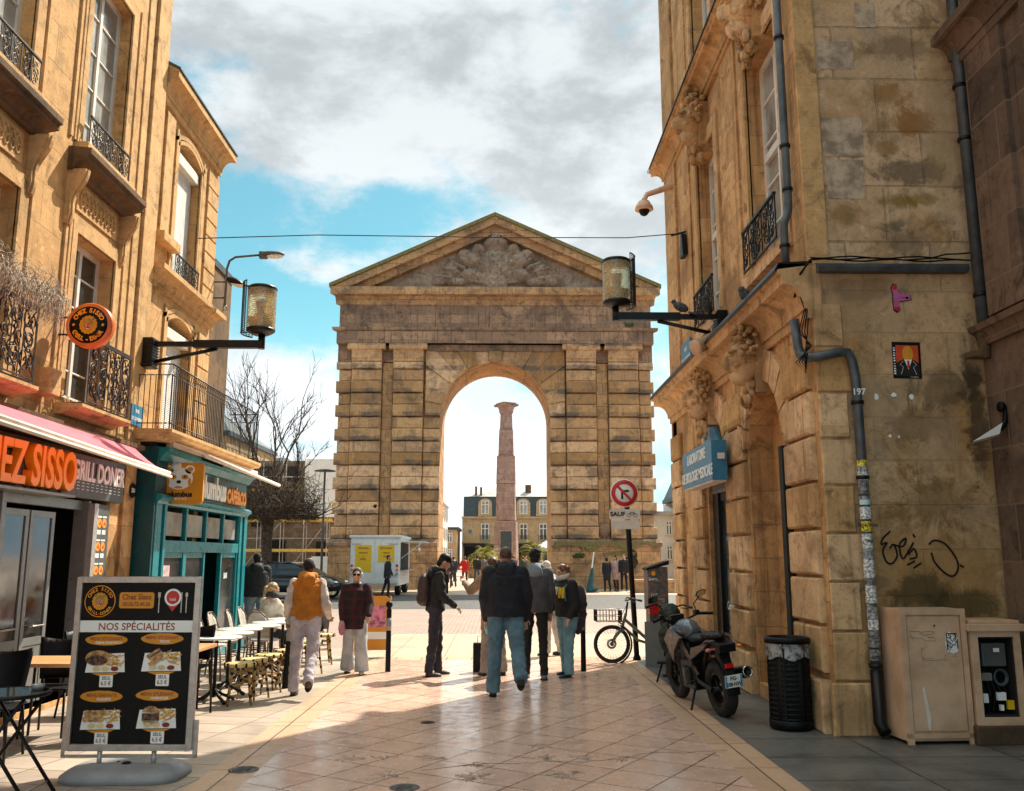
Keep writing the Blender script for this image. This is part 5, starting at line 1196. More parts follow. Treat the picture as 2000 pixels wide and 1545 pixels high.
def lion(F, cu, cv, r, parent, d=.068):
    """round lion face: mane, muzzle, open mouth"""
    mb = MB(); n = 30
    mb.poly(F, [(cu + r * (1 + .09 * (k % 2)) * math.cos(6.283 * k / n), cv + r * (1.08 + .09 * (k % 2)) * math.sin(6.283 * k / n)) for k in range(n)], d - .004, d); mb.build('lion_mane', M['amber'], parent, keep=True)
    mb = MB(); mb.poly(F, [(cu + r * .6 * math.cos(x), cv + r * .1 + r * .66 * math.sin(x)) for x in [6.283 * k / 16 for k in range(16)]], d, d + .004)
    for s in (-1, 1): mb.poly(F, [(cu + s * r * .55 + r * .16 * math.cos(x), cv + r * .7 + r * .16 * math.sin(x)) for x in [6.283 * k / 10 for k in range(10)]], d, d + .004)
    mb.build('lion_face', M['bamboo'] if parent.name.startswith('menu') else M['gold'], parent, keep=True, weld=False)
    mb = MB(); mb.poly(F, [(cu - r * .26, cv - r * .12), (cu + r * .26, cv - r * .12), (cu + r * .17, cv - r * .55), (cu - r * .17, cv - r * .55)], d + .004, d + .007); mb.poly(F, [(cu - r * .13, cv + r * .06), (cu + r * .13, cv + r * .06), (cu, cv - r * .1)], d + .004, d + .008)
    for s in (-1, 1): mb.poly(F, [(cu + s * r * .14, cv + r * .22), (cu + s * r * .4, cv + r * .34), (cu + s * r * .34, cv + r * .2)], d + .004, d + .008)
    mb.build('lion_mouth', M['red'], parent, keep=True, weld=False)
    mb = MB()
    for s in (-1, 1): mb.poly(F, [(cu + s * r * .2, cv - r * .13), (cu + s * r * .1, cv - r * .13), (cu + s * r * .14, cv - r * .28)], d + .007, d + .009)
    mb.poly(F, [(cu - r * .15, cv - r * .54), (cu + r * .15, cv - r * .54), (cu + r * .12, cv - r * .46), (cu - r * .12, cv - r * .46)], d + .007, d + .009); mb.build('lion_teeth', M['signwhite'], parent, keep=True, weld=False)
lion(FR, 0, 0, .095, rs)
mb = MB()
for s in (-1, 1):
    mb.poly(FR, [(s * .165 + .022 * (1 if k % 2 == 0 else .42) * math.sin(6.283 * k / 10), .022 * (1 if k % 2 == 0 else .42) * math.cos(6.283 * k / 10)) for k in range(10)], .066, .07)
mb.build('star', M['orange'], rs, keep=True)
mb = MB(); mb.tube([(-.4, 0, .1), (-.2, 0, .1)], .012, 5); mb.tube([(-.4, 0, -.1), (-.2, 0, -.1)], .012, 5); mb.tube([(-.4, 0, -.12), (-.4, 0, .12)], .012, 5); mb.build('bracket', M['iron'], rs)
# square bear sign of the cafe
cs_ = thing('hanging_sign', 'square amber hanging sign with a white bear face beside the café', 'sign', (-4.61, 13.1, 2.725)); FS = Fr((-4.61, 13.1, 2.725), (1, 0, 0), (0, -1, 0))
def rrect(u0, u1, v0, v1, r, n=5):
    p = []
    for (cx, cy, a0) in ((u1 - r, v1 - r, 0), (u0 + r, v1 - r, 90), (u0 + r, v0 + r, 180), (u1 - r, v0 + r, 270)):
        p += [(cx + r * math.cos(R(a0 + 90 * k / n)), cy + r * math.sin(R(a0 + 90 * k / n))) for k in range(n + 1)]
    return p
mb = MB(); mb.poly(FS, rrect(-.35, .35, -.3, .3, .06), .0, .06); mb.build('sign_box', M['amber'], cs_, keep=True)
def disc(F, cu, cv, ru, rv, d0, d1, n=22, a0=0, a1=6.2832): return [(cu + ru * math.cos(a0 + (a1 - a0) * k / n), cv + rv * math.sin(a0 + (a1 - a0) * k / n)) for k in range(n)]
mb = MB(); mb.poly(FS, disc(FS, 0, .07, .2, .16, 0, 0), .06, .064)
for s in (-1, 1): mb.poly(FS, disc(FS, s * .15, .2, .07, .062, 0, 0, 16), .06, .064)
mb.build('bear_head', M['signwhite'], cs_, keep=True, weld=False)
mb = MB()
for s in (-1, 1):
    mb.poly(FS, disc(FS, s * .155, .2, .042, .036, 0, 0, 12), .064, .067); mb.poly(FS, disc(FS, s * .085, .09, .05, .036, 0, 0, 12), .064, .067); mb.poly(FS, disc(FS, s * .155, .02, .022, .06, 0, 0, 12), .064, .067)
mb.poly(FS, disc(FS, 0, -.06, .06, .018, 0, 0, 12), .064, .067); mb.build('bear_markings', M['amber'], cs_, keep=True, weld=False)
mb = MB(); mb.poly(FS, disc(FS, 0, .02, .035, .025, 0, 0, 12), .064, .068)
for s in (-1, 1): mb.poly(FS, disc(FS, s * .085, .095, .016, .014, 0, 0, 10), .067, .069)
mb.build('bear_features', M['dark'], cs_, keep=True, weld=False)
text('columbus', FS, 0, -.16, .062, .105, M['dark'], cs_, .002, .005, 1.0); text('CAFÉ & CO', FS, 0, -.225, .062, .045, M['signwhite'], cs_, .002, .001, 1.1)
mb = MB(); mb.tube([(-.22, 0, .3), (-.22, 0, .42)], .02, 6); mb.tube([(-.35, 0, .42), (-.1, 0, .42)], .02, 6); mb.build('bracket', M['iron'], cs_)
# street name plates, house number
def plate(name, F, u0, u1, v0, v1, label, lines, d=.0, mt='bluesign'):
    c = F.p((u0 + u1) / 2, (v0 + v1) / 2, d); t_ = thing(name, label, 'sign', tuple(c)); t_.location = c
    mb = MB(); mb.fb(F, u0, u1, v0, v1, d, d + .012); mb.build('plate', M[mt], t_, keep=True)
    h = (v1 - v0) / (len(lines) + .6)
    for k, (s, col) in enumerate(lines): text(s, F, (u0 + u1) / 2, v1 - h * (k + .8), d + .013, h * .62, M[col], t_, .001, .001, min(1, (u1 - u0) * .95 / max(.01, len(s) * h * .36)))
    return t_
FLr = Fr((-5.037, 0, 0), (0, 1, 0), (1, 0, 0))
plate('street_name_plate', FLr, 12.05, 12.45, 3.45, 3.73, 'blue and white street name plate beside the balcony of the left townhouse', [('RUE', 'signwhite'), ('STE CATHERINE', 'signwhite')], .066)
plate('street_name_plate', FA, 14.5, 15.25, 4.86, 5.3, 'blue street name plate above the string course of the right corner building', [('RUE', 'signwhite'), ('STE CATHERINE', 'signwhite')], .03)
hn = thing('house_number', 'small round dark house number plate between the two left shops', 'sign', (-4.99, 12.35, 2.57)); FH = Fr((-4.99, 12.35, 2.57), (0, 1, 0), (1, 0, 0))
mb = MB(); mb.poly(FH, disc(FH, 0, 0, .1, .1, 0, 0), 0, .012); mb.build('plate', M['black'], hn, keep=True); text('201', FH, 0, 0, .013, .09, M['signwhite'], hn)
# overhead cable with its anchors
mb = MB(); mb.tube([(-4.96, 14.2, 6.86), (-3, 14.25, 6.95), (0, 14.4, 6.98), (2.2, 14.6, 7.06), (3.2, 14.8, 7.22)], .009, 5); o = mb.one('overhead_cable', M['iron'], 'thin cable stretched across the street in front of the gate', 'cable')
mb = MB(); mb.tube([(3.25, 14.7, 7.22), (3.0, 14.8, 7.18)], .02, 5); mb.poly(FA, [(14.55, 6.75), (14.8, 6.75), (14.72, 7.15), (14.62, 7.15)], .02, .1); mb.one('cable_anchor', M['blackm'], 'dark metal cable anchor on the right corner building', 'anchor', weld=False)
# dome camera
dc = thing('dome_camera', 'beige dome security camera on a bracket high on the right corner building', 'camera', (3.1, 15.6, 8.05))
mb = MB(); mb.lathe((-.42, 0, -.02), [(0, .12), (.1, .1), (.16, 0), (.17, -.06), (.14, -.07), (0, -.07)], 18); mb.tube([(-.42, 0, .1), (-.36, 0, .22), (.2, 0, .42)], [.05, .05, .07], 8); mb.build('housing', M['cabinet'], dc, weld=False); mb = MB(); mb.ell((-.42, 0, -.08), (.1, .1, .12)); mb.build('lens', M['black'], dc)
# pigeons
def pigeon(loc, rz, label, up=0.0, s=1.0):
    t_ = thing('pigeon', label, 'pigeon', loc, rz)
    mb = MB(); mb.ell((0, 0, .11), (.065 * s, .125 * s, .065 * s), rot=(.5 + up, 0, 0)); mb.ell((0, .1, .2), .036 * s); mb.limb((0, .06, .14), (0, .1, .19), .04 * s, .03 * s, 8); mb.box(-.035, .035, -.24, -.1, .03, .055, rot=(.25, 0, 0)); mb.cone((0, .13, .2), (0, .165, .19), .009, .002, 6)
    for s_ in (-1, 1): mb.tube([(s_ * .02, .01, .06), (s_ * .02, .01, 0)], .006, 5)
    o = mb.build('body', M['pigeon'], t_, weld=False); md = o.modifiers.new('r', 'REMESH'); md.mode = 'VOXEL'; md.voxel_size = .008; return t_
M['pigeon'] = mat('pigeon_plumage', (.06, .062, .075), .7, var=.4, vs=30)
pigeon((2.62, 12.4, 5.1), 1.1, 'speckled pigeon perched on the arm of the right-hand lamp'); pigeon((3.0, 12.4, 5.12), 2.6, 'dark pigeon sitting against the wall end of the right-hand lamp arm', .1, 1.1); pigeon((3.0, 10.3, 4.62), 1.9, 'dark pigeon on the string course near the downpipe', 0, 1.2)
# laboratory sign box
lb = thing('laboratory_sign', 'blue boxed laboratory sign over the doorway of the right corner building', 'sign', (3.0, 12.6, 2.95))
mb = MB(); mb.fb(FA, 12.0, 13.9, 2.70, 3.24, .15, .36); mb.build('sign_box', M['bluesign'], lb, keep=True, bevel=.006)
mb = MB(); mb.fb(FA, 12.03, 13.87, 2.68, 2.70, .16, .35); mb.build('underside', M['cream'], lb, keep=True)
text('LABORATOIRE', FA, 12.95, 3.1, .362, .21, M['signwhite'], lb, .003, .004, .86); text('DE BIOLOGIE MEDICALE', FA, 12.95, 2.84, .362, .21, M['signwhite'], lb, .003, .004, .86)
mb = MB(); mb.box(2.96, 3.05, 11.96, 12.05, 2.98, 3.06); mb.build('socket', M['white'], lb, keep=True)
# ---------------- pipes on the right ----------------
def pipe(name, pts, r, label, mt='pipe', collars=()):
    t_ = thing(name, label, 'downpipe', tuple(pts[-1])); mb = MB()
    P_ = [Vector(p) for p in pts]; sm = [P_[0]]
    for i in range(1, len(P_) - 1):
        a = (P_[i - 1] - P_[i]); b = (P_[i + 1] - P_[i]); k = min(.12, a.length * .4, b.length * .4); a.normalize(); b.normalize(); p0 = P_[i] + a * k; p1 = P_[i] + b * k
        sm += [p0, p0.lerp(P_[i], .6) * .5 + p1.lerp(P_[i], .6) * .5, p1]
    sm.append(P_[-1]); mb.tube(sm, r, 12); mb.build('pipe', M[mt], t_, keep=True)
    mb = MB()
    for (x, y, z) in collars: mb.lathe((x, y, z), [(r, -.02), (r + .014, -.018), (r + .014, .018), (r, .02)], 14)
    if collars: mb.build('collar', M['iron'], t_, keep=True, weld=False)
    return t_
pipe('downpipe', [(3.13, 9.12, 14), (3.13, 9.12, 5.35), (3.06, 9.1, 5.2), (3.06, 9.1, 4.72)], .045, 'grey downpipe on the upper floors at the corner of the right building', collars=[(3.13, 9.12, 6.1), (3.13, 9.12, 5.6), (3.13, 9.12, 7.4), (3.06, 9.1, 4.95)])
dp2 = pipe('downpipe', [(3.1, 9.05, 4.12), (3.12, 9.02, 3.72), (3.2, 8.78, 3.66), (3.55, 8.78, 3.74), (3.60, 8.79, 3.45), (3.60, 8.79, .62)], .05, 'sticker-covered grey downpipe with an elbow running down the end wall', collars=[(3.60, 8.79, 3.2), (3.60, 8.79, 2.45), (3.60, 8.79, .66)])
mb = MB(); mb.tube([(3.60, 8.79, .62), (3.60, 8.79, .14), (3.62, 8.72, .06)], .056, 12); mb.build('cast_foot', M['blackm'], dp2, keep=True)
# stickers round the pipe
stk = [mat('sticker_' + n_, c_, .4, var=.5, vs=40, col2=c2_) for n_, c_, c2_ in (('white', (.7, .7, .68), (.12, .12, .13)), ('black', (.03, .03, .03), (.3, .3, .3)), ('yellow', (.75, .58, .02), (.10, .08, .02)), ('grey', (.35, .36, .37), (.06, .06, .06)), ('cyan', (.25, .6, .6), (.7, .7, .7)))]
r2 = random.Random(14)
z = 2.62; seq = [(2, .06), (3, .05), (0, .09), (1, .13), (3, .03), (4, .05), (0, .12), (2, .10), (0, .07)]
while z > .75:
    k, h = seq.pop(0) if seq else (r2.choice([0, 0, 1, 3, 3]), r2.uniform(.05, .13))
    mb = MB(); rr = .0515 + r2.uniform(0, .0015); a0 = r2.uniform(-15, 10)
    # band facing the street
    vs = []; n = 10
    for j in (0, 1):
        for q in range(n + 1): a = R(180 + a0 + 180 * q / n); vs.append((3.60 + rr * math.cos(a), 8.79 + rr * math.sin(a), z - h * j + r2.uniform(-.002, .002)))
    mb.add(vs, [(q, q + 1, n + 2 + q, n + 1 + q) for q in range(n)], True); mb.build('sticker', stk[k], dp2, keep=True); z -= h + r2.choice([0, .004, .02])
FP = Fr((3.60, 8.79, 0), (1, 0, 0), (0, -1, 0)); text('197', FP, 0, 3.3, .052, .09, M['signwhite'], dp2, .001, .002, 1); 
for s_, v_, c_ in (('NOW YORK', 1.98, 'dark'), ('ONE', 1.83, 'dark'), ('VIIL', 1.22, 'dark'), ('LTNO', .74, 'dark')): text(s_, FP, 0, v_, .0545, .045, M[c_], dp2, .0005, .001, .8)
pipe('downpipe', [(4.9, 8.72, 14), (4.91, 8.72, 3.95)], .06, 'long grey downpipe in the angle between the end wall and the sooty building', collars=[(4.9, 8.72, 6.6), (4.9, 8.72, 6.0), (4.91, 8.72, 4.3)])
mb = MB(); mb.tube([(4.91, 8.72, 3.95), (4.91, 8.74, 3.65)], [.07, .05], 10); mb.box(4.75, 5.0, 8.7, 8.85, 3.66, 3.72); mb.one('pipe_shoe', M['dkhood'], 'rusty stone shoe under the long grey downpipe', 'pipe end', weld=False)
# gutter ledge with cables across the end wall
gl = thing('cable_run', 'dark cables and a lead ledge running across the end wall under the upper floor', 'cable', (4, 8.85, 4.6))
mb = MB(); mb.prof(FB, 3.3, 4.86, [(-.02, 4.58), (.1, 4.58), (.12, 4.62), (.1, 4.66), (-.02, 4.7)]); mb.build('lead_ledge', M['pipe'], gl, keep=True)
mb = MB()
for j in range(3):
    mb.tube([(3.2 + 1.68 * k / 12, 8.76 - .008 * j, 4.68 + .012 * j + .012 * math.sin(k * 1.3 + j * 2) + (.05 if j == 2 and k > 9 else 0)) for k in range(13)], .009, 5)
mb.tube([(3.2, 8.76, 4.68), (3.12, 8.9, 4.55), (3.1, 9.0, 4.35)], .012, 5)
for j in range(4): mb.tube([(3.1 + .02 * j, 8.95, 4.5), (3.16 + .015 * j, 8.9, 4.2), (3.08 + .03 * j, 8.88, 3.95), (3.2 - .02 * j, 8.86, 3.8), (3.02 + .03 * j, 8.84, 3.62), (3.1, 8.8, 3.5 + .03 * j), (3.14, 8.84, 3.72)], .007, 5)
mb.build('cables', M['black'], gl, keep=True, weld=False)
# spotlight, poster, coloured wall figure, graffiti on the end wall
sp = thing('wall_spotlight', 'white tilted wall spotlight on the sooty building beside the end wall', 'spotlight', (4.88, 8.5, 2.9))
mb = MB(); mb.add([(-.28, .05, -.12), (0, 0, .06), (.02, .1, .04), (-.24, .14, -.13), (-.03, .02, -.05), (.0, .1, -.06)], [(0, 1, 2, 3), (0, 4, 5, 3), (0, 1, 4), (3, 2, 5), (1, 2, 5, 4)]); mb.build('shade', M['signwhite'], sp); mb = MB(); mb.tube([(.0, .05, .0), (.06, .05, .08), (.07, .05, .18), (.04, .05, .24)], .03, 8); mb.lathe((.04, .05, .22), [(.0, 0), (.05, 0), (.05, .03), (0, .03)], 14, axis=(-1, 0, 0)); mb.build('bracket', M['black'], sp, weld=False)
po = thing('poster', 'black, red and orange pasted poster of a suited figure on the end wall', 'poster', (4.18, 8.9, 3.66)); FPo = Fr((4.18, 8.9, 3.66), (1, 0, -.02), (0, -1, 0), (.02, 0, 1))
mb = MB(); mb.fb(FPo, -.145, .145, -.19, .19, .002, .008); mb.build('sheet', M['black'], po, keep=True)
mb = MB(); mb.fb(FPo, -.11, .12, -.06, .155, .008, .01); mb.build('red_ground', mat('red_print', (.60, .07, .015), .5), po, keep=True)
mb = MB(); mb.poly(FPo, disc(FPo, .01, .065, .055, .085, 0, 0, 16), .01, .012); mb.build('orange_head', mat('orange_print', (.72, .30, .02), .5), po, keep=True)
mb = MB(); mb.poly(FPo, [(-.12, -.17), (-.11, -.03), (-.03, .01), (.01, -.09), (.05, .01), (.12, -.03), (.13, -.17)], .01, .0125); mb.build('dark_suit', M['dark'], po, keep=True)
mb = MB(); mb.poly(FPo, [(-.03, .005), (.05, .005), (.01, -.10)], .0125, .0135)
for s in (-1, 1): mb.tube([FPo.p(.01 + s * .05, -.01, .014), FPo.p(.01 + s * .085, -.05, .014), FPo.p(.01 + s * .05, -.075, .014), FPo.p(.01 + s * .08, -.15, .014)], .002, 4)
mb.build('white_lines', M['signwhite'], po, keep=True, weld=False)
mb = MB(); mb.poly(FPo, [(.0, -.005), (.02, -.005), (.024, -.07), (.01, -.09), (-.002, -.07)], .0135, .0145); mb.build('red_tie', M['red'], po, keep=True)
text('PIMENT', FPo, .07, -.172, .009, .032, M['signwhite'], po, .0005, 0, .8)
mb = MB(); r2 = random.Random(6)
for k in range(11): mb.fb(FPo, -.138, -.118, -.15 + k * .027, -.15 + k * .027 + r2.uniform(.006, .02), .008, .01)
mb.build('side_marks', M['signwhite'], po, keep=True)
pf = thing('wall_plaque', 'small pink and red painted cut-out plaque high on the end wall', 'plaque', (4.15, 8.9, 4.33)); FK = Fr((4.15, 8.9, 4.33), (1, 0, 0), (0, -1, 0))
pkm = mat('pink_enamel', (.55, .13, .34), .4, var=.1)
def rim(pts, k=1.12):
    cx = sum(p[0] for p in pts) / len(pts); cy = sum(p[1] for p in pts) / len(pts); return [(cx + (x - cx) * k, cy + (y - cy) * k) for x, y in pts]
bodyp = [(-.075, .09), (-.05, .13), (-.015, .12), (-.01, .04), (.03, .035), (.055, .065), (.06, .025), (.11, .02), (.12, -.03), (.03, -.045), (-.005, -.05), (.0, -.13), (-.03, -.155), (-.06, -.13), (-.065, -.05), (-.06, .03)]
mb = MB(); mb.poly(FK, rim(bodyp, 1.1), .002, .01); mb.build('backing', M['dark'], pf, keep=True); mb = MB(); mb.poly(FK, bodyp, .01, .016); mb.build('pink_shape', pkm, pf, keep=True)
mb = MB(); mb.poly(FK, [(-.072, .085), (-.05, .125), (-.018, .115), (-.02, .085), (-.04, .07)], .016, .018); mb.poly(FK, [(-.006, -.1), (.0, -.13), (-.03, -.152), (-.058, -.13), (-.05, -.1), (-.03, -.115)], .016, .018); mb.build('red_tips', M['red'], pf, keep=True)
mb = MB(); mb.poly(FK, disc(FK, .08, -.012, .018, .014, 0, 0, 10), .016, .019); mb.fb(FK, .02, .07, -.015, -.01, .016, .019)
for k in range(4): mb.fb(FK, -.075, -.06, .045 - k * .035, .05 - k * .035, .016, .018)
mb.build('black_lines', M['dark'], pf, keep=True)
gr = thing('graffiti_tag', 'looping black graffiti tag sprayed on the end wall above the cabinets', 'graffiti', (4.15, 8.88, 1.7))
def spray(pts, r=.009):
    P_ = [Vector(FB.p(a, b, .004)) for a, b in pts]; out = []
    for i in range(len(P_) - 1):
        p0, p1, p2, p3 = P_[max(i - 1, 0)], P_[i], P_[i + 1], P_[min(i + 2, len(P_) - 1)]
        for k in range(4):
            t_ = k / 4; out.append(.5 * ((2 * p1) + (p2 - p0) * t_ + (2 * p0 - 5 * p1 + 4 * p2 - p3) * t_ ** 2 + (3 * p1 - p0 - 3 * p2 + p3) * t_ ** 3))
    out.append(P_[-1]); return out
mb = MB()
for st_ in ([(3.88, 1.93), (3.80, 1.86), (3.78, 1.80), (3.84, 1.82), (3.79, 1.74), (3.82, 1.63), (3.88, 1.62), (3.93, 1.70), (3.9, 1.8), (3.86, 1.76)], [(3.9, 1.8), (3.99, 1.78), (4.03, 1.86), (3.96, 1.8), (3.98, 1.66), (4.06, 1.76), (4.1, 1.82)], [(4.04, 1.7), (4.1, 1.76), (4.12, 1.68), (4.05, 1.66)], [(4.1, 1.9), (4.12, 1.87)], [(4.25, 1.8), (4.31, 1.84), (4.42, 1.8), (4.52, 1.64), (4.5, 1.52), (4.42, 1.5), (4.3, 1.62), (4.27, 1.72)], [(4.54, 1.6), (4.58, 1.58)], [(4.02, 1.6), (4.1, 1.64)], [(4.08, 1.57), (4.16, 1.62)]):
    mb.tube([Vector(p) for p in spray(st_)], .009, 5)
o = mb.build('paint', M['black'], gr, keep=True, weld=False); 
for v in o.data.vertices: v.co.y = -.0 + (v.co.y) * .3 + .0065
# ---------------- bin and cabinets ----------------
bn = thing('litter_bin', 'black slatted round litter bin with a clear plastic liner by the corner', 'bin', (2.92, 9.28, 0))
mb = MB(); n = 30
for k in range(n):
    a = 2 * math.pi * k / n; 
for k in range(15):
    z0 = .1 + k * .047
    for q in range(6):
        a0 = q * 60 + 6; a1 = q * 60 + 54
        mb.lathe((0, 0, 0), [(.197, z0), (.206, z0 + .004), (.206, z0 + .022), (.197, z0 + .027)], 8, a0=a0, a1=a1)
for q in range(6): a = R(q * 60); mb.box(-.012, .012, .19, .212, .04, .84, rot=(0, 0, a - R(90)))
mb.lathe((0, 0, 0), [(.18, .02), (.21, .02), (.214, .1), (.2, .1)], 30); mb.build('slatted_body', M['black'], bn, weld=False)
mb = MB(); mb.lathe((0, 0, 0), [(.0, .03), (.185, .04), (.19, .5), (.188, .8)], 24); mb.build('inner_can', M['dark'], bn)
mb = MB(); mb.lathe((0, 0, 0), [(.215, .845), (.225, .83), (.225, .875), (.205, .89), (.19, .885), (.19, .845)], 30); mb.build('rim', M['black'], bn)
mb = MB(); vs = []; n = 40
for j, z_ in enumerate((.86, .8, .74, .69)):
    for k in range(n): a = 2 * math.pi * k / n; r_ = .213 + .006 * math.sin(k * 3.1 + j); vs.append((r_ * math.cos(a), r_ * math.sin(a), z_ + (.02 * math.sin(k * .8) if j == 3 else 0)))
mb.add(vs, [(j * n + k, j * n + (k + 1) % n, (j + 1) * n + (k + 1) % n, (j + 1) * n + k) for j in range(3) for k in range(n)], True); mb.build('liner', M['bag'], bn)
c1_ = thing('electric_cabinet', 'tall plain beige metal cabinet with a locked door against the end wall', 'cabinet', (4.04, 8.68, 0), R(3))
mb = MB(); mb.box(-.33, .30, -.17, .2, .03, 1.2); mb.build('body', M['cabinet'], c1_, bevel=.006)
mb = MB(); mb.box(-.33, .30, -.195, -.172, .06, .10); mb.box(-.33, .30, -.195, -.172, 1.15, 1.205); mb.box(-.33, -.27, -.195, -.172, -.0, 1.15); mb.box(.25, .30, -.195, -.172, 0, 1.15); mb.build('door_frame', M['cabinet'], c1_)
mb = MB(); mb.box(-.262, .242, -.186, -.173, .12, 1.135); mb.build('door', M['cabinet'], c1_, bevel=.003)
mb = MB(); mb.ell((0, -.187, 1.05), (.01, .004, .01)); mb.build('lock', M['dark'], c1_)
mb = MB(); r2 = random.Random(31); Fc = Fr((0, -.188, 0), (1, 0, 0), (0, -1, 0))
def scribble(mb, F, cu, cv, w_, h_, n, r, seed, d=0):
    r3 = random.Random(seed)
    for j in range(n):
        x, y = cu + r3.uniform(-w_, w_), cv + r3.uniform(-h_, h_); a = r3.uniform(0, 6); p = [F.p(x, y, d)]
        for k in range(8):
            a += r3.uniform(-1.1, 1.7); x = min(max(x + w_ * .5 * math.cos(a), cu - w_), cu + w_); y = min(max(y + h_ * .5 * math.sin(a), cv - h_), cv + h_); p.append(F.p(x, y, d))
        mb.tube(p, r, 4)
mb = MB(); mb.poly(Fc, [(.10, .96), (.14, 1.0), (.17, .96), (.21, .95), (.21, .82), (.16, .8), (.11, .82), (.09, .88)], 0, .003); mb.build('sticker', M['signwhite'], c1_)
mb = MB(); scribble(mb, Fc, .155, .9, .05, .08, 7, .004, 3, .004); mb.build('sticker_drawing', M['black'], c1_, weld=False)
mb = MB(); scribble(mb, Fc, -.12, .95, .12, .05, 4, .0015, 5); scribble(mb, Fc, .02, .8, .16, .06, 4, .0015, 7); mb.build('faint_writing', M['greyframe'], c1_, weld=False)
mb = MB(); mb.poly(Fc, [(-.16, .5), (-.14, .5), (-.1, .25), (-.11, .13), (-.13, .13)], 0, .002); mb.build('paint_scratch', M['cream'], c1_)
c2_ = thing('meter_cabinet', 'beige meter cabinet with its door missing, wires and meter showing', 'cabinet', (4.6, 8.66, 0), R(2))
mb = MB(); Z0 = .17
mb.box(-.235, -.17, -.18, .2, Z0, 1.0); mb.box(.17, .235, -.18, .2, Z0, 1.0); mb.box(-.17, .17, -.18, .2, Z0, .24); mb.box(-.17, .17, -.18, .2, .95, 1.0); mb.box(-.17, .17, .12, .2, .24, .95); mb.build('body', M['cabinet'], c2_, bevel=.004)
mb = MB(); mb.box(-.27, .27, -.21, .2, 1.0, 1.07); mb.box(-.24, .24, -.18, .2, 1.07, 1.1); mb.build('lid', M['cabinet'], c2_, bevel=.01)
mb = MB(); mb.box(-.17, -.155, -.16, .12, .24, .95); mb.box(.155, .17, -.16, .12, .24, .95); mb.box(-.155, .155, .1, .12, .24, .95); mb.box(-.155, .155, -.16, .1, .24, .255); mb.box(-.155, .155, -.16, .1, .935, .95); mb.build('lining', M['dark'], c2_)
mb = MB(); mb.box(-.27, .27, -.22, .2, 0, .17); mb.build('plinth', M['dkhood'], c2_, bevel=.015)
mb = MB(); mb.box(-.11, .12, -.12, .0, .68, .89); mb.build('meter', M['grey'], c2_, bevel=.012); mb = MB(); mb.box(.0, .055, -.125, -.12, .81, .845); mb.build('meter_display', M['signwhite'], c2_)
mb = MB(); mb.box(-.13, -.02, -.1, .02, .55, .62); mb.build('junction_box', M['greyframe'], c2_, bevel=.005)
mb = MB(); 
for j in range(4): mb.tube([(.07 + (.05 + .006 * j) * math.cos(a), -.08 - .004 * j, .58 + (.06 + .005 * j) * math.sin(a)) for a in [6.283 * k / 16 for k in range(17)]], .005, 5)
mb.build('cable_coil', M['pipe'], c2_, weld=False)
mb = MB()
for k in range(5): mb.tube([(-.1 + .045 * k, -.06, .55), (-.09 + .05 * k, -.08, .45), (-.11 + .05 * k, -.05, .26)], .014, 6)
mb.build('cables', M['black'], c2_, weld=False)
mb = MB(); mb.box(-.14, -.09, -.13, -.1, .36, .44); mb.box(0, .08, -.13, -.1, .38, .45); mb.box(.02, .05, -.13, -.1, .29, .34); mb.build('paper_labels', M['signwhite'], c2_); mb = MB(); mb.box(.09, .15, -.13, -.1, .3, .38); mb.build('yellow_label', M['yellow'], c2_)

# ---------------- sign post, utility box, bollards ----------------
ss = thing('traffic_sign', 'black pole with a no right turn sign and a small bicycle exception plate', 'traffic sign', (2.3, 15.26, 0)); FN = Fr((2.14, 15.2, 0), (1, 0, 0), (0, -1, 0))
mb = MB(); mb.tube([(0, 0, 0), (-.13, 0, 2.95)], .045, 10); mb.lathe((0, 0, 0), [(.07, 0), (.06, .05), (.05, .08)], 12); mb.build('pole', M['black'], ss)
mb = MB(); mb.lathe(FN.p(0, 2.74, .0), [(0, 0), (.235, 0), (.24, .004), (.24, .012), (0, .012)], 32, axis=(0, -1, 0)); mb.build('sign_disc', M['signwhite'], ss, keep=True)
mb = MB(); mb.lathe(FN.p(0, 2.74, 0), [(.155, .013), (.222, .013), (.222, .017), (.155, .017)], 32, axis=(0, -1, 0)); mb.build('red_ring', M['red'], ss, keep=True)
mb = MB(); mb.fb(FN, -.055, -.02, 2.64, 2.78, .013, .016); mb.fb(FN, -.055, .06, 2.762, 2.792, .013, .0155); mb.poly(FN, [(.04, 2.75), (.04, 2.806), (.095, 2.778)], .013, .0165); mb.build('black_arrow', M['dark'], ss, keep=True, weld=False)
mb = MB(); mb.poly(FN, [(-.125, 2.84), (-.095, 2.87), (.125, 2.64), (.095, 2.61)], .017, .02); mb.build('red_slash', M['red'], ss, keep=True)
mb = MB(); mb.poly(FN, rrect(-.26, .26, 2.30, 2.47, .03), 0, .012); mb.poly(FN, rrect(-.23, .26, 2.14, 2.29, .05), -.02, -.01); mb.build('lower_plate', M['white'], ss, keep=True)
text('SAUF', FN, -.12, 2.385, .013, .10, M['dark'], ss, .001, .004, 1.1)
mb = MB()
for cx in (.07, .18): mb.tube([FN.p(cx + .033 * math.cos(a), 2.37 + .033 * math.sin(a), .015) for a in [6.283 * k / 12 for k in range(13)]], .003, 4)
mb.tube([FN.p(.07, 2.37, .015), FN.p(.1, 2.42, .015), FN.p(.155, 2.42, .015), FN.p(.18, 2.37, .015)], .004, 4); mb.tube([FN.p(.1, 2.42, .015), FN.p(.125, 2.37, .015), FN.p(.155, 2.42, .015)], .003, 4); mb.build('bicycle_symbol', M['dark'], ss, keep=True, weld=False)
ub = thing('utility_box', 'dark utility box covered in tags and stickers by the sign post', 'utility box', (2.52, 14.6, 0))
M['tagged'] = mat('tagged_box_paint', (.05, .06, .055), .45, var=.2, vs=18, col2=(.22, .12, .09))
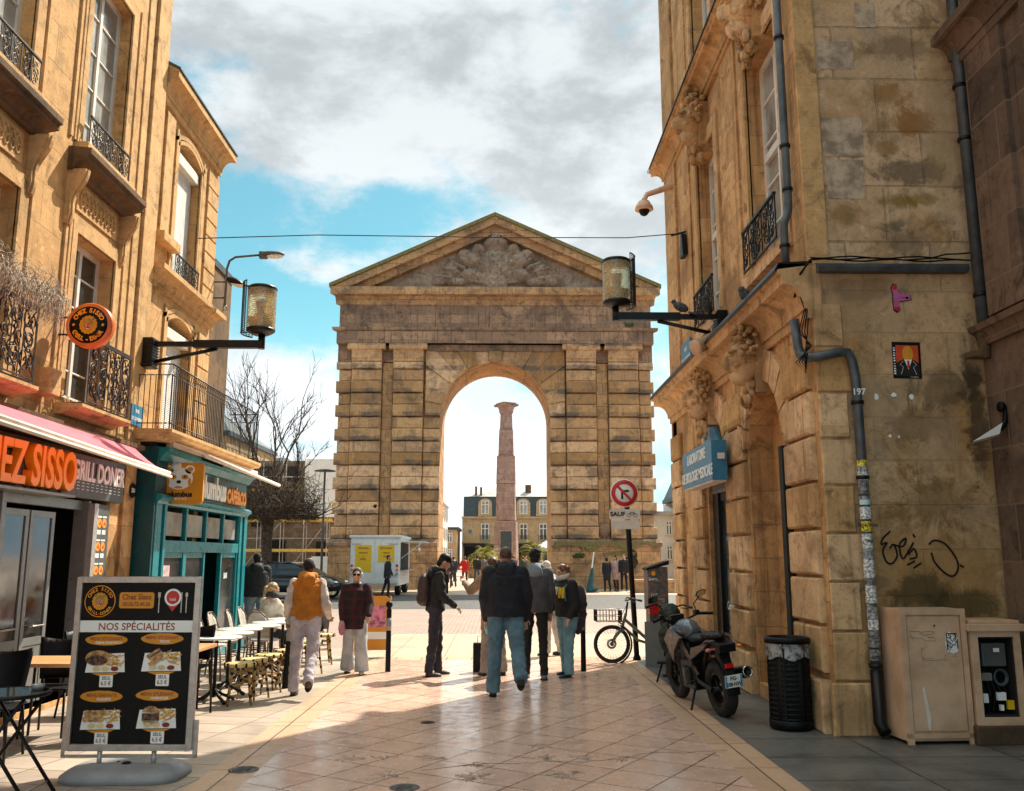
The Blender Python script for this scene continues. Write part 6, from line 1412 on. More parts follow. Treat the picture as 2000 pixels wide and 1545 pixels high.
mb = MB(); mb.box(-.15, .17, -.2, .2, .85, 1.52); mb.box(-.13, .15, -.18, .18, 0, .85); mb.build('body', M['tagged'], ub, bevel=.006); mb = MB(); mb.add([(-.17, -.22, 1.47), (.19, -.22, 1.56), (.19, .22, 1.56), (-.17, .22, 1.47), (-.17, -.22, 1.5), (.19, -.22, 1.62), (.19, .22, 1.62), (-.17, .22, 1.5)], [(0, 1, 2, 3), (4, 7, 6, 5), (0, 4, 5, 1), (1, 5, 6, 2), (2, 6, 7, 3), (3, 7, 4, 0)]); mb.build('lid', M['black'], ub)
mb = MB(); Fu = Fr((0, -.2, 0), (1, 0, 0), (0, -1, 0)); mb.poly(Fu, disc(Fu, -.06, 1.42, .035, .035, 0, 0, 12), .002, .006); mb.build('orange_sticker', M['orange'], ub)
mb = MB(); scribble(mb, Fu, -.04, 1.33, .09, .03, 3, .004, 12, .004); scribble(mb, Fu, 0, 1.05, .1, .06, 3, .003, 15, .004); mb.build('tag', M['signwhite'], ub, weld=False)
mb = MB(); mb.box(-.15, .02, -.28, -.2, .8, .93); mb.build('red_sticker', M['redlamp'], ub); mb = MB(); mb.box(-.22, .2, -.22, -.2, 0, .68); mb.build('lower_panel', M['greyframe'], ub)
def bollard(loc, label, tilt=0):
    t_ = thing('bollard', label, 'bollard', loc, 0, 'black street bollards'); t_.rotation_euler = (0, tilt, 0)
    mb = MB(); mb.lathe((0, 0, 0), [(.045, 0), (.04, .02), (.037, .68), (.038, .9)], 16); mb.build('post', M['black'], t_); mb = MB(); mb.lathe((0, 0, 0), [(.037, .9), (.028, .915), (.03, .93), (.052, .96), (.05, .99), (.035, 1.02), (0, 1.03)], 16); mb.build('cap', M['black'], t_); mb = MB(); mb.lathe((0, 0, 0), [(.0385, .6), (.040, .6), (.040, .78), (.0385, .78)], 16); mb.build('worn_band', M['greyframe'], t_)
    return t_
bollard((-2.75, 12.13, 0), 'black bollard leaning in front of the rattan stools', .045); bollard((-1.62, 13.79, 0), 'black bollard beside the woman in the plaid coat'); bollard((1.28, 13.8, 0), 'black bollard behind the woman with the letter jacket')
# ---------------- grill menu board ----------------
mbd = thing('menu_board', 'large free-standing black menu board in a silver frame with photos of four dishes', 'menu board', (-2.87, 7.4, 0), 0); FM2 = Fr((-2.87, 7.4, 0), (.9995, -.03, 0), (-.03, -.9995, 0), (0, 0, 1))
mb = MB(); W, Ht, B0_ = .5, 1.52, .2
mb.fb(FM2, -W, -W + .045, B0_, Ht, -.02, .03); mb.fb(FM2, W - .045, W, B0_, Ht, -.02, .03); mb.fb(FM2, -W + .045, W - .045, Ht - .045, Ht, -.02, .03); mb.fb(FM2, -W + .045, W - .045, B0_, B0_ + .045, -.02, .03); mb.build('frame', M['alu'], mbd, keep=True, bevel=.005)
mb = MB(); mb.fb(FM2, -W + .04, W - .04, B0_ + .04, Ht - .04, -.01, .008); mb.build('panel', M['black'], mbd, keep=True)
mb = MB(); mb.fb(FM2, -W - .03, -W + .0, B0_ - .06, B0_ + .2, -.03, .0); mb.fb(FM2, W, W + .03, B0_ - .06, B0_ + .22, -.03, .0); mb.fb(FM2, -W - .03, W + .03, B0_ - .06, B0_ - .035, -.03, .0); mb.build('carrier_bar', M['alu'], mbd, keep=True)
mb = MB(); mb.tube([(-.22, 0, .08), (-.22, 0, .2)], .02, 8); mb.tube([(.2, 0, .08), (.2, 0, .2)], .02, 8); mb.build('post', M['alu'], mbd)
mb = MB(); n = 26; vs = []
for (k_, z_) in ((1., 0.), (1., .045), (.88, .085), (.6, .105)):
    for q in range(n):
        a = 6.283 * q / n; c_, s_ = math.cos(a), math.sin(a); sx_ = abs(c_) ** .45 * (1 if c_ > 0 else -1) * .46; sy_ = abs(s_) ** .55 * (1 if s_ > 0 else -1) * .3; vs.append((sx_ * (k_ if z_ else 1) + .0, sy_ * k_, z_))
mb.add(vs, [(j * n + q, j * n + (q + 1) % n, (j + 1) * n + (q + 1) % n, (j + 1) * n + q) for j in range(3) for q in range(n)] + [list(range(3 * n, 4 * n)), list(range(n))[::-1]], True); mb.build('water_base', mat('grey_plastic', (.27, .28, .29), .45, var=.06), mbd)
mb = MB(); mb.lathe((0, -.02, .1), [(0, 0), (.035, 0), (.035, .012), (.02, .02), (0, .02)], 14); mb.lathe((-.09, .05, .1), [(0, 0), (.02, .004), (0, .012)], 10); mb.build('filler_cap', M['black'], mbd)
y0_ = .83
mb = MB(); mb.fb(FM2, -W + .045, W - .045, 1.09, 1.18, .008, .011); mb.build('white_band', M['signwhite'], mbd, keep=True)
M['ink'] = mat('brown_red_ink', (.30, .06, .03), .5); M['navyink'] = mat('dark_ink', (.03, .035, .06), .5)
text('NOS SPÉCIALITÉS', FM2, 0, 1.13, .0115, .078, M['ink'], mbd, .0005, .001, 1.02)
mb = MB(); mb.lathe(FM2.p(-.31, 1.33, .008), [(.118, 0), (.124, 0), (.124, .003), (.118, .003)], 36, axis=FM2.N); mb.build('logo_ring', M['orange'], mbd, keep=True)
arc_text('CHEZ SISSO', FM2, -.31, 1.33, .095, 155, 25, .036, M['orange'], mbd, d=.009, bold=.0005); arc_text('GRILL-DONER', FM2, -.31, 1.33, .098, 212, 328, .032, M['orange'], mbd, True, d=.009, bold=.0005)
lion(FM2, -.31, 1.33, .06, mbd, d=.012)
mb = MB(); mb.poly(FM2, rrect(-.155, .125, 1.275, 1.4, .02), .008, .011); mb.build('orange_label', M['amber'], mbd, keep=True)
text('Chez Sisso', FM2, -.015, 1.362, .0115, .058, M['ink'], mbd, .0004, .002, .93); text('05.56.72.40.26', FM2, -.015, 1.307, .0115, .040, M['ink'], mbd, .0004, .0015, .93)
mb = MB(); mb.poly(FM2, disc(FM2, .275, 1.36, .068, .068, 0, 0, 24), .008, .011); mb.build('badge_ring', M['signwhite'], mbd, keep=True); mb = MB(); mb.poly(FM2, disc(FM2, .275, 1.36, .052, .052, 0, 0, 24), .011, .013); mb.poly(FM2, [(.235, 1.3), (.315, 1.3), (.275, 1.25)], .008, .0105); mb.build('badge', M['red'], mbd, keep=True)
text('halal', FM2, .275, 1.345, .0135, .035, M['signwhite'], mbd, .0003, 0, .8)
mb = MB()
for u_ in (.165, .345, .385): mb.fb(FM2, u_ - .004, u_ + .004, 1.24, 1.4, .008, .011)
mb.fb(FM2, .155, .175, 1.36, 1.40, .0082, .0112); mb.poly(FM2, disc(FM2, .385, 1.38, .011, .02, 0, 0, 10), .0082, .0115); mb.build('cutlery_print', M['alu'], mbd, keep=True, weld=False)
M['fries'] = mat('fries_print', (.72, .40, .07), .5, var=.3, vs=60); M['bread'] = mat('bread_print', (.55, .30, .12), .5, var=.3, vs=30); M['meat'] = mat('meat_print', (.16, .07, .04), .5, var=.5, vs=40); M['sauce'] = mat('cream_sauce_print', (.78, .62, .30), .5); M['sauced'] = mat('dark_sauce_print', (.22, .02, .01), .5)
def dish(cu, cv, l1, l2, kind):
    mb = MB(); r3 = random.Random(int(cu * 100 + cv * 1000)); mb.poly(FM2, [(cu + (.165 + .006 * r3.random()) * math.cos(a), cv + .17 + .042 * math.sin(a) * (1 + .1 * r3.random())) for a in [6.283 * k / 26 for k in range(26)]], .008, .010); mb.poly(FM2, [(cu - .1, cv - .085), (cu + .12, cv - .08), (cu + .06, cv - .105), (cu - .04, cv - .105)], .008, .0095); mb.build('orange_splash', M['amber'], mbd, keep=True)
    text(l1, FM2, cu, cv + .178, .0105, .036, M['ink'], mbd, .0003, .001, .92); text(l2, FM2, cu + .02, cv + .148, .0105, .027, M['signwhite'], mbd, .0003, .0005, .9)
    mb = MB(); mb.poly(FM2, [(cu - .15, cv - .08), (cu + .165, cv - .075), (cu + .15, cv + .07), (cu - .13, cv + .06)], .0082, .0105); mb.build('plate_print', M['signwhite'], mbd, keep=True)
    mb = MB()
    for k in range(26):
        x, y = cu + .09 + r3.uniform(-.06, .05), cv + .02 + r3.uniform(-.04, .045); a = r3.uniform(-.8, .8); dx, dy = .03 * math.cos(a), .03 * math.sin(a); mb.poly(FM2, [(x - dx, y - dy - .004), (x + dx, y + dy - .004), (x + dx, y + dy + .004), (x - dx, y - dy + .004)], .0105, .0125 + r3.random() * .001)
    mb.build('fries_print', M['fries'], mbd, keep=True, weld=False)
    mb = MB(); m2 = MB(); br_, mt_ = mb, m2
    if kind == 'kebab': mb.poly(FM2, disc(0, cu - .055, cv + .03, .1, .06, 0, 0, 20), .0125, .0145); m2.poly(FM2, disc(0, cu - .06, cv + .015, .085, .038, 0, 0, 16), .0145, .016)
    if kind == 'tacos': mb.poly(FM2, [(cu - .12, cv + .04), (cu - .02, cv + .1), (cu + .02, cv + .06), (cu - .08, cv)], .0125, .0145); mb.poly(FM2, [(cu - .1, cv - .02), (cu - .07, cv - .05), (cu + .03, cv + .03), (cu, cv + .06)], .0145, .016); m2.poly(FM2, [(cu - .09, cv + .035), (cu - .01, cv + .085), (cu, cv + .075), (cu - .08, cv + .025)], .0145, .0155)
    if kind == 'nuggets':
        for k in range(8): mb.poly(FM2, disc(0, cu - .11 + .04 * (k % 4) + .01 * (k // 4), cv + .0 + .045 * (k // 4), .028, .024, 0, 0, 12), .0125 + .0005 * k, .014 + .0005 * k)
        m2.poly(FM2, disc(0, cu - .08, cv + .03, .02, .01, 0, 0, 8), .0125, .0128)
    if kind == 'burger': mb.poly(FM2, disc(0, cu - .04, cv + .035, .07, .055, 0, 0, 20, 0, 3.1416), .0125, .0145); mb.poly(FM2, disc(0, cu - .04, cv - .02, .065, .035, 0, 0, 20, 3.1416, 6.2832), .0125, .0145); m2.fb(FM2, cu - .108, cu + .028, cv - .02, cv + .035, .0125, .0145)
    mb.build('bread_print', M['bread'], mbd, keep=True, weld=False); m2.build('meat_print', M['meat'], mbd, keep=True, weld=False)
    mb = MB(); mb.poly(FM2, disc(0, cu - .06, cv - .05, .03, .018, 0, 0, 12), .0145, .0165); mb.poly(FM2, disc(0, cu + .01, cv - .05, .03, .018, 0, 0, 12), .0145, .0165); mb.build('sauce_print', M['sauce'], mbd, keep=True, weld=False)
    mb = MB(); mb.poly(FM2, disc(0, cu + .085, cv - .05, .03, .018, 0, 0, 12), .0145, .0165); mb.build('dark_sauce_print', M['sauced'], mbd, keep=True)
    mb = MB(); mb.poly(FM2, rrect(cu - .03, cu + .075, cv - .19, cv - .1, .008), .0084, .0112); mb.build('price_label', M['signwhite'], mbd, keep=True)
    text('SEUL', FM2, cu + .022, cv - .122, .0116, .036, M['navyink'], mbd, .0003, .0006, .9); text('6.5 €', FM2, cu + .022, cv - .162, .0116, .042, M['ink'], mbd, .0003, .0008, .9)
dish(-.235, .86, 'MENU ETUDIANT', 'KEBAB SANDWICH', 'kebab'); dish(.21, .87, 'MENU ETUDIANT', 'TACOS', 'tacos'); dish(-.24, .43, 'MENU ENFANTS', 'NUGGETS', 'nuggets'); dish(.2, .44, 'MENU ETUDIANT', 'HAMBURGER', 'burger')
# ---------------- café terrace ----------------
def round_table(): 
    t_ = thing('terrace_table', '', 'table', (0, 0, 0), 0, 'pale round café tables in a row')
    mb = MB(); mb.lathe((0, 0, 0), [(0, .725), (.28, .725), (.292, .732), (.292, .745), (.285, .75), (0, .75)], 32); mb.build('table_top', M['tabletop'], t_)
    mb = MB(); mb.tube([(0, 0, .08), (0, 0, .725)], .022, 8)
    mb.build('column', M['blackm'], t_)
    for k in range(4):
        a = R(45 + 90 * k); mb = MB(); mb.tube([(0, 0, .16), (.1 * math.cos(a), .1 * math.sin(a), .09), (.26 * math.cos(a), .26 * math.sin(a), .02)], [.018, .018, .022], 6); mb.build('foot', M['blackm'], t_)
    return t_
def stool(yellow=True):
    t_ = thing('rattan_stool', '', 'stool', (0, 0, 0), 0, 'low yellow rattan stools along the terrace')
    mb = MB(); mb.lathe((0, 0, 0), [(0, .425), (.15, .425), (.175, .435), (.18, .455), (.172, .468), (.12, .474), (0, .476)], 26); mb.build('seat', M['rattany'], t_)
    mb = MB()
    for k in range(10): a = R(k * 36); mb.lathe((.178 * math.cos(a), .178 * math.sin(a), .452), [(.0, -.024), (.013, -.024), (.013, .024), (0, .024)], 6)
    mb.build('seat_binding', M['black'], t_, weld=False)
    for k in range(4):
        a = R(45 + 90 * k); c_, s_ = math.cos(a), math.sin(a); mb = MB(); mb.tube([(.13 * c_, .13 * s_, .43), (.145 * c_, .145 * s_, .25), (.185 * c_, .185 * s_, 0)], .0135, 7); lg = mb.build('leg', M['bamboo'], t_)
        mb = MB()
        for z, r_ in ((.36, .135), (.22, .148), (.10, .168)): mb.lathe((r_ * c_, r_ * s_, z), [(.0145, -.018), (.0165, -.016), (.0165, .016), (.0145, .018)], 7)
        mb.build('binding', M['black'], lg, weld=False)
    mb = MB(); 
    for z, r_ in ((.23, .142), (.36, .13)): mb.tube([(r_ * math.cos(R(a)), r_ * math.sin(R(a)), z) for a in range(45, 406, 90)], .009, 6)
    mb.build('stretcher', M['bamboo'], t_, weld=False); return t_
WV = mat('black_white_weave', (.66, .62, .56), .6); q = NT(WV.node_tree); b_ = q.n['Principled BSDF']; g_ = q.a('ShaderNodeTexCoord'); ck = q.a('ShaderNodeTexChecker', {'Vector': (g_, 'Object'), 'Scale': 60.0, 'Color1': (.70, .66, .60), 'Color2': (.22, .20, .18)}); q.l.new(ck.outputs[0], b_.inputs['Base Color'])
def bistro():
    """woven bistro chair facing +y"""
    t_ = thing('bistro_chair', '', 'chair', (0, 0, 0), 0, 'pale woven bistro chairs on the café terrace')
    mb = MB(); n = 20; vs = [(.205 * math.cos(a) * (1 if math.sin(a) > 0 else .92), .195 * math.sin(a), z) for z in (.44, .47) for a in [6.283 * k / n for k in range(n)]]; mb.add(vs, [list(range(n))[::-1], list(range(n, 2 * n))] + [(k, (k + 1) % n, n + (k + 1) % n, n + k) for k in range(n)]); mb.build('seat', WV, t_)
    mb = MB(); m = 10; vs = []
    for j in range(m + 1):
        z = .50 + .37 * j / m; w_ = .2 * math.sqrt(max(0.02, 1 - (j / m) ** 2.6)) if j > 3 else .2
        for i in range(9): x = -w_ + 2 * w_ * i / 8; vs.append((x, -.19 - .06 * j / m + .05 * (x / .2) ** 2, z))
    mb.add(vs, [(j * 9 + i, j * 9 + i + 1, (j + 1) * 9 + i + 1, (j + 1) * 9 + i) for j in range(m) for i in range(8)], True); o = mb.build('backrest', WV, t_); sm_ = o.modifiers.new('s', 'SOLIDIFY'); sm_.thickness = .012
    mb = MB(); mb.tube([(-.2, -.14, .44), (-.205, -.16, .62), (-.17, -.21, .79), (-.08, -.245, .87), (.08, -.245, .87), (.17, -.21, .79), (.205, -.16, .62), (.2, -.14, .44)], .013, 7); mb.build('back_frame', M['bamboob'], t_)
    for sx_ in (-1, 1):
        for y, d_ in ((.15, .03), (-.15, -.05)): mb = MB(); mb.tube([(sx_ * .17, y, .45), (sx_ * .19, y + d_, 0)], .0125, 7); mb.build('leg', M['bamboob'], t_)
    mb = MB(); mb.tube([(-.18, .16, .25), (.18, .16, .25), (.18, -.17, .25), (-.18, -.17, .25), (-.18, .16, .25)], .008, 6); mb.build('stretcher', M['bamboob'], t_); return t_
words = ['nearest', 'second', 'third', 'fourth', 'fifth', 'sixth', 'seventh', 'farthest']
tb = round_table(); st_ = stool(); ch = bistro()
for i, (x, y) in enumerate([(-3.32, 11.0), (-3.35, 11.62), (-3.4, 12.25), (-3.3, 12.85), (-3.28, 13.5), (-3.3, 14.25)]):
    lb = f"{['nearest', 'second', 'third', 'fourth', 'fifth', 'farthest'][i]} pale round café table in the terrace row"
    if i == 0: tb.location = (x, y, 0); tb['label'] = lb
    else: dup(tb, (x, y, 0), i * .4, lb)
for i, (x, y) in enumerate([(-2.98, 10.85), (-2.94, 11.3), (-2.9, 11.8), (-2.78, 12.35), (-2.8, 12.95), (-2.74, 13.6), (-2.78, 14.8)]):
    lb = f"{['nearest', 'second', 'third', 'fourth', 'fifth', 'sixth', 'farthest'][i]} low yellow rattan stool along the street side of the terrace"
    if i == 0: st_.location = (x, y, 0); st_.rotation_euler.z = .3; st_['label'] = lb
    else: dup(st_, (x, y, 0), i * 1.1, lb)
for i, (x, y, r_) in enumerate([(-4.05, 11.1, -1.55), (-4.1, 11.75, -1.5), (-4.05, 12.4, -1.62), (-4.0, 13.05, -1.5), (-4.02, 13.7, -1.6), (-3.95, 14.35, -1.45), (-3.5, 13.95, -.35), (-3.98, 15.1, -1.6), (-3.62, 14.62, -.75), (-3.05, 15.3, 2.5)]):
    lb = f"{['nearest', 'second', 'third', 'fourth', 'fifth', 'sixth'][i]} woven bistro chair along the café front" if i < 6 else ['woven bistro chair with its oval back to the camera at the fifth table', 'woven bistro chair at the far end by the shopfront', 'woven bistro chair under the blond woman', 'woven bistro chair under the dark-haired seated person'][i - 6]
    if i == 0: ch.location = (x, y, 0); ch.rotation_euler.z = r_; ch['label'] = lb
    else: dup(ch, (x, y, 0), r_, lb)
# grill shop tables and black chairs
def blackchair(back=False):
    t_ = thing('black_chair', '', 'chair', (0, 0, 0), 0, 'black moulded chairs at the grill shop tables')
    mb = MB(); m = 8; vs = []
    for j in range(m + 1):
        q_ = j / m; y = -.2 - .08 * q_; z = .5 + .36 * q_; w_ = .19 + .04 * q_
        for i in range(9): x = -w_ + 2 * w_ * i / 8; vs.append((x, y + .07 * (x / .2) ** 2, z + (.03 * (abs(x) / .2) ** 2 if j == m else 0)))
    mb.add(vs, [(j * 9 + i, j * 9 + i + 1, (j + 1) * 9 + i + 1, (j + 1) * 9 + i) for j in range(m) for i in range(8)], True); o = mb.build('backrest', M['black'], t_); o.modifiers.new('s', 'SOLIDIFY').thickness = .014
    mb = MB(); mb.box(-.21, .21, -.21, .2, .43, .45); mb.build('seat', M['black'], t_, bevel=.01)
    for sx_ in (-1, 1):
        for y, d_ in ((.17, .04), (-.18, -.06)): mb = MB(); mb.tube([(sx_ * .18, y, .45), (sx_ * .2, y + d_, 0)], .012, 7); mb.build('leg', M['blackm'], t_)
    mb = MB()
    for sx_ in (-1, 1): mb.tube([(sx_ * .17, -.19, .44), (sx_ * .19, -.22, .52)], .013, 6)
    mb.build('back_support', M['blackm'], t_, weld=False); return t_
bc = blackchair(); bc.location = (-4.25, 7.95, 0); bc.rotation_euler.z = PI_ = 3.3; bc['label'] = 'black chair with a small triangle on its back behind the black folding table'
FBk = Fr((0, -.292, 0), (-1, 0, 0), (0, -1, 0), (0, .2, 1))
mb = MB(); 
for a_, b_ in (((-.05, .62), (.05, .62)), ((.05, .62), (0, .72)), ((0, .72), (-.05, .62))): mb.tube([(a_[0], -.262 - (a_[1] - .62) * .25, a_[1]), (b_[0], -.262 - (b_[1] - .62) * .25, b_[1])], .0035, 4)
mb.box(-.03, .03, -.275, -.268, .645, .66); mb.build('triangle_print', M['signwhite'], bc, weld=False)
for (x, y, r_, lb) in [(-4.75, 8.6, -1.4, 'black chair by the shop door'), (-4.3, 9.1, 3.2, 'black chair on the far side of the left orange table'), (-3.6, 9.25, .2, 'black chair on the near side of the second orange table'), (-3.55, 10.75, 3.1, 'black chair between the orange tables and the café tables'), (-4.45, 10.2, -1.5, 'black chair at the wall end of the second orange table')]:
    d_ = dup(bc, (x, y, 0), r_, lb)
    for c in list(d_.children):
        if c.name.startswith('triangle'): bpy.data.objects.remove(c)
ft = thing('folding_table', 'small round black folding table with a reflecting glass top in the left foreground', 'table', (-3.5, 6.75, 0))
mb = MB(); mb.lathe((0, 0, 0), [(0, .70), (.275, .70), (.282, .71), (.282, .725), (.275, .73), (.26, .73)], 36); mb.build('rim', M['blackm'], ft); mb = MB(); mb.lathe((0, 0, 0), [(.262, .728), (0, .728)], 36); mb.build('table_top', mat('black_glass', (.012, .012, .013), .04, spec=1.), ft)
for sy in (-1, 1):
    for sx_ in (-1, 1): mb = MB(); mb.tube([(-sx_ * .2, sy * (.18 + .012 * sx_), .70), (sx_ * .3, sy * (.18 + .012 * sx_), .0)], .013, 7); mb.build('leg', M['blackm'], ft)
for sx_ in (-1, 1): mb = MB(); mb.tube([(sx_ * .24, -.18, .08), (sx_ * .24, .18, .08)], .007, 6); mb.build('crossbar', M['alu'], ft)
mb = MB(); mb.lathe((0, 0, 0), [(0, 0), (.04, 0), (.045, .035), (.038, .035), (.035, .008), (0, .008)], 16); o = mb.one('ashtray', M['glassw'], 'small glass ashtray on the black folding table', 'ashtray'); o.location = (-3.35, 6.86, .731)
def orangetable(loc, label):
    t_ = thing('orange_table', label, 'table', loc, 0, 'orange-topped tables of the grill shop')
    mb = MB(); mb.box(-.34, .34, -.34, .34, .70, .735); mb.build('table_top', M['oak'], t_, bevel=.006)
    for sx_ in (-1, 1):
        for sy in (-1, 1): mb = MB(); mb.tube([(sx_ * .26, sy * .28, .7), (sx_ * .3, sy * .28, .66), (sx_ * .32, sy * .29, 0)], .013, 6); mb.build('leg', M['blackm'], t_)
    return t_
orangetable((-4.15, 8.75, 0), 'orange-topped square table left of the menu board'); orangetable((-3.45, 10.0, 0), 'orange-topped square table right of the menu board')
# orange sandwich board on the square
sb = thing('sandwich_board', 'orange folding advertising board behind the woman in plaid', 'sandwich board', (-2.15, 15.9, 0), .08)
mb = MB(); F1 = Fr((0, -.12, 0), (1, 0, 0), (0, -1, 0), (0, .12, 1)); mb.poly(F1, [(-.32, .12), (.32, .12), (.32, .95), (.22, 1.02), (-.22, 1.02), (-.32, .95)], 0, .02); mb.build('front_panel', M['amber'], sb, keep=False)
mb = MB(); mb.fb(F1, -.24, .24, .3, .42, .02, .024); mb.build('white_print', M['signwhite'], sb); mb = MB(); mb.fb(F1, -.22, .22, .5, .86, .02, .024); mb.build('pink_print', mat('pink_print', (.6, .2, .3), .5, var=.4, vs=12), sb)
mb = MB(); 
for x in (-.3, .3): mb.tube([(x, -.12, 0), (x, 0, 1.0), (x, .2, 0)], .015, 6)
mb.build('trestle', M['bamboo'], sb, weld=False)
# ---------------- people ----------------
def cloth(name, col, rough=.85, var=.15, vs=5, bump=.35, bs=90, **k): 
    if name not in M: M[name] = mat(name, col, rough, var=var, vs=vs, bump=bump, bs=bs, **k)
    return M[name]
fold = bpy.data.textures.new('cloth_folds', 'CLOUDS'); fold.noise_scale = .075; fold.noise_depth = 2
SKIN = {'light': mat('light_skin', (.55, .30, .20), .5, var=.1), 'dark': mat('dark_skin', (.09, .045, .028), .5, var=.1)}
HAIR = {'black': mat('black_hair', (.010, .008, .007), .85, var=.3, vs=30), 'brown': mat('brown_hair', (.10, .045, .02), .5, var=.4, vs=30), 'auburn': mat('auburn_hair', (.24, .095, .03), .5, var=.4, vs=30), 'blond': mat('blond_hair', (.50, .33, .15), .5, var=.4, vs=30), 'white': mat('white_hair', (.62, .58, .54), .6, var=.2, vs=30), 'stubble': mat('cropped_hair', (.09, .055, .04), .7, var=.4, vs=40)}
def person(label, loc, rz, h=1.75, lean=3, legs=((0, 0, 3), (0, 0, 3)), arms=((0, 8, 12, 5), (0, 8, 12, 5)), head=(0, 0), skin='light', hair='black', hstyle='short', top='navy', tcol=(.01, .012, .02), tbulk=.0, tlen=.1, trous=(.1, .15, .2), pbulk=.0, shoes=(.02, .02, .02), hood=None, sleeves=None, vox=.012, sit=None, collar=None, lean_side=0, width=1., foot=(0, 0), flare=0, group=None, folds=.035, soft=None, hands='relaxed', vest=False):
    s = h / 1.75; t_ = thing('person', label, 'person', loc, rz, group)
    V = Vector; sg_ = lambda S_: 1 if S_.x > 0 else -1
    th, sh = .44 * s, .43 * s
    K = []
    for i, sg in enumerate((-1, 1)):
        hf, kf, ab = legs[i]; hf_, sf = R(hf), R(hf - kf)
        d1 = V((sg * math.sin(R(ab)), math.sin(hf_) * math.cos(R(ab)), -math.cos(hf_) * math.cos(R(ab)))); d2 = V((sg * math.sin(R(ab)) * .6, math.sin(sf), -math.cos(sf)))
        hp = V((sg * .088 * s * width, 0, 0)); kn = hp + d1 * th; an = kn + d2 * sh; K.append([hp, kn, an])
    low = min(K[i][2].z - .085 * s - (.06 * s if abs(foot[i]) > 25 else 0) for i in (0, 1)); Hz = -low if sit is None else sit
    for k in K:
        for v in k: v.z += Hz
    ld = V((math.sin(R(lean_side)), math.sin(R(lean)), math.cos(R(lean))))
    pel = V((0, 0, Hz + .04 * s)); at = lambda q, x=0, y=0: pel + ld * q * s + V((x * s * width, y * s, 0))
    sx_ = V((1, 0, 0))
    # body
    mb = MB(); nb = at(.53, 0, -.005)
    for q, rx, ry in ((0, .145, .10), (.15, .13, .09), (.3, .15, .105), (.42, .155, .10)): mb.ell(at(q), (rx * s * width, ry * s, .13 * s))
    Hm = Euler((R(-head[0]), 0, R(head[1]))).to_matrix(); hc = at(.53) + V((0, .012 * s, .045 * s)) + Hm @ V((0, .012 * s, .085 * s))
    HP = lambda x, y, z: hc + Hm @ V((x * s, y * s, z * s))
    mb.limb(nb - ld * .03, hc - V((0, 0, .04 * s)), .062 * s, .056 * s)
    mb.ell(hc, (.074 * s, .094 * s, .108 * s), Hm); mb.ell(HP(0, .03, -.06), (.054 * s, .062 * s, .055 * s), Hm); mb.ell(HP(0, .096, -.015), (.013 * s, .02 * s, .026 * s), Hm); mb.ell(HP(0, .075, -.085), (.028 * s, .022 * s, .02 * s), Hm)
    mb.ell(HP(0, .086, .025), (.05 * s, .012 * s, .012 * s), Hm); mb.ell(HP(0, .088, -.052), (.022 * s, .01 * s, .007 * s), Hm)
    for sg in (-1, 1): mb.ell(HP(sg * .075, -.005, -.01), (.012 * s, .022 * s, .034 * s), Hm)
    A = []
    for i, sg in enumerate((-1, 1)):
        af, aa, ef, ai = arms[i]; S = at(.445, sg * .166, 0); a1, a2 = R(af), R(af + ef)
        u = V((sg * math.sin(R(aa)), math.sin(a1) * math.cos(R(aa)), -math.cos(a1) * math.cos(R(aa)))); f = V((-sg * math.sin(R(ai)), math.sin(a2) * math.cos(R(ai)), -math.cos(a2) * math.cos(R(ai))))
        el = S + u * .29 * s; wr = el + f * .25 * s; A.append((S, el, wr, f)); mb.limb(S, el, .05 * s, .04 * s, 10); mb.limb(el, wr, .038 * s, .027 * s, 10)
        side = f.cross(V((0, 1, 0))) if abs(f.y) < .9 else f.cross(V((0, 0, 1))); side.normalize(); pn = f.cross(side).normalized()
        fr = Matrix((pn, side, f)).transposed(); pc = wr + f * .045 * s; mb.ell(pc, (.017 * s, .04 * s, .052 * s), fr, 10, 7)
        # four fingers of unequal length, curled, and a thumb from the side of the palm
        cu = -sg * (1 if pn.x * sg > 0 else -1); inw = pn * (-1 if (pn.x * sg > 0) else 1)
        fw = f if abs(f.z) < .5 else f
        for q, L in enumerate((.066, .076, .071, .056)):
            b0 = pc + side * (.028 - .019 * q) * s + f * .04 * s; b1 = b0 + (f * .9 + inw * .35).normalized() * L * .5 * s; b2 = b1 + (f * .45 + inw * .9).normalized() * L * .5 * s
            mb.limb(b0, b1, .0088 * s, .008 * s, 6); mb.limb(b1, b2, .008 * s, .0065 * s, 6)
        tb = pc + side * .034 * s - f * .015 * s; t1_ = tb + (side * .55 + f * .8 + inw * .3).normalized() * .035 * s; mb.limb(tb, t1_, .011 * s, .009 * s, 6); mb.limb(t1_, t1_ + (f * .9 + inw * .5).normalized() * .026 * s, .009 * s, .007 * s, 6)
    for k in K: mb.limb(k[0], k[1], .08 * s * width, .05 * s, 10); mb.limb(k[1], k[2], .05 * s, .034 * s, 10); mb.ell(k[2] - V((0, -.02 * s, .03 * s)), (.035 * s, .06 * s, .04 * s))
    def fin(mb, name, mt, v=None, sm=3, fd=0):
        o = mb.build(name, mt, t_, weld=False); m_ = o.modifiers.new('skin', 'REMESH'); m_.mode = 'VOXEL'; m_.voxel_size = v or vox; m_.use_smooth_shade = True
        if sm: q = o.modifiers.new('sm', 'SMOOTH'); q.factor = .5; q.iterations = sm
        if fd and vox < .02: q = o.modifiers.new('fold', 'DISPLACE'); q.texture = fold; q.texture_coords = 'LOCAL'; q.strength = fd; q.mid_level = .5
        return o
    fin(mb, 'body', SKIN[skin], min(vox, .0085) if vox < .02 else vox, 1)
    # trousers
    mb = MB(); pb = pbulk
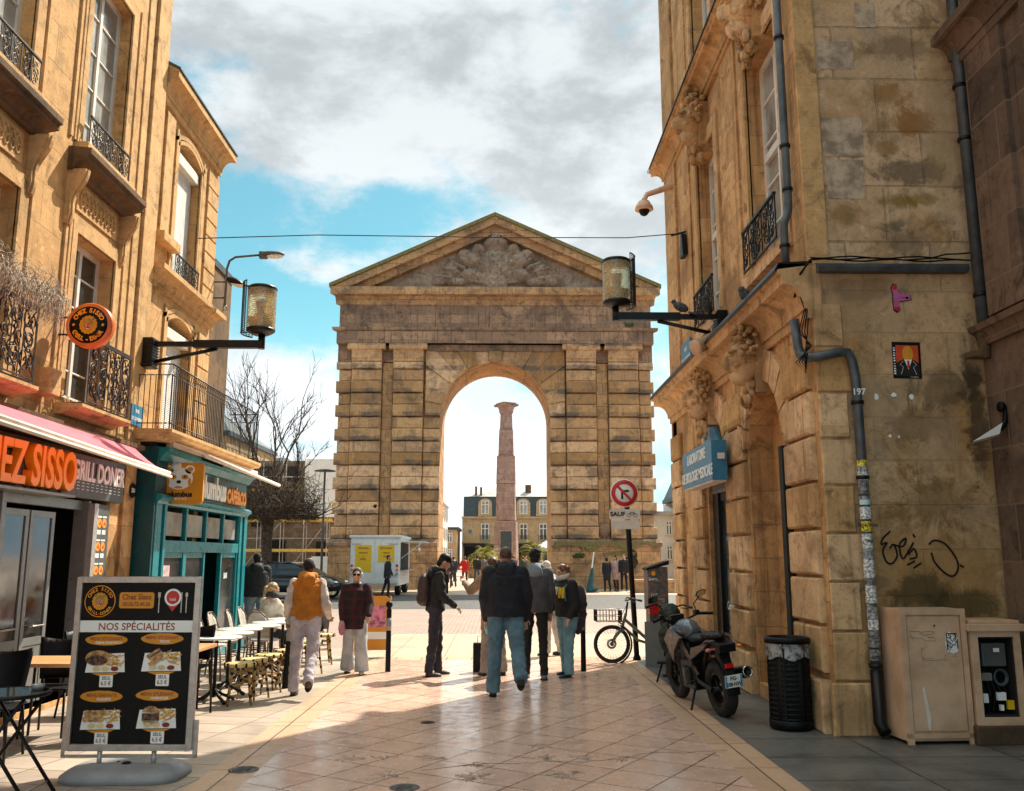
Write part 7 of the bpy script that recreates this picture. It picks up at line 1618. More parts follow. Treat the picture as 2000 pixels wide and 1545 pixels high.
    if trous is not None:
        mb.ell(at(.02), (.158 * s * width + pb, .115 * s + pb, .12 * s)); mb.ell(at(.1), (.145 * s * width + pb * .5, .10 * s + pb, .07 * s))
        for k in K:
            mb.limb(k[0], k[1], (.092 * s) * width + pb, .064 * s + pb); an = k[2] - (k[1] - k[2]).normalized() * .03 * s; mb.tube([k[1], an], [.063 * s + pb, (.056 + flare) * s + pb * 1.2], 14); mb.ell(k[1], .064 * s + pb)
            mb.ell(k[0] - V((0, .02 * s, -.01)), (.09 * s * width + pb, .10 * s + pb, .1 * s))
        fin(mb, 'trousers', cloth('cloth_%d_%d_%d' % tuple(int(c * 999) for c in trous), trous), sm=2, fd=folds)
    # shoes
    for i, k in enumerate(K):
        mb = MB(); an = k[2]; fp = R(foot[i]); rot = Euler((-fp, 0, 0)).to_matrix(); c = an + V((0, 0, -.045 * s)); g_ = lambda x, y, z: c + rot @ V((x * s, y * s, z * s))
        mb.ell(g_(0, .01, 0), (.042 * s, .06 * s, .05 * s), rot); mb.ell(g_(0, .09, -.012), (.046 * s, .09 * s, .034 * s), rot); mb.ell(g_(0, .14, -.015), (.045 * s, .05 * s, .028 * s), rot); mb.limb(an + V((0, 0, .02 * s)), g_(0, 0, 0), .04 * s, .045 * s, 10)
        sh_ = fin(mb, 'shoe', cloth('shoe_%d_%d_%d' % tuple(int(c_ * 999) for c_ in shoes), shoes, .5, bump=0), sm=1)
        if vox < .02:
            mb = MB(); n_ = 18; pts_ = [(.05 * math.cos(a) * (1 - .15 * math.sin(a)), .055 + .135 * math.sin(a)) for a in [6.283 * q / n_ for q in range(n_)]]
            mb.add([g_(x, y, z) for z in (-.045, -.028) for x, y in pts_], [list(range(n_))[::-1], list(range(n_, 2 * n_))] + [(q, (q + 1) % n_, n_ + (q + 1) % n_, n_ + q) for q in range(n_)]); mb.build('sole', soft or M['rubber'], sh_)
    # top
    mt = cloth('top_%d_%d_%d' % tuple(int(c * 999) for c in tcol), tcol, .8); tb_ = tbulk
    mb = MB(); secs_ = [(-tlen, .17, .13), (0, .165, .125), (.13, .155, .115), (.28, .17, .125), (.4, .172, .125), (.46, .13, .10), (.525, .08, .075)]
    rings = []; n_ = 22
    for q, rx, ry in secs_:
        c = at(q) if q > 0 else pel + V((0, 0, q * s)); e_ = tb_ * (1 if q < .45 else .4); rings.append([c + V(((rx * s * width + e_) * math.cos(a), (ry * s + e_) * math.sin(a), 0)) for a in [6.283 * j / n_ for j in range(n_)]])
    vs = [v for r_ in rings for v in r_]; m_ = len(secs_)
    mb.add(vs, [(i * n_ + j, i * n_ + (j + 1) % n_, (i + 1) * n_ + (j + 1) % n_, (i + 1) * n_ + j) for i in range(m_ - 1) for j in range(n_)] + [list(range(n_))[::-1], list(range((m_ - 1) * n_, m_ * n_))])
    am = mb
    if vest: am = MB()
    for S, el, wr, f in A:
        kv = .75 if vest else 1; am.ell(S, (.062 * s + tb_ * .5) * kv); am.limb(S, el, (.068 * s + tb_ * .6) * kv, .052 * s + tb_ * .6); am.limb(el, wr - f * .005, .052 * s + tb_ * .5, .038 * s + tb_ * .35)
        if vest: mb.ell(S - V((sg_(S) * .03 * s, 0, .02 * s)), (.06 * s + tb_ * .5, .075 * s + tb_ * .5, .06 * s + tb_ * .5))
    if vest: fin(am, 'sleeves', cloth('sleeve_%d_%d_%d' % tuple(int(c * 999) for c in sleeves), sleeves), sm=2, fd=folds)
    if hood: 
        hm = cloth('top_%d_%d_%d' % tuple(int(c * 999) for c in hood), hood, .8); hb = MB() if hood != tcol else mb
        nb2 = at(.50, 0, -.03)
        for j in range(16):
            a = 6.283 * j / 16; hb.ell(nb2 + V((.088 * s * math.cos(a), .078 * s * math.sin(a) + .012, .035 * s - .02 * s * math.sin(a))), (.042 * s, .042 * s, .036 * s), n=8, m=6)
        hb.ell(nb2 + V((0, -.095 * s, -.03 * s)), (.12 * s, .06 * s, .10 * s)); 
        if hood != tcol: fin(hb, 'hood', hm, sm=2, fd=folds * .6)
    if collar:
        cb = MB(); 
        for j in range(14): a = 6.283 * j / 14; cb.ell(nb + V((.082 * s * math.cos(a), .082 * s * math.sin(a) + .02, (.045 - .02 * math.sin(a)) * s)), (.04 * s, .04 * s, .05 * s), n=8, m=6)
        fin(cb, 'scarf', cloth('scarf_%d' % int(collar[0] * 999), collar), sm=2, fd=.01)
    jk = fin(mb, 'jacket', mt, sm=2, fd=folds * (1.2 if tb_ < .03 else .5))
    # hair / cap
    if hstyle:
        hb = MB(); hm = HAIR[hair]
        if hstyle == 'bald': hb.ell(HP(0, -.018, .012), (.0765 * s, .088 * s, .088 * s), Hm); 
        elif hstyle in ('short', 'curly', 'cap'): hb.ell(HP(0, -.014, .028), (.081 * s, .094 * s, .094 * s), Hm); hb.ell(HP(0, -.05, -.03), (.07 * s, .05 * s, .07 * s), Hm)
        else: hb.ell(HP(0, -.016, .026), (.086 * s, .098 * s, .098 * s), Hm); hb.ell(HP(0, -.06, -.04), (.078 * s, .05 * s, .09 * s), Hm)
        if hstyle == 'curly':
            r3 = random.Random(3)
            for k in range(60): a, b = r3.uniform(0, 6.283), r3.uniform(-.2, 1.5); hb.ell(HP(.085 * math.cos(a) * math.cos(b), -.02 + .095 * math.sin(a) * math.cos(b), .035 + .09 * math.sin(b)), .018 * s, n=6, m=5)
        if hstyle == 'long': hb.ell(HP(0, -.075, -.13), (.085 * s, .045 * s, .15 * s), Hm); hb.ell(HP(.06, -.03, -.12), (.03 * s, .04 * s, .12 * s), Hm); hb.ell(HP(-.06, -.03, -.12), (.03 * s, .04 * s, .12 * s), Hm)
        if hstyle == 'pony': hb.ell(HP(0, -.115, .03), (.03 * s, .04 * s, .03 * s), Hm); hb.limb(HP(0, -.13, .02), HP(0, -.15, -.12), .038 * s, .02 * s)
        if hstyle == 'bun': hb.ell(HP(0, -.09, .06), .035 * s)
        ho = fin(hb, 'hair', hm, sm=1, v=min(vox, .01) if vox < .02 else vox)
        # the face stays clear of the hair: nothing grows in front
        if hstyle == 'cap':
            cb = MB(); cb.ell(HP(0, -.01, .055), (.087 * s, .102 * s, .08 * s), Hm); cb.ell(HP(0, .115, .045), (.07 * s, .065 * s, .012 * s), Hm @ Euler((-.15, 0, 0)).to_matrix()); fin(cb, 'cap', M['black'], sm=1)
    if vox < .02 and hstyle:
        eb = MB()
        for sg in (-1, 1): eb.ell(HP(sg * .03, .085, .012), (.011 * s, .008 * s, .006 * s), Hm, 8, 6)
        eb.build('eyes', M['dark'], t_, weld=False)
    t_['_'] = 0; del t_['_']
    return t_, dict(at=at, HP=HP, Hm=Hm, A=A, K=K, s=s, fin=fin, jk=jk, pel=pel)
PI = math.pi
# 1 man in the navy puffer jacket, walking away
p, k = person('balding man in a dark navy puffer jacket and faded jeans walking away down the street', (.10, 11.35, 0), .02, 1.80, 5, legs=((4, 4, 4), (-20, 32, 5)), arms=((0, 12, 14, 4), (-5, 13, 18, 2)), head=(4, 0), hair='stubble', hstyle='bald', tcol=(.006, .008, .016), tbulk=.055, tlen=.06, trous=(.10, .19, .25), pbulk=.022, hood=(.006, .008, .016), width=1.12, foot=(0, -52), folds=.04)
for j in range(7):   # quilting seams
    pass
mb = MB(); c = k['A'][0][2] + k['A'][0][3] * .13; mb.lathe(c, [(0, -.03), (.035, -.03), (.04, 0), (.035, .06), (.018, .08), (0, .08)], 14, axis=(.3, .1, -1)); 
o = mb.build('cyan_bottle', mat('cyan_plastic', (.05, .55, .60), .3), None); o.location = (.10, 11.35, 0); tag(o, 'small cyan bottle held in the left hand of the man in navy', 'bottle'); o.name = 'bottle'
# 2 man in the orange body warmer
p, k = person('man in an orange hooded body warmer and pale trousers walking away past the stools', (-2.38, 11.5, 0), .03, 1.66, 4, legs=((3, 3, 3), (-14, 34, 3)), arms=((-12, 10, 40, -4), (-8, 14, 55, -6)), skin='dark', hair='black', hstyle='bald', tcol=(.46, .15, .004), tbulk=.022, tlen=.02, trous=(.42, .38, .42), pbulk=.010, hood=(.46, .15, .004), vest=True, sleeves=(.55, .47, .42), shoes=(.07, .05, .04), foot=(0, -50), folds=.04, width=1.08)
# 3 man in black with a cap, in profile
p, k = person('man in a black tracksuit jacket and cap standing in profile, looking down', (-.9, 13.35, 0), -PI / 2 + .1, 1.72, 6, legs=((6, 6, 5), (-4, 4, 5)), arms=((10, 5, 42, 8), (8, 5, 45, 10)), head=(32, 8), hair='black', hstyle='cap', tcol=(.010, .010, .012), tbulk=.014, tlen=.06, trous=(.022, .022, .032), pbulk=.008, hood=(.012, .012, .014), folds=.04)
mb = MB(); at = k['at']; mb.ell(at(.26, -.0, -.2), (.15, .10, .22)); mb.ell(at(.12, 0, -.19), (.16, .11, .12)); bk = thing('backpack', 'dark brown backpack worn by the man in the black cap', 'backpack', (-.9, 13.35, 0), -PI / 2 + .1)
o = mb.build('bag', cloth('brown_bag', (.045, .022, .02), .6), bk, weld=False); m_ = o.modifiers.new('r', 'REMESH'); m_.mode = 'VOXEL'; m_.voxel_size = .012; m_.use_smooth_shade = True
mb = MB()
for sg in (-1, 1): mb.tube([at(.42, sg * .1, -.13), at(.50, sg * .105, -.02), at(.45, sg * .105, .12), at(.2, sg * .12, .15), at(.08, sg * .14, -.1)], .014, 6)
mb.build('strap', M['black'], bk, weld=False)
# 4 woman in the plaid coat
PL = mat('plaid_wool', (.012, .008, .010), .9, var=.1); q = NT(PL.node_tree); b_ = q.n['Principled BSDF']; g_ = q.a('ShaderNodeTexCoord'); sp_ = q.a('ShaderNodeSeparateXYZ', {0: (g_, 'Object')})
st1 = q.m('GREATER_THAN', q.m('SINE', q.m('MULTIPLY', (sp_, 2), 48.0)), .55); st2 = q.m('GREATER_THAN', q.m('SINE', q.m('MULTIPLY', q.m('ADD', (sp_, 0), (sp_, 1)), 48.0)), .55)
col_ = q.mix(q.m('MULTIPLY', q.m('ADD', st1, st2), .5), (.010, .006, .009), (.06, .003, .008)); q.l.new(col_[0].outputs[2], b_.inputs['Base Color'])
p, k = person('woman with sunglasses and headphones in a long dark red plaid coat walking towards the camera', (-2.08, 13.55, 0), PI + .1, 1.50, 2, legs=((8, 6, 3), (-6, 10, 3)), arms=((14, 14, 30, 2), (2, 12, 18, 2)), hair='black', hstyle='short', tcol=(.012, .007, .010), tbulk=.035, tlen=.24, trous=(.46, .48, .50), pbulk=.028, flare=.03, shoes=(.35, .33, .31), hood=None, width=1.02, foot=(0, -8), folds=.015)
k['jk'].data.materials[0] = PL
mb = MB(); HP, Hm = k['HP'], k['Hm']
for sg in (-1, 1): mb.ell(HP(sg * .032, .09, .012), (.028, .012, .02), Hm)
mb.tube([HP(-.06, .08, .016), HP(.06, .08, .016)], .004, 5); mb.build('sunglasses', M['black'], p, weld=False)
mb = MB(); mb.tube([HP(.083 * math.cos(a), 0, .02 + .1 * math.sin(a)) for a in [PI * j / 10 for j in range(11)]], .012, 6)
for sg in (-1, 1): mb.ell(HP(sg * .08, 0, 0), (.022, .035, .042), Hm)
o = mb.build('headphones', mat('grey_headphones', (.45, .42, .44), .4), p, weld=False)
mb = MB(); mb.ell(k['A'][1][2] + Vector((0, .02, -.12)), (.05, .05, .11)); o = mb.build('pink_pouch', cloth('pink_knit', (.55, .25, .36), .9), None); o.location = p.location; o.rotation_euler = p.rotation_euler; tag(o, 'small pink pouch dangling from the hand of the woman in plaid', 'pouch'); o.name = 'pouch'
# 5 woman in the letter jacket
p, k = person('auburn-haired woman in a black letter jacket and pale blue jeans standing sideways', (1.0, 13.25, 0), PI / 2 + .55, 1.57, 5, legs=((10, 8, 5), (-6, 2, 6)), arms=((-8, 10, 40, 0), (-6, 10, 55, -6)), head=(16, 6), hair='auburn', hstyle='pony', tcol=(.010, .010, .013), tbulk=.035, tlen=.06, trous=(.17, .32, .38), pbulk=.014, shoes=(.012, .03, .045), collar=(.66, .60, .50), width=1.2, folds=.035)
sx = -math.sin(PI / 2 + .55)
FJ = Fr(k['at'](.25, 0, .20), (-1, 0, 0), (0, 1, 0), (0, 0, 1))
ltr = text('M', FJ, .115, .06, -.02, .19, M['yellow'], p, .01, .012, .9, keep=False); ltr2 = text('AW', FJ, -.06, .085, -.01, .15, M['signwhite'], p, .01, .006, .8, keep=False)
mb = MB(); mb.tube([k['at'](.42, -.13, -.08), k['at'](.5, -.14, .02), k['at'](.4, -.15, .14), k['at'](.2, -.17, .15)], .012, 6); bk = thing('shoulder_bag', 'dark grey-brown coat and bag carried behind the woman in the letter jacket', 'bag', tuple(p.location), p.rotation_euler.z)
mb.build('strap', M['teal'], bk); mb = MB(); mb.ell(k['at'](.18, -.02, -.23), (.14, .12, .22)); mb.ell(k['at'](-.05, .02, -.26), (.12, .10, .2)); mb.ell(k['at'](-.2, .05, -.24), (.07, .07, .14)); o = mb.build('folded_coat', cloth('mauve_cloth', (.06, .045, .05), .9), bk, weld=False); m_ = o.modifiers.new('r', 'REMESH'); m_.mode = 'VOXEL'; m_.voxel_size = .014; m_.use_smooth_shade = True; m_ = o.modifiers.new('d', 'DISPLACE'); m_.texture = fold; m_.strength = .05; m_.texture_coords = 'LOCAL'
# 6 man in the grey hooded jacket
person('dark-haired man in a grey jacket with lighter hood beside the navy puffer', (.53, 13.0, 0), -.12, 1.77, 4, legs=((5, 5, 3), (-5, 8, 3)), arms=((12, 10, 25, 12), (4, 9, 12, 4)), head=(12, -10), hair='black', hstyle='curly', tcol=(.075, .075, .082), tbulk=.035, tlen=.09, trous=(.010, .010, .012), hood=(.20, .24, .27), shoes=(.30, .31, .30), width=1.05)
# 7 person mostly hidden behind the navy jacket
person('person in a tan coat half hidden behind the man in navy, one hand raised', (-.06, 13.35, 0), .5, 1.66, 3, legs=((3, 3, 4), (-3, 3, 4)), arms=((48, 22, 70, 0), (5, 8, 12, 4)), hair='brown', tcol=(.32, .21, .14), tbulk=.03, tlen=.32, trous=(.33, .27, .23), pbulk=.008, shoes=(.02, .018, .018))
mb = MB(); mb.box(-.09, .15, -.06, .06, 0, .42); mb.box(-.085, .145, -.055, .055, .41, .425); bag = thing('shopping_bag', 'black rectangular shopping bag standing on the paving beside the beige trousers', 'bag', (-.27, 13.75, 0)); mb.build('bag', M['black'], bag, bevel=.008); mb = MB(); mb.tube([(-.03, 0, .42), (-.02, 0, .52), (.08, 0, .52), (.09, 0, .42)], .006, 5); mb.build('handle', M['alu'], bag)
# 8 white-haired man
person('white-haired man in a pale jacket and light trousers behind the grey hooded jacket', (.93, 16.0, 0), PI / 2 - .5, 1.60, 6, legs=((5, 5, 4), (-6, 8, 4)), arms=((20, 8, 50, 12), (15, 8, 45, 8)), head=(14, 0), hair='white', tcol=(.40, .40, .42), tbulk=.03, tlen=.1, trous=(.60, .56, .52), pbulk=.02, shoes=(.02, .02, .02))
# people further off: through the arch, by the truck and by the gate
far = [((-2.85, 53, 0), 1.8, 'woman in black with grey trousers walking at the left inside the arch', (.01, .01, .012), (.16, .16, .17), 'black', 'long', 1.72), ((-1.98, 55, 0), .1, 'woman in a red jacket and dark skirt walking away through the arch', (.50, .012, .015), (.03, .012, .012), 'brown', 'short', 1.70), ((-1.28, 56.5, 0), -.1, 'man in a black jacket and blue jeans walking away through the arch', (.012, .012, .014), (.05, .08, .12), 'black', 'short', 1.76), ((-.45, 60, 0), .3, 'person in a dark coat at the foot of the left palm', (.015, .018, .02), (.03, .04, .05), 'brown', 'short', 1.74),
 ((1.05, 60, 0), .6, 'person in a navy coat right of the column beyond the arch', (.02, .022, .05), (.03, .03, .04), 'brown', 'short', 1.75), ((2.0, 63, 0), 2.0, 'person in a pinkish top near the white tent beyond the arch', (.30, .10, .10), (.08, .08, .1), 'brown', 'short', 1.72), ((-3.3, 60, 0), .4, 'person in a brown coat walking just inside the left edge of the arch', (.10, .05, .035), (.04, .03, .03), 'brown', 'short', 1.7),
 ((5.42, 45.2, 0), .2, 'person in a long dark coat and hat leftmost of the three beside the gate', (.012, .013, .02), (.012, .012, .015), 'black', 'short', 1.62), ((5.88, 45.4, 0), 2.4, 'dark-haired woman in a pale pink coat, middle of the three by the gate', (.52, .34, .33), (.03, .02, .02), 'black', 'long', 1.72), ((6.25, 45.1, 0), 2.9, 'man in black rightmost of the three beside the gate', (.010, .010, .012), (.010, .010, .012), 'stubble', 'short', 1.78),
 ((-4.75, 39.4, 0), -PI / 2, 'man in a dark coat walking right past the back of the white truck', (.012, .014, .018), (.010, .011, .014), 'black', 'short', 1.75)]
for (x_, y_, r_, lb_, c_) in [(-2.45, 50.5, .1, 'person in dark blue just behind the black-clad woman under the arch', (.02, .03, .06)), (-.9, 59, .2, 'person in a grey coat walking behind the man in blue jeans', (.12, .12, .13)), (.1, 57, -.1, 'person in black beyond the arch, hidden partly by the navy puffer', (.012, .012, .014)), (1.6, 57.5, .4, 'person in a green coat beyond the arch near the tent', (.03, .05, .03)), (2.45, 54, 2.8, 'person in white nearest the right leg inside the arch', (.5, .48, .45)), (-3.0, 63, 1.2, 'person in a beige coat far off at the left side of the arch', (.35, .26, .18))]:
    far.append(((x_, y_, 0), r_, lb_, c_, (.04, .045, .06), 'brown', 'short', 1.72))
for i, (loc, rz, lb, tc, pc_, hr, hs, hh) in enumerate(far):
    a = 14 if i % 2 else -12
    if 7 <= i <= 9: a = 3
    person(lb, loc, rz, hh, 3, legs=((a, 6, 3), (-a, 16, 3)), arms=((-a, 9, 14, 4), (a, 9, 18, 4)) if i not in (1,) else ((-10, 30, 60, -20), (10, 10, 20, 2)), hair=hr, hstyle=hs, tcol=tc, tbulk=.03, tlen=.42 if i in (7, 8) else (.2 if i in (1, 10) else .08), trous=pc_, shoes=(.03, .03, .03), vox=.022, group='people on the square beyond', folds=0)
# near the café
person('man in a black puffer and blue jeans standing at the far terrace end', (-4.62, 17.6, 0), .4, 1.74, 4, legs=((3, 3, 4), (-3, 3, 4)), arms=((20, 8, 50, 12), (20, 8, 50, 8)), hair='black', tcol=(.008, .009, .014), tbulk=.05, tlen=.06, trous=(.14, .20, .26), pbulk=.01, hood=(.008, .009, .014), width=1.1)
person('blond woman with a ponytail in a cream jacket seated at the café terrace', (-3.62, 14.55, 0), -.75, 1.68, 6, legs=((84, 84, 6), (84, 84, 6)), arms=((35, 10, 50, 12), (35, 10, 50, 8)), head=(4, -8), hair='blond', hstyle='pony', tcol=(.62, .55, .46), tbulk=.02, tlen=.02, trous=(.03, .03, .04), sit=.50, collar=(.03, .03, .035))
person('dark-haired person in black seated facing the blond woman', (-3.05, 15.35, 0), 2.5, 1.70, 8, legs=((84, 84, 6), (84, 84, 6)), arms=((40, 10, 60, 12), (70, 16, 40, 8)), head=(8, 0), hair='black', tcol=(.012, .012, .014), tbulk=.02, tlen=.02, trous=(.02, .02, .03), sit=.50)
mb = MB(); mb.lathe((0, 0, 0), [(0, 0), (.035, 0), (.035, .16), (.014, .2), (.014, .24), (0, .24)], 12); o = mb.one('bottle', mat('blue_bottle', (.02, .12, .5), .2), 'blue bottle on the café table between the two seated people', 'bottle'); o.location = (-3.32, 14.7, .75)
# ---------------- vehicles ----------------
def wheel(parent, c, r, w, axis=(1, 0, 0), tyre_r=None, spokes=0, disc_=0, rim='alu', name='wheel', solid=False, lp=True):
    tr = tyre_r or r * .22; mb = MB(); n = 30; prof = [(r - tr, -w / 2 * .7), (r - tr * .4, -w / 2), (r - tr * .08, -w / 2 * .62), (r, 0), (r - tr * .08, w / 2 * .62), (r - tr * .4, w / 2), (r - tr, w / 2 * .7), (r - tr, -w / 2 * .7)]
    mb.lathe((0, 0, 0), prof, n, axis=axis); wh = mb.build('wheel', M['rubber'], parent); wh.location = c
    mb = MB(); mb.lathe((0, 0, 0), [(r - tr * 1.25, -w * .3), (r - tr * .98, -w * .32), (r - tr * .98, w * .32), (r - tr * 1.25, w * .3), (r - tr * 1.25, -w * .3)], n, axis=axis)
    ax = Vector(axis).normalized(); x = ax.orthogonal().normalized(); y = ax.cross(x)
    if solid: mb.lathe((0, 0, 0), [(0, w * .2), (r * .25, w * .24), (r - tr * 1.2, w * .12)], n, axis=axis); mb.lathe((0, 0, 0), [(0, -w * .2), (r * .25, -w * .24), (r - tr * 1.2, -w * .12)], n, axis=axis)
    for k in range(spokes):
        a = 6.283 * k / spokes; d = x * math.cos(a) + y * math.sin(a); d2 = x * math.cos(a + .3) + y * math.sin(a + .3); mb.tube([d2 * r * .08 + ax * w * .2 * (1 if k % 2 else -1), d * (r - tr * 1.2)], .0022 if spokes > 12 else .013, 4)
    mb.lathe((0, 0, 0), [(0, -w * .55), (r * .09, -w * .55), (r * .09, w * .55), (0, w * .55)], 12, axis=axis); mb.build('rim', M[rim], wh, weld=False)
    if disc_: mb = MB(); mb.lathe((0, 0, 0), [(disc_ * .6, w * .55), (disc_, w * .55), (disc_, w * .55 + .004), (disc_ * .6, w * .55 + .004), (disc_ * .6, w * .55)], 24, axis=axis); mb.build('brake_disc', M['chrome'], wh)
    return wh
GREEN = mat('sage_frame_paint', (.16, .17, .12), .35, .2, var=.1)
def bicycle(name, label, loc, rz, fm, r=.3, basket=True, group=None):
    """front wheel towards -x"""
    t_ = thing(name, label, 'bicycle', loc, rz)
    wheel(t_, (0, 0, r), r, .05, (0, 1, 0), .05, 28, .08, 'blackm'); wheel(t_, (1.12, 0, r), r, .05, (0, 1, 0), .05, 28, .08, 'blackm')
    mb = MB(); hd0, hd1 = (.16, 0, r + .22), (.24, 0, r + .48); bb = (.68, 0, r - .02); st = (.83, 0, r + .42)
    mb.tube([(.2, 0, r + .4), (.45, 0, r + .18), bb], .026, 8); mb.tube([(.18, 0, r + .28), (.42, 0, r + .06), bb], .022, 8); mb.tube([bb, st], .02, 8); mb.tube([hd0, hd1], .024, 8)
    for s in (-1, 1): mb.tube([bb, (1.12, s * .06, r)], .012, 6); mb.tube([st, (1.12, s * .06, r)], .010, 6)
    mb.build('frame', fm, t_, weld=False)
    mb = MB()
    for s in (-1, 1): mb.tube([(.15, s * .045, r + .22), (.06, s * .05, r + .12), (0, s * .05, r)], [.02, .018, .012], 7)
    mb.box(.1, .2, -.06, .06, r + .2, r + .24); mb.build('fork', fm, t_, weld=False)
    mb = MB(); mb.tube([hd1, (.27, 0, r + .66)], .016, 7); mb.tube([(.38, -.29, r + .70), (.3, -.2, r + .72), (.24, -.06, r + .68), (.24, .06, r + .68), (.3, .2, r + .72), (.38, .29, r + .70)], .012, 7)
    for s in (-1, 1): mb.tube([(.38, s * .27, r + .70), (.44, s * .31, r + .69)], .018, 7); mb.tube([(.3, s * .17, r + .68), (.34, s * .27, r + .67)], .006, 4)
    mb.build('handlebar', M['blackm'], t_, weld=False)
    mb = MB(); mb.ell((.87, 0, r + .56), (.14, .075, .035)); mb.tube([st, (.86, 0, r + .54)], .014, 6); mb.build('saddle', M['black'], t_, weld=False)
    mb = MB(); mb.lathe((.68, .05, r - .02), [(0, 0), (.085, 0), (.085, .008), (0, .008)], 20, axis=(0, 1, 0)); mb.tube([(.68, -.07, r - .02), (.75, -.08, r - .17)], .009, 5); mb.tube([(.68, .07, r - .02), (.61, .08, r + .13)], .009, 5); mb.box(.7, .8, -.13, -.06, r - .19, r - .165); mb.box(.56, .66, .07, .14, r + .12, r + .145); mb.box(.6, .76, -.045, .045, r - .09, r + .06); mb.build('crank', M['blackm'], t_, weld=False)
    mb = MB(); mb.tube([(.95, .05, r - .1), (1.0, .16, .0)], .009, 5); mb.build('kickstand', M['alu'], t_)
    mb = MB()
    for x0 in (0, 1.12): mb.lathe((x0, 0, r), [(r + .012, -.03), (r + .03, -.03), (r + .03, .03), (r + .012, .03)], 14, axis=(0, 1, 0), a0=-20, a1=150)
    mb.build('mudguard', M['blackm'], t_, weld=False)
    if basket:
        mb = MB(); x0, x1, z0, z1 = -.26, .14, r + .36, r + .54
        for z in (z0, (z0 + z1) / 2, z1): mb.tube([(x0, -.17, z), (x1, -.17, z), (x1, .17, z), (x0, .17, z), (x0, -.17, z)], .006, 4)
        for k in range(9):
            x = x0 + (x1 - x0) * k / 8
            for s in (-1, 1): mb.tube([(x, s * .17, z0), (x, s * .17, z1)], .004, 4)
            y = -.17 + .34 * k / 8; mb.tube([(x0, y, z0), (x0, y, z1)], .004, 4); mb.tube([(x1, y, z0), (x1, y, z1)], .004, 4); mb.tube([(x, -.17, z0), (x, .17, z0)], .004, 4)
        mb.tube([(.1, 0, z0), (.18, 0, r + .3)], .012, 5); mb.build('basket', M['blackm'], t_, weld=False)
        mb = MB(); mb.tube([(.26, 0, r + .62), (.2, .04, r + .5), (.12, .05, r + .3), (.05, .05, r + .1)], .005, 4); mb.ell((.62, 0, r + .06), (.07, .045, .14), rot=(0, .3, 0)); mb.build('cables_and_battery', M['black'], t_, weld=False)
    return t_
bicycle('bicycle', 'sage-green bicycle with a black wire front basket standing behind the sign post', (1.84, 14.85, 0), .05, GREEN)
eb = bicycle('cargo_bicycle', 'dark bicycle loaded with a dark green bag parked in front of the utility box', (2.42, 13.1, 0), -PI / 2 - .12, M['blackm'], .3, False)
mb = MB(); mb.ell((.55, 0, .90), (.24, .15, .15)); mb.ell((.5, .02, .78), (.2, .16, .13)); mb.ell((.78, .0, .62), (.12, .18, .22))
o = mb.build('duffel_bag', mat('dark_green_canvas', (.016, .026, .014), .7, var=.4, vs=8, bump=.4, bs=40), None); m_ = o.modifiers.new('r', 'REMESH'); m_.mode = 'VOXEL'; m_.voxel_size = .012; m_.use_smooth_shade = True
m_ = o.modifiers.new('d', 'DISPLACE'); m_.texture = fold; m_.strength = .05; m_.texture_coords = 'LOCAL'; o.location = eb.location; o.rotation_euler = eb.rotation_euler; tag(o, 'dark green canvas bag slung over the dark parked bicycle', 'bag')
mb = MB(); mb.lathe((-.02, 0, .78), [(0, 0), (.05, 0), (.06, .04), (.05, .07), (0, .08)], 14, axis=(-1, 0, 0)); mb.build('headlight', M['gold'], eb)
mb = MB(); mb.tube([(.55, .1, .28), (.6, .22, .02)], .014, 6); mb.tube([(.6, -.12, .28), (.62, -.2, .02)], .014, 6); mb.box(.5, .66, -.2, .2, .26, .29); mb.build('double_stand', M['blackm'], eb)
# motorbike, rear towards the camera
mo = thing('motorbike', 'dark motorbike leaning on its stand, seen from behind beside the right wall', 'motorbike', (2.44, 9.98, 0), .16); mo.rotation_euler = (0, -.13, .16); mo.scale = (.92, .95, .95)
TB = mat('bronze_fairing', (.10, .065, .055), .3, .3, var=.1); TK = mat('blue_grey_tank', (.13, .16, .20), .2, .4, var=.08)
wheel(mo, (0, 0, .31), .31, .17, (1, 0, 0), .12, 5, .12, 'blackm'); wheel(mo, (0, 1.38, .31), .31, .12, (1, 0, 0), .11, 5, .15, 'blackm')
mb = MB(); 
for s in (-1, 1): mb.tube([(s * .11, 0, .31), (s * .12, .35, .36), (s * .1, .5, .42)], .026, 7)
mb.tube([(0, .45, .45), (0, .2, .78)], .035, 8); mb.build('swing_arm', M['blackm'], mo, weld=False)
mb = MB(); mb.box(-.14, .14, .45, .85, .24, .58); mb.box(-.17, .17, .52, .75, .3, .5); mb.lathe((-.15, .62, .4), [(0, 0), (.1, 0), (.1, .03), (0, .04)], 18, axis=(-1, 0, 0)); mb.lathe((.15, .62, .4), [(0, 0), (.1, 0), (.1, .03), (0, .04)], 18, axis=(1, 0, 0)); mb.box(-.1, .1, .6, .9, .55, .78); mb.build('engine', M['blackm'], mo, bevel=.015)
mb = MB()
for s in (-1, 1): mb.tube([(s * .1, .4, .42), (s * .13, .55, .62), (s * .12, .8, .8), (s * .06, 1.08, .92)], .024, 7); mb.tube([(s * .11, .35, .7), (s * .1, 0, .84), (s * .08, -.2, .86)], .016, 6)
mb.build('frame', TB, mo, weld=False)
mb = MB(); mb.ell((0, .82, .90), (.15, .25, .13)); mb.ell((0, .95, .86), (.2, .17, .12)); o = mb.build('tank', TK, mo, weld=False); m_ = o.modifiers.new('r', 'REMESH'); m_.mode = 'VOXEL'; m_.voxel_size = .012; m_.use_smooth_shade = True
mb = MB()
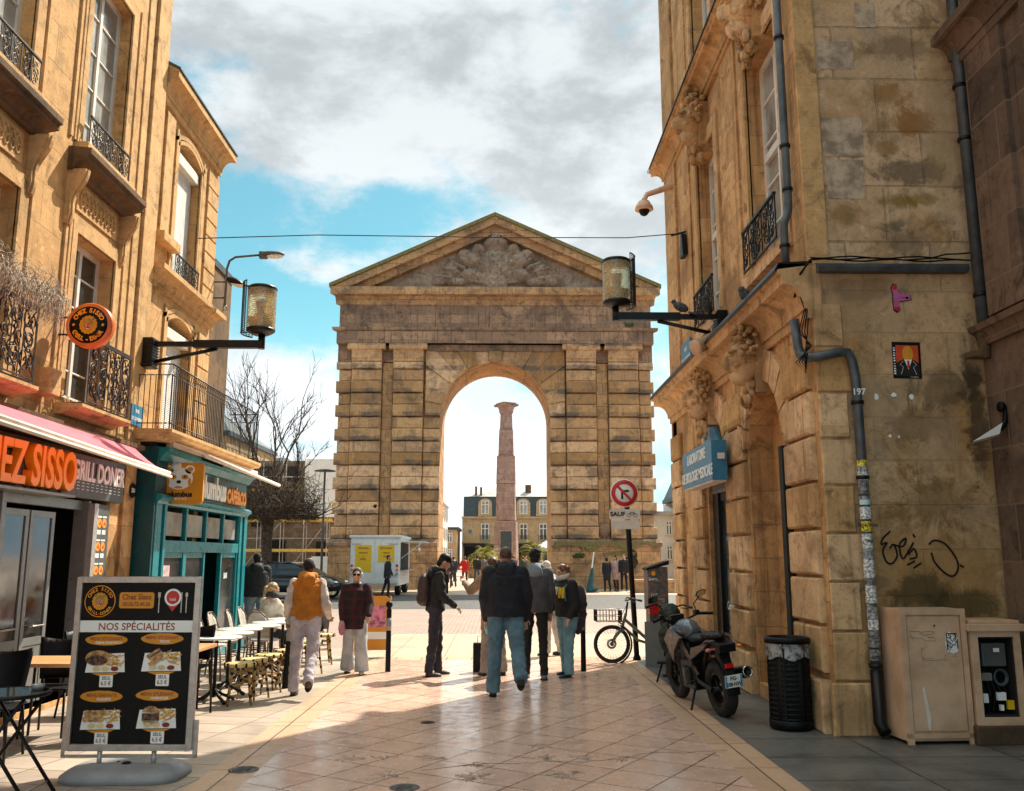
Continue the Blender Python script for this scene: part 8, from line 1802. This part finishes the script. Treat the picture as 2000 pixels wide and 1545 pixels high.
for s in (-1, 1): mb.poly(Fr((s * .17, 0, 0), (0, 1, 0), (s, 0, 0)), [(.6, .84), (.98, .92), (1.16, .78), (1.0, .6), (.92, .52), (.86, .66)], -.02, .03); mb.poly(Fr((s * .13, 0, 0), (0, 1, 0), (s, 0, 0)), [(-.15, .84), (.4, .74), (.5, .6), (.38, .62), (.0, .76)], -.01, .02)
mb.build('side_fairing', TB, mo, bevel=.006)
mb = MB(); mb.ell((0, .42, .83), (.13, .24, .055)); mb.ell((0, .06, .89), (.11, .22, .05)); mb.ell((0, -.14, .90), (.08, .12, .045)); o = mb.build('saddle', M['black'], mo, weld=False); m_ = o.modifiers.new('r', 'REMESH'); m_.mode = 'VOXEL'; m_.voxel_size = .012; m_.use_smooth_shade = True
mb = MB(); mb.box(-.10, .10, -.27, .1, .78, .87, rot=(0.12, 0, 0)); mb.add([(-.07, -.2, .80), (.07, -.2, .80), (.05, -.36, .46), (-.05, -.36, .46), (-.07, -.1, .78), (.07, -.1, .78), (.05, -.3, .44), (-.05, -.3, .44)], [(0, 1, 2, 3), (4, 7, 6, 5), (0, 4, 5, 1), (1, 5, 6, 2), (2, 6, 7, 3), (3, 7, 4, 0)]); mb.lathe((0, 0, .31), [(.33, -.08), (.345, -.08), (.345, .08), (.33, .08)], 10, axis=(1, 0, 0), a0=30, a1=140); mb.build('tail_unit', M['black'], mo, bevel=.008)
mb = MB(); mb.box(-.05, .05, -.345, -.315, .57, .62); mb.build('tail_light', M['redlamp'], mo, bevel=.008)
for s in (-1, 1): mb = MB(); mb.tube([(s * .06, -.24, .78), (s * .17, -.25, .78)], .009, 5); mb.ell((s * .19, -.255, .78), (.035, .022, .02)); mb.build('indicator', mat('pink_indicator', (.5, .15, .12), .3) if s < 0 else M['orangelamp'], mo, weld=False)
FPl = Fr((0, -.385, .44), (1, 0, 0), (0, -1, -.25), (0, -.25, 1))
mb = MB(); mb.poly(FPl, rrect(-.105, .105, -.07, .07, .01), 0, .006); pl = mb.build('number_plate', M['signwhite'], mo)
mb = MB(); mb.fb(FPl, -.105, -.08, -.068, .068, .006, .0075); mb.fb(FPl, .08, .105, -.068, .068, .006, .0075); mb.build('plate_band', mat('plate_blue', (.05, .35, .55), .4), pl)
text('FG-', FPl, 0, .032, .0078, .062, M['dark'], pl, .0005, .002, .9, keep=False); text('208-NW', FPl, 0, -.034, .0078, .062, M['dark'], pl, .0005, .002, .8, keep=False)
mb = MB(); mb.tube([(.12, .55, .3), (.2, .2, .34), (.22, .0, .44)], .025, 7); mb.lathe((.235, .12, .43), [(0, 0), (.05, 0), (.068, .06), (.07, .3), (.058, .36), (.045, .37), (.045, .33), (0, .33)], 20, axis=(.03, -1, .16)); mb.build('exhaust', M['blackm'], mo, weld=False)
mb = MB(); mb.lathe((.245, -.225, .485), [(.058, 0), (.064, 0), (.064, .03), (.05, .035), (.05, 0)], 20, axis=(.03, -1, .16)); mb.build('exhaust_tip', M['chrome'], mo)
mb = MB()
for s in (-1, 1): mb.tube([(s * .09, 1.12, .95), (s * .09, 1.38, .31)], [.024, .028], 8)
mb.box(-.11, .11, 1.06, 1.14, .9, .96); mb.build('fork', M['blackm'], mo, weld=False)
mb = MB(); mb.tube([(-.38, .88, 1.04), (-.26, 1.0, 1.05), (-.08, 1.07, .98), (.08, 1.07, .98), (.26, 1.0, 1.05), (.38, .88, 1.04)], .014, 7)
for s in (-1, 1): mb.tube([(s * .27, .99, 1.05), (s * .4, .865, 1.04)], .02, 8); mb.box(s * .24 - .03, s * .24 + .03, .98, 1.06, 1.03, 1.09); mb.tube([(s * .27, 1.03, 1.05), (s * .4, .93, 1.05)], .007, 5)
mb.build('handlebar', M['black'], mo, weld=False)
mb = MB(); mb.ell((0, 1.22, .92), (.12, .1, .13)); mb.box(-.09, .09, 1.08, 1.18, .98, 1.06, rot=(0, 0, 0)); mb.build('headlight', M['black'], mo, weld=False)
for s in (-1, 1):
    mb = MB(); mb.tube([(s * .24, 1.0, 1.07), (s * .22, 1.02, 1.17), (s * .3, 1.0, 1.25)], .008, 5); F_ = Fr((s * .33, .99, 1.29), (1, 0, 0), (0, -1, 0), (.15 * s, 0, 1)); pts = [(-.07, -.03), (-.05, .025), (.03, .045), (.075, .03), (.06, -.02), (-.02, -.045)]; mb.poly(F_, pts, -.02, 0); mr = mb.build('mirror', M['black'], mo, weld=False)
    mb = MB(); mb.poly(F_, [(x * .85, y * .85) for x, y in pts], .001, .003); mb.build('mirror_glass', mat('mirror_glass', (.6, .55, .45), .03, 1.), mr)
mb = MB(); mb.tube([(-.12, .5, .28), (-.27, .42, -.015)], .015, 7); mb.tube([(-.27, .42, .0), (-.32, .38, -.01)], .012, 5); mb.tube([(-.14, .42, .36), (-.26, .42, .34)], .012, 5); mb.build('kickstand', M['blackm'], mo, weld=False)
# parked black car
ca = thing('parked_car', 'black parked hatchback facing right behind the café terrace', 'car', (-8.35, 37.8, 0), -PI / 2 - .12 + PI)
ca.rotation_euler.z = -.18
def carbody():
    mb = MB(); secs = [(-2.15, .35, .75, .78, .70), (-2.05, .3, .85, .98, .78), (-1.75, .28, .9, 1.02, .80), (-1.0, .27, .92, .95, .84), (0, .27, .93, .93, .86), (.9, .27, .93, .93, .86), (1.25, .27, .92, .9, .84), (1.75, .3, .88, .80, .76), (2.05, .34, .74, .66, .62), (2.15, .4, .62, .56, .55)]
    vs = []; 
    for x, zb, hw_, zt, wt in secs: vs += [(x, -hw_ + .06, zb), (x, -hw_, zb + .15), (x, -hw_, (zb + zt) / 2 + .05), (x, -wt, zt), (x, 0, zt + .05), (x, wt, zt), (x, hw_, (zb + zt) / 2 + .05), (x, hw_, zb + .15), (x, hw_ - .06, zb)]
    m = 9; mb.add(vs, [(i * m + j, i * m + (j + 1) % m, (i + 1) * m + (j + 1) % m, (i + 1) * m + j) for i in range(len(secs) - 1) for j in range(m)] + [list(range(m)), list(range(len(vs) - m, len(vs)))[::-1]], True)
    return mb
o = carbody().build('body', M['carblack'], ca); 
mb = MB(); vs = []
for x0, x1, z, w_ in ((-2.0, 1.15, .9, .80), (-1.85, .75, 1.18, .74), (-1.65, .25, 1.42, .64), (-1.5, .0, 1.47, .58)): vs += [(x0, -w_, z), (x1, -w_, z), (x1, w_, z), (x0, w_, z)]
mb.add(vs, [(a + i, a + (i + 1) % 4, a + 4 + (i + 1) % 4, a + 4 + i) for a in (0, 4, 8) for i in range(4)] + [(12, 13, 14, 15)]); mb.build('cabin', M['carblack'], ca, bevel=.04)
mb = MB()
for s in (-1, 1):
    F_ = Fr((0, 0, 0), (1, 0, 0), (0, s, .2), (0, -s * .21, 1)); 
    mb.add([(-.45, s * .79, .99), (.95, s * .79, .99), (.28, s * .675, 1.37), (-.45, s * .675, 1.39)], [(0, 1, 2, 3)]); mb.add([(-1.6, s * .79, .99), (-.55, s * .79, .99), (-.55, s * .675, 1.39), (-1.45, s * .675, 1.36)], [(0, 1, 2, 3)])
mb.add([(1.12, -.68, .98), (1.12, .68, .98), (.32, .58, 1.42), (.32, -.58, 1.42)], [(0, 1, 2, 3)]); mb.build('windows', M['glass'], ca)
for x in (-1.35, 1.32):
    for s in (-1, 1): wheel(ca, (x, s * .84, .32), .32, .2, (0, 1, 0), .09, 5, 0, 'alu', solid=False)
mb = MB()
for s in (-1, 1): mb.ell((2.0, s * .6, .66), (.12, .16, .07))
mb.build('headlight', M['chrome'], ca, weld=False); mb = MB(); mb.box(2.12, 2.17, -.26, .26, .42, .53); mb.build('number_plate', M['signwhite'], ca)
mb = MB(); mb.box(2.08, 2.16, -.5, .5, .54, .62); mb.build('grille', M['blackm'], ca)
mb = MB(); 
for s in (-1, 1): mb.ell((.85, s * .95, 1.0), (.08, .1, .06))
mb.build('mirror', M['carblack'], ca, weld=False)
# white food truck
tk = thing('food_truck', 'white food truck with yellow rear panels and a side hatch parked before the gate', 'truck', (-5.4, 40.1, 0))
mb = MB(); mb.box(-1.08, 1.08, 0, 4.6, .42, 2.52); mb.build('body', M['vanwhite'], tk, bevel=.06); mb = MB(); mb.box(-1.14, 1.14, -.06, 4.7, 2.5, 2.62); mb.build('roof', M['vanwhite'], tk, bevel=.03)
for s in (-1, 1): mb = MB(); mb.box(s * .52 - .47, s * .52 + .47, -.035, 0.0, .55, 2.42); dr = mb.build('rear_door', M['vanwhite'], tk, bevel=.01); mb = MB(); mb.box(s * .5 - .36, s * .5 + .36, -.045, -.036, 1.02 if s < 0 else 1.45, 2.18); mb.build('yellow_panel', M['yellow'], dr); mb = MB(); 
for s in (-1, 1):
    for k, (z, mt) in enumerate(((1.3, 'redlamp'), (1.13, 'orangelamp'), (.96, 'glassw'))): mb = MB(); mb.lathe((s * .99, -.02, z), [(0, 0), (.06, 0), (.06, .03), (0, .04)], 14, axis=(0, -1, 0)); mb.build('rear_lamp', M[mt], tk)
Ft = Fr((0, -.05, 0), (1, 0, 0), (0, -1, 0))
for s in (-1, 1):
    for v_, tx, sz in ((2.05, 'SPECIALITES' if s < 0 else 'RESTAURANT', .10), (1.85, 'REUNION' if s < 0 else 'CREOLE', .10), (1.7, '&' if s < 0 else 'PLATS', .1), (1.58, 'GRILL' if s < 0 else '', .13)):
        if tx: text(tx, Ft, s * .5, v_, .003, sz, M['ink'], tk, .001, .002, .85, keep=False)
mb = MB(); mb.box(-1.0, 1.0, -.05, 0, .42, .52); 
for s in (-1, 1): mb.box(s * .8 - .2, s * .8 + .2, -.05, -.036, .85, .9); mb.box(s * .8 - .2, s * .8 + .2, -.05, -.036, 2.2, 2.26)
mb.build('bumper', M['alu'], tk)
for y in (.9, 3.8):
    for s in (-1, 1): wheel(tk, (s * .95, y, .36), .36, .24, (1, 0, 0), .11, 0, 0, 'alu', solid=True)
mb = MB(); mb.box(1.06, 1.1, .5, 3.9, 1.1, 2.3); mb.build('serving_hatch', M['dark'], tk); mb = MB(); mb.box(1.08, 2.1, .5, 3.9, 2.32, 2.36); mb.tube([(1.1, .5, 1.6), (2.05, .5, 2.32)], .015, 5); mb.build('hatch_flap', M['vanwhite'], tk, weld=False); mb = MB(); mb.box(1.1, 1.35, .5, 3.9, 1.05, 1.1); mb.build('counter', M['alu'], tk)
mb = MB(); mb.tube([(1.9, .5, 2.32), (1.9, .5, 2.05)], .01, 4); mb.ell((1.9, .5, 1.98), (.06, .06, .1)); mb.build('hanging_lamp', M['vanwhite'], tk, weld=False)
# folded parasol by the gate
pr_ = thing('folded_parasol', 'dark green bundle with a slanting white pole leaning beside the gate', 'parasol', (4.5, 43.6, 0)); mb = MB(); mb.tube([(-.15, 0, .1), (.12, 0, 1.9)], .035, 6); mb.build('pole', M['vanwhite'], pr_); mb = MB(); mb.limb((-.12, 0, .12), (.03, 0, 1.1), .18, .07, 10); mb.ell((.05, 0, .15), (.25, .15, .13)); mb.build('cover', M['teald'], pr_, weld=False)
# ---------------- lettering becomes plain mesh ----------------
bpy.context.view_layer.update()
dg = bpy.context.evaluated_depsgraph_get()
for o in [o for o in C.objects if o.type == 'FONT']:
    me = bpy.data.meshes.new_from_object(o.evaluated_get(dg)); n_ = bpy.data.objects.new('tmp', me)
    nm = o.name.split('.')[0]; n_.parent = o.parent; n_.matrix_basis = o.matrix_basis.copy()
    for k in o.keys():
        if k in ('label', 'category', 'group', 'kind'): n_[k] = o[k]
    for c_ in C.objects: 
        if c_.parent is o: c_.parent = n_
    C.objects.link(n_); bpy.data.objects.remove(o); n_.name = nm
# ---------------- pieces that stand apart become parts of their own ----------------
def split_apart(o, gap, lim):
    me = o.data; n = len(me.vertices); par = list(range(n))
    def find(a):
        while par[a] != a: par[a] = par[par[a]]; a = par[a]
        return a
    for e in me.edges:
        a, b = find(e.vertices[0]), find(e.vertices[1])
        if a != b: par[a] = b
    boxes = {}
    for v in me.vertices:
        r = find(v.index); b = boxes.setdefault(r, [list(v.co), list(v.co)])
        for i in range(3): b[0][i] = min(b[0][i], v.co[i]); b[1][i] = max(b[1][i], v.co[i])
    cl = [[[k], b[0][:], b[1][:]] for k, b in boxes.items()]; ch_ = True
    while ch_:
        ch_ = False; out = []
        for c in cl:
            for d in out:
                if all(c[1][i] - gap < d[2][i] and d[1][i] - gap < c[2][i] for i in range(3)):
                    d[0] += c[0]; d[1] = [min(a, b) for a, b in zip(c[1], d[1])]; d[2] = [max(a, b) for a, b in zip(c[2], d[2])]; ch_ = True; break
            else: out.append(c)
        cl = out
    if len(cl) < 2 or len(cl) > lim: return
    own = {}
    for i, c in enumerate(cl):
        for r in c[0]: own[r] = i
    for i in range(len(cl)):
        vs, mp, fs, sm = [], {}, [], []
        for p in me.polygons:
            if own[find(p.vertices[0])] != i: continue
            for v in p.vertices:
                if v not in mp: mp[v] = len(vs); vs.append(tuple(me.vertices[v].co))
            fs.append([mp[v] for v in p.vertices]); sm.append(p.use_smooth)
        m2 = bpy.data.meshes.new(me.name); m2.from_pydata(vs, [], fs)
        for p, s_ in zip(m2.polygons, sm): p.use_smooth = s_
        for mt_ in me.materials: m2.materials.append(mt_)
        if i == 0: first = m2
        else:
            c = o.copy(); c.data = m2; C.objects.link(c)
    o.data = first
APART = 'pilaster_strip plinth recessed_channel quoins capitals shop_window transom_window step arch_voussoirs plinth_ledge moss folding_arm window_surround post carrier_bar headlight mirror paper_labels weed chimney star menu_picture menu_picture_detail menu_price menu_caption windows dark_teal_panel ground_floor_pier panelled_strip pole lower_plate strap letter_panel corner_pilaster lead_flashing string_course lamp_head front_panel sauce_print bread_print raking_cornice raking_moulding raking_fillet upper_wall passage_wall eyes mudguard brake_disc white_lines'.split()
KEEP = ('letter', 'writing', 'tag', 'graffiti', 'sticker', 'splash_', 'fries', 'scar', 'inlay', 'symbol', 'logo', 'lion', 'bear', 'frieze', 'railing', 'grille', 'crown', 'twigs', 'cables', 'rim', 'frame', 'arrow', 'cutlery', 'marks', 'lines', 'print_')
for o in list(C.objects):
    nm = o.name.split('.')[0]
    if o.type != 'MESH' or o.modifiers or o.parent is None or len(o.data.vertices) > 9000: continue
    if nm in APART: split_apart(o, .06, 40)
    elif not any(k in nm for k in KEEP): split_apart(o, .08, 6)
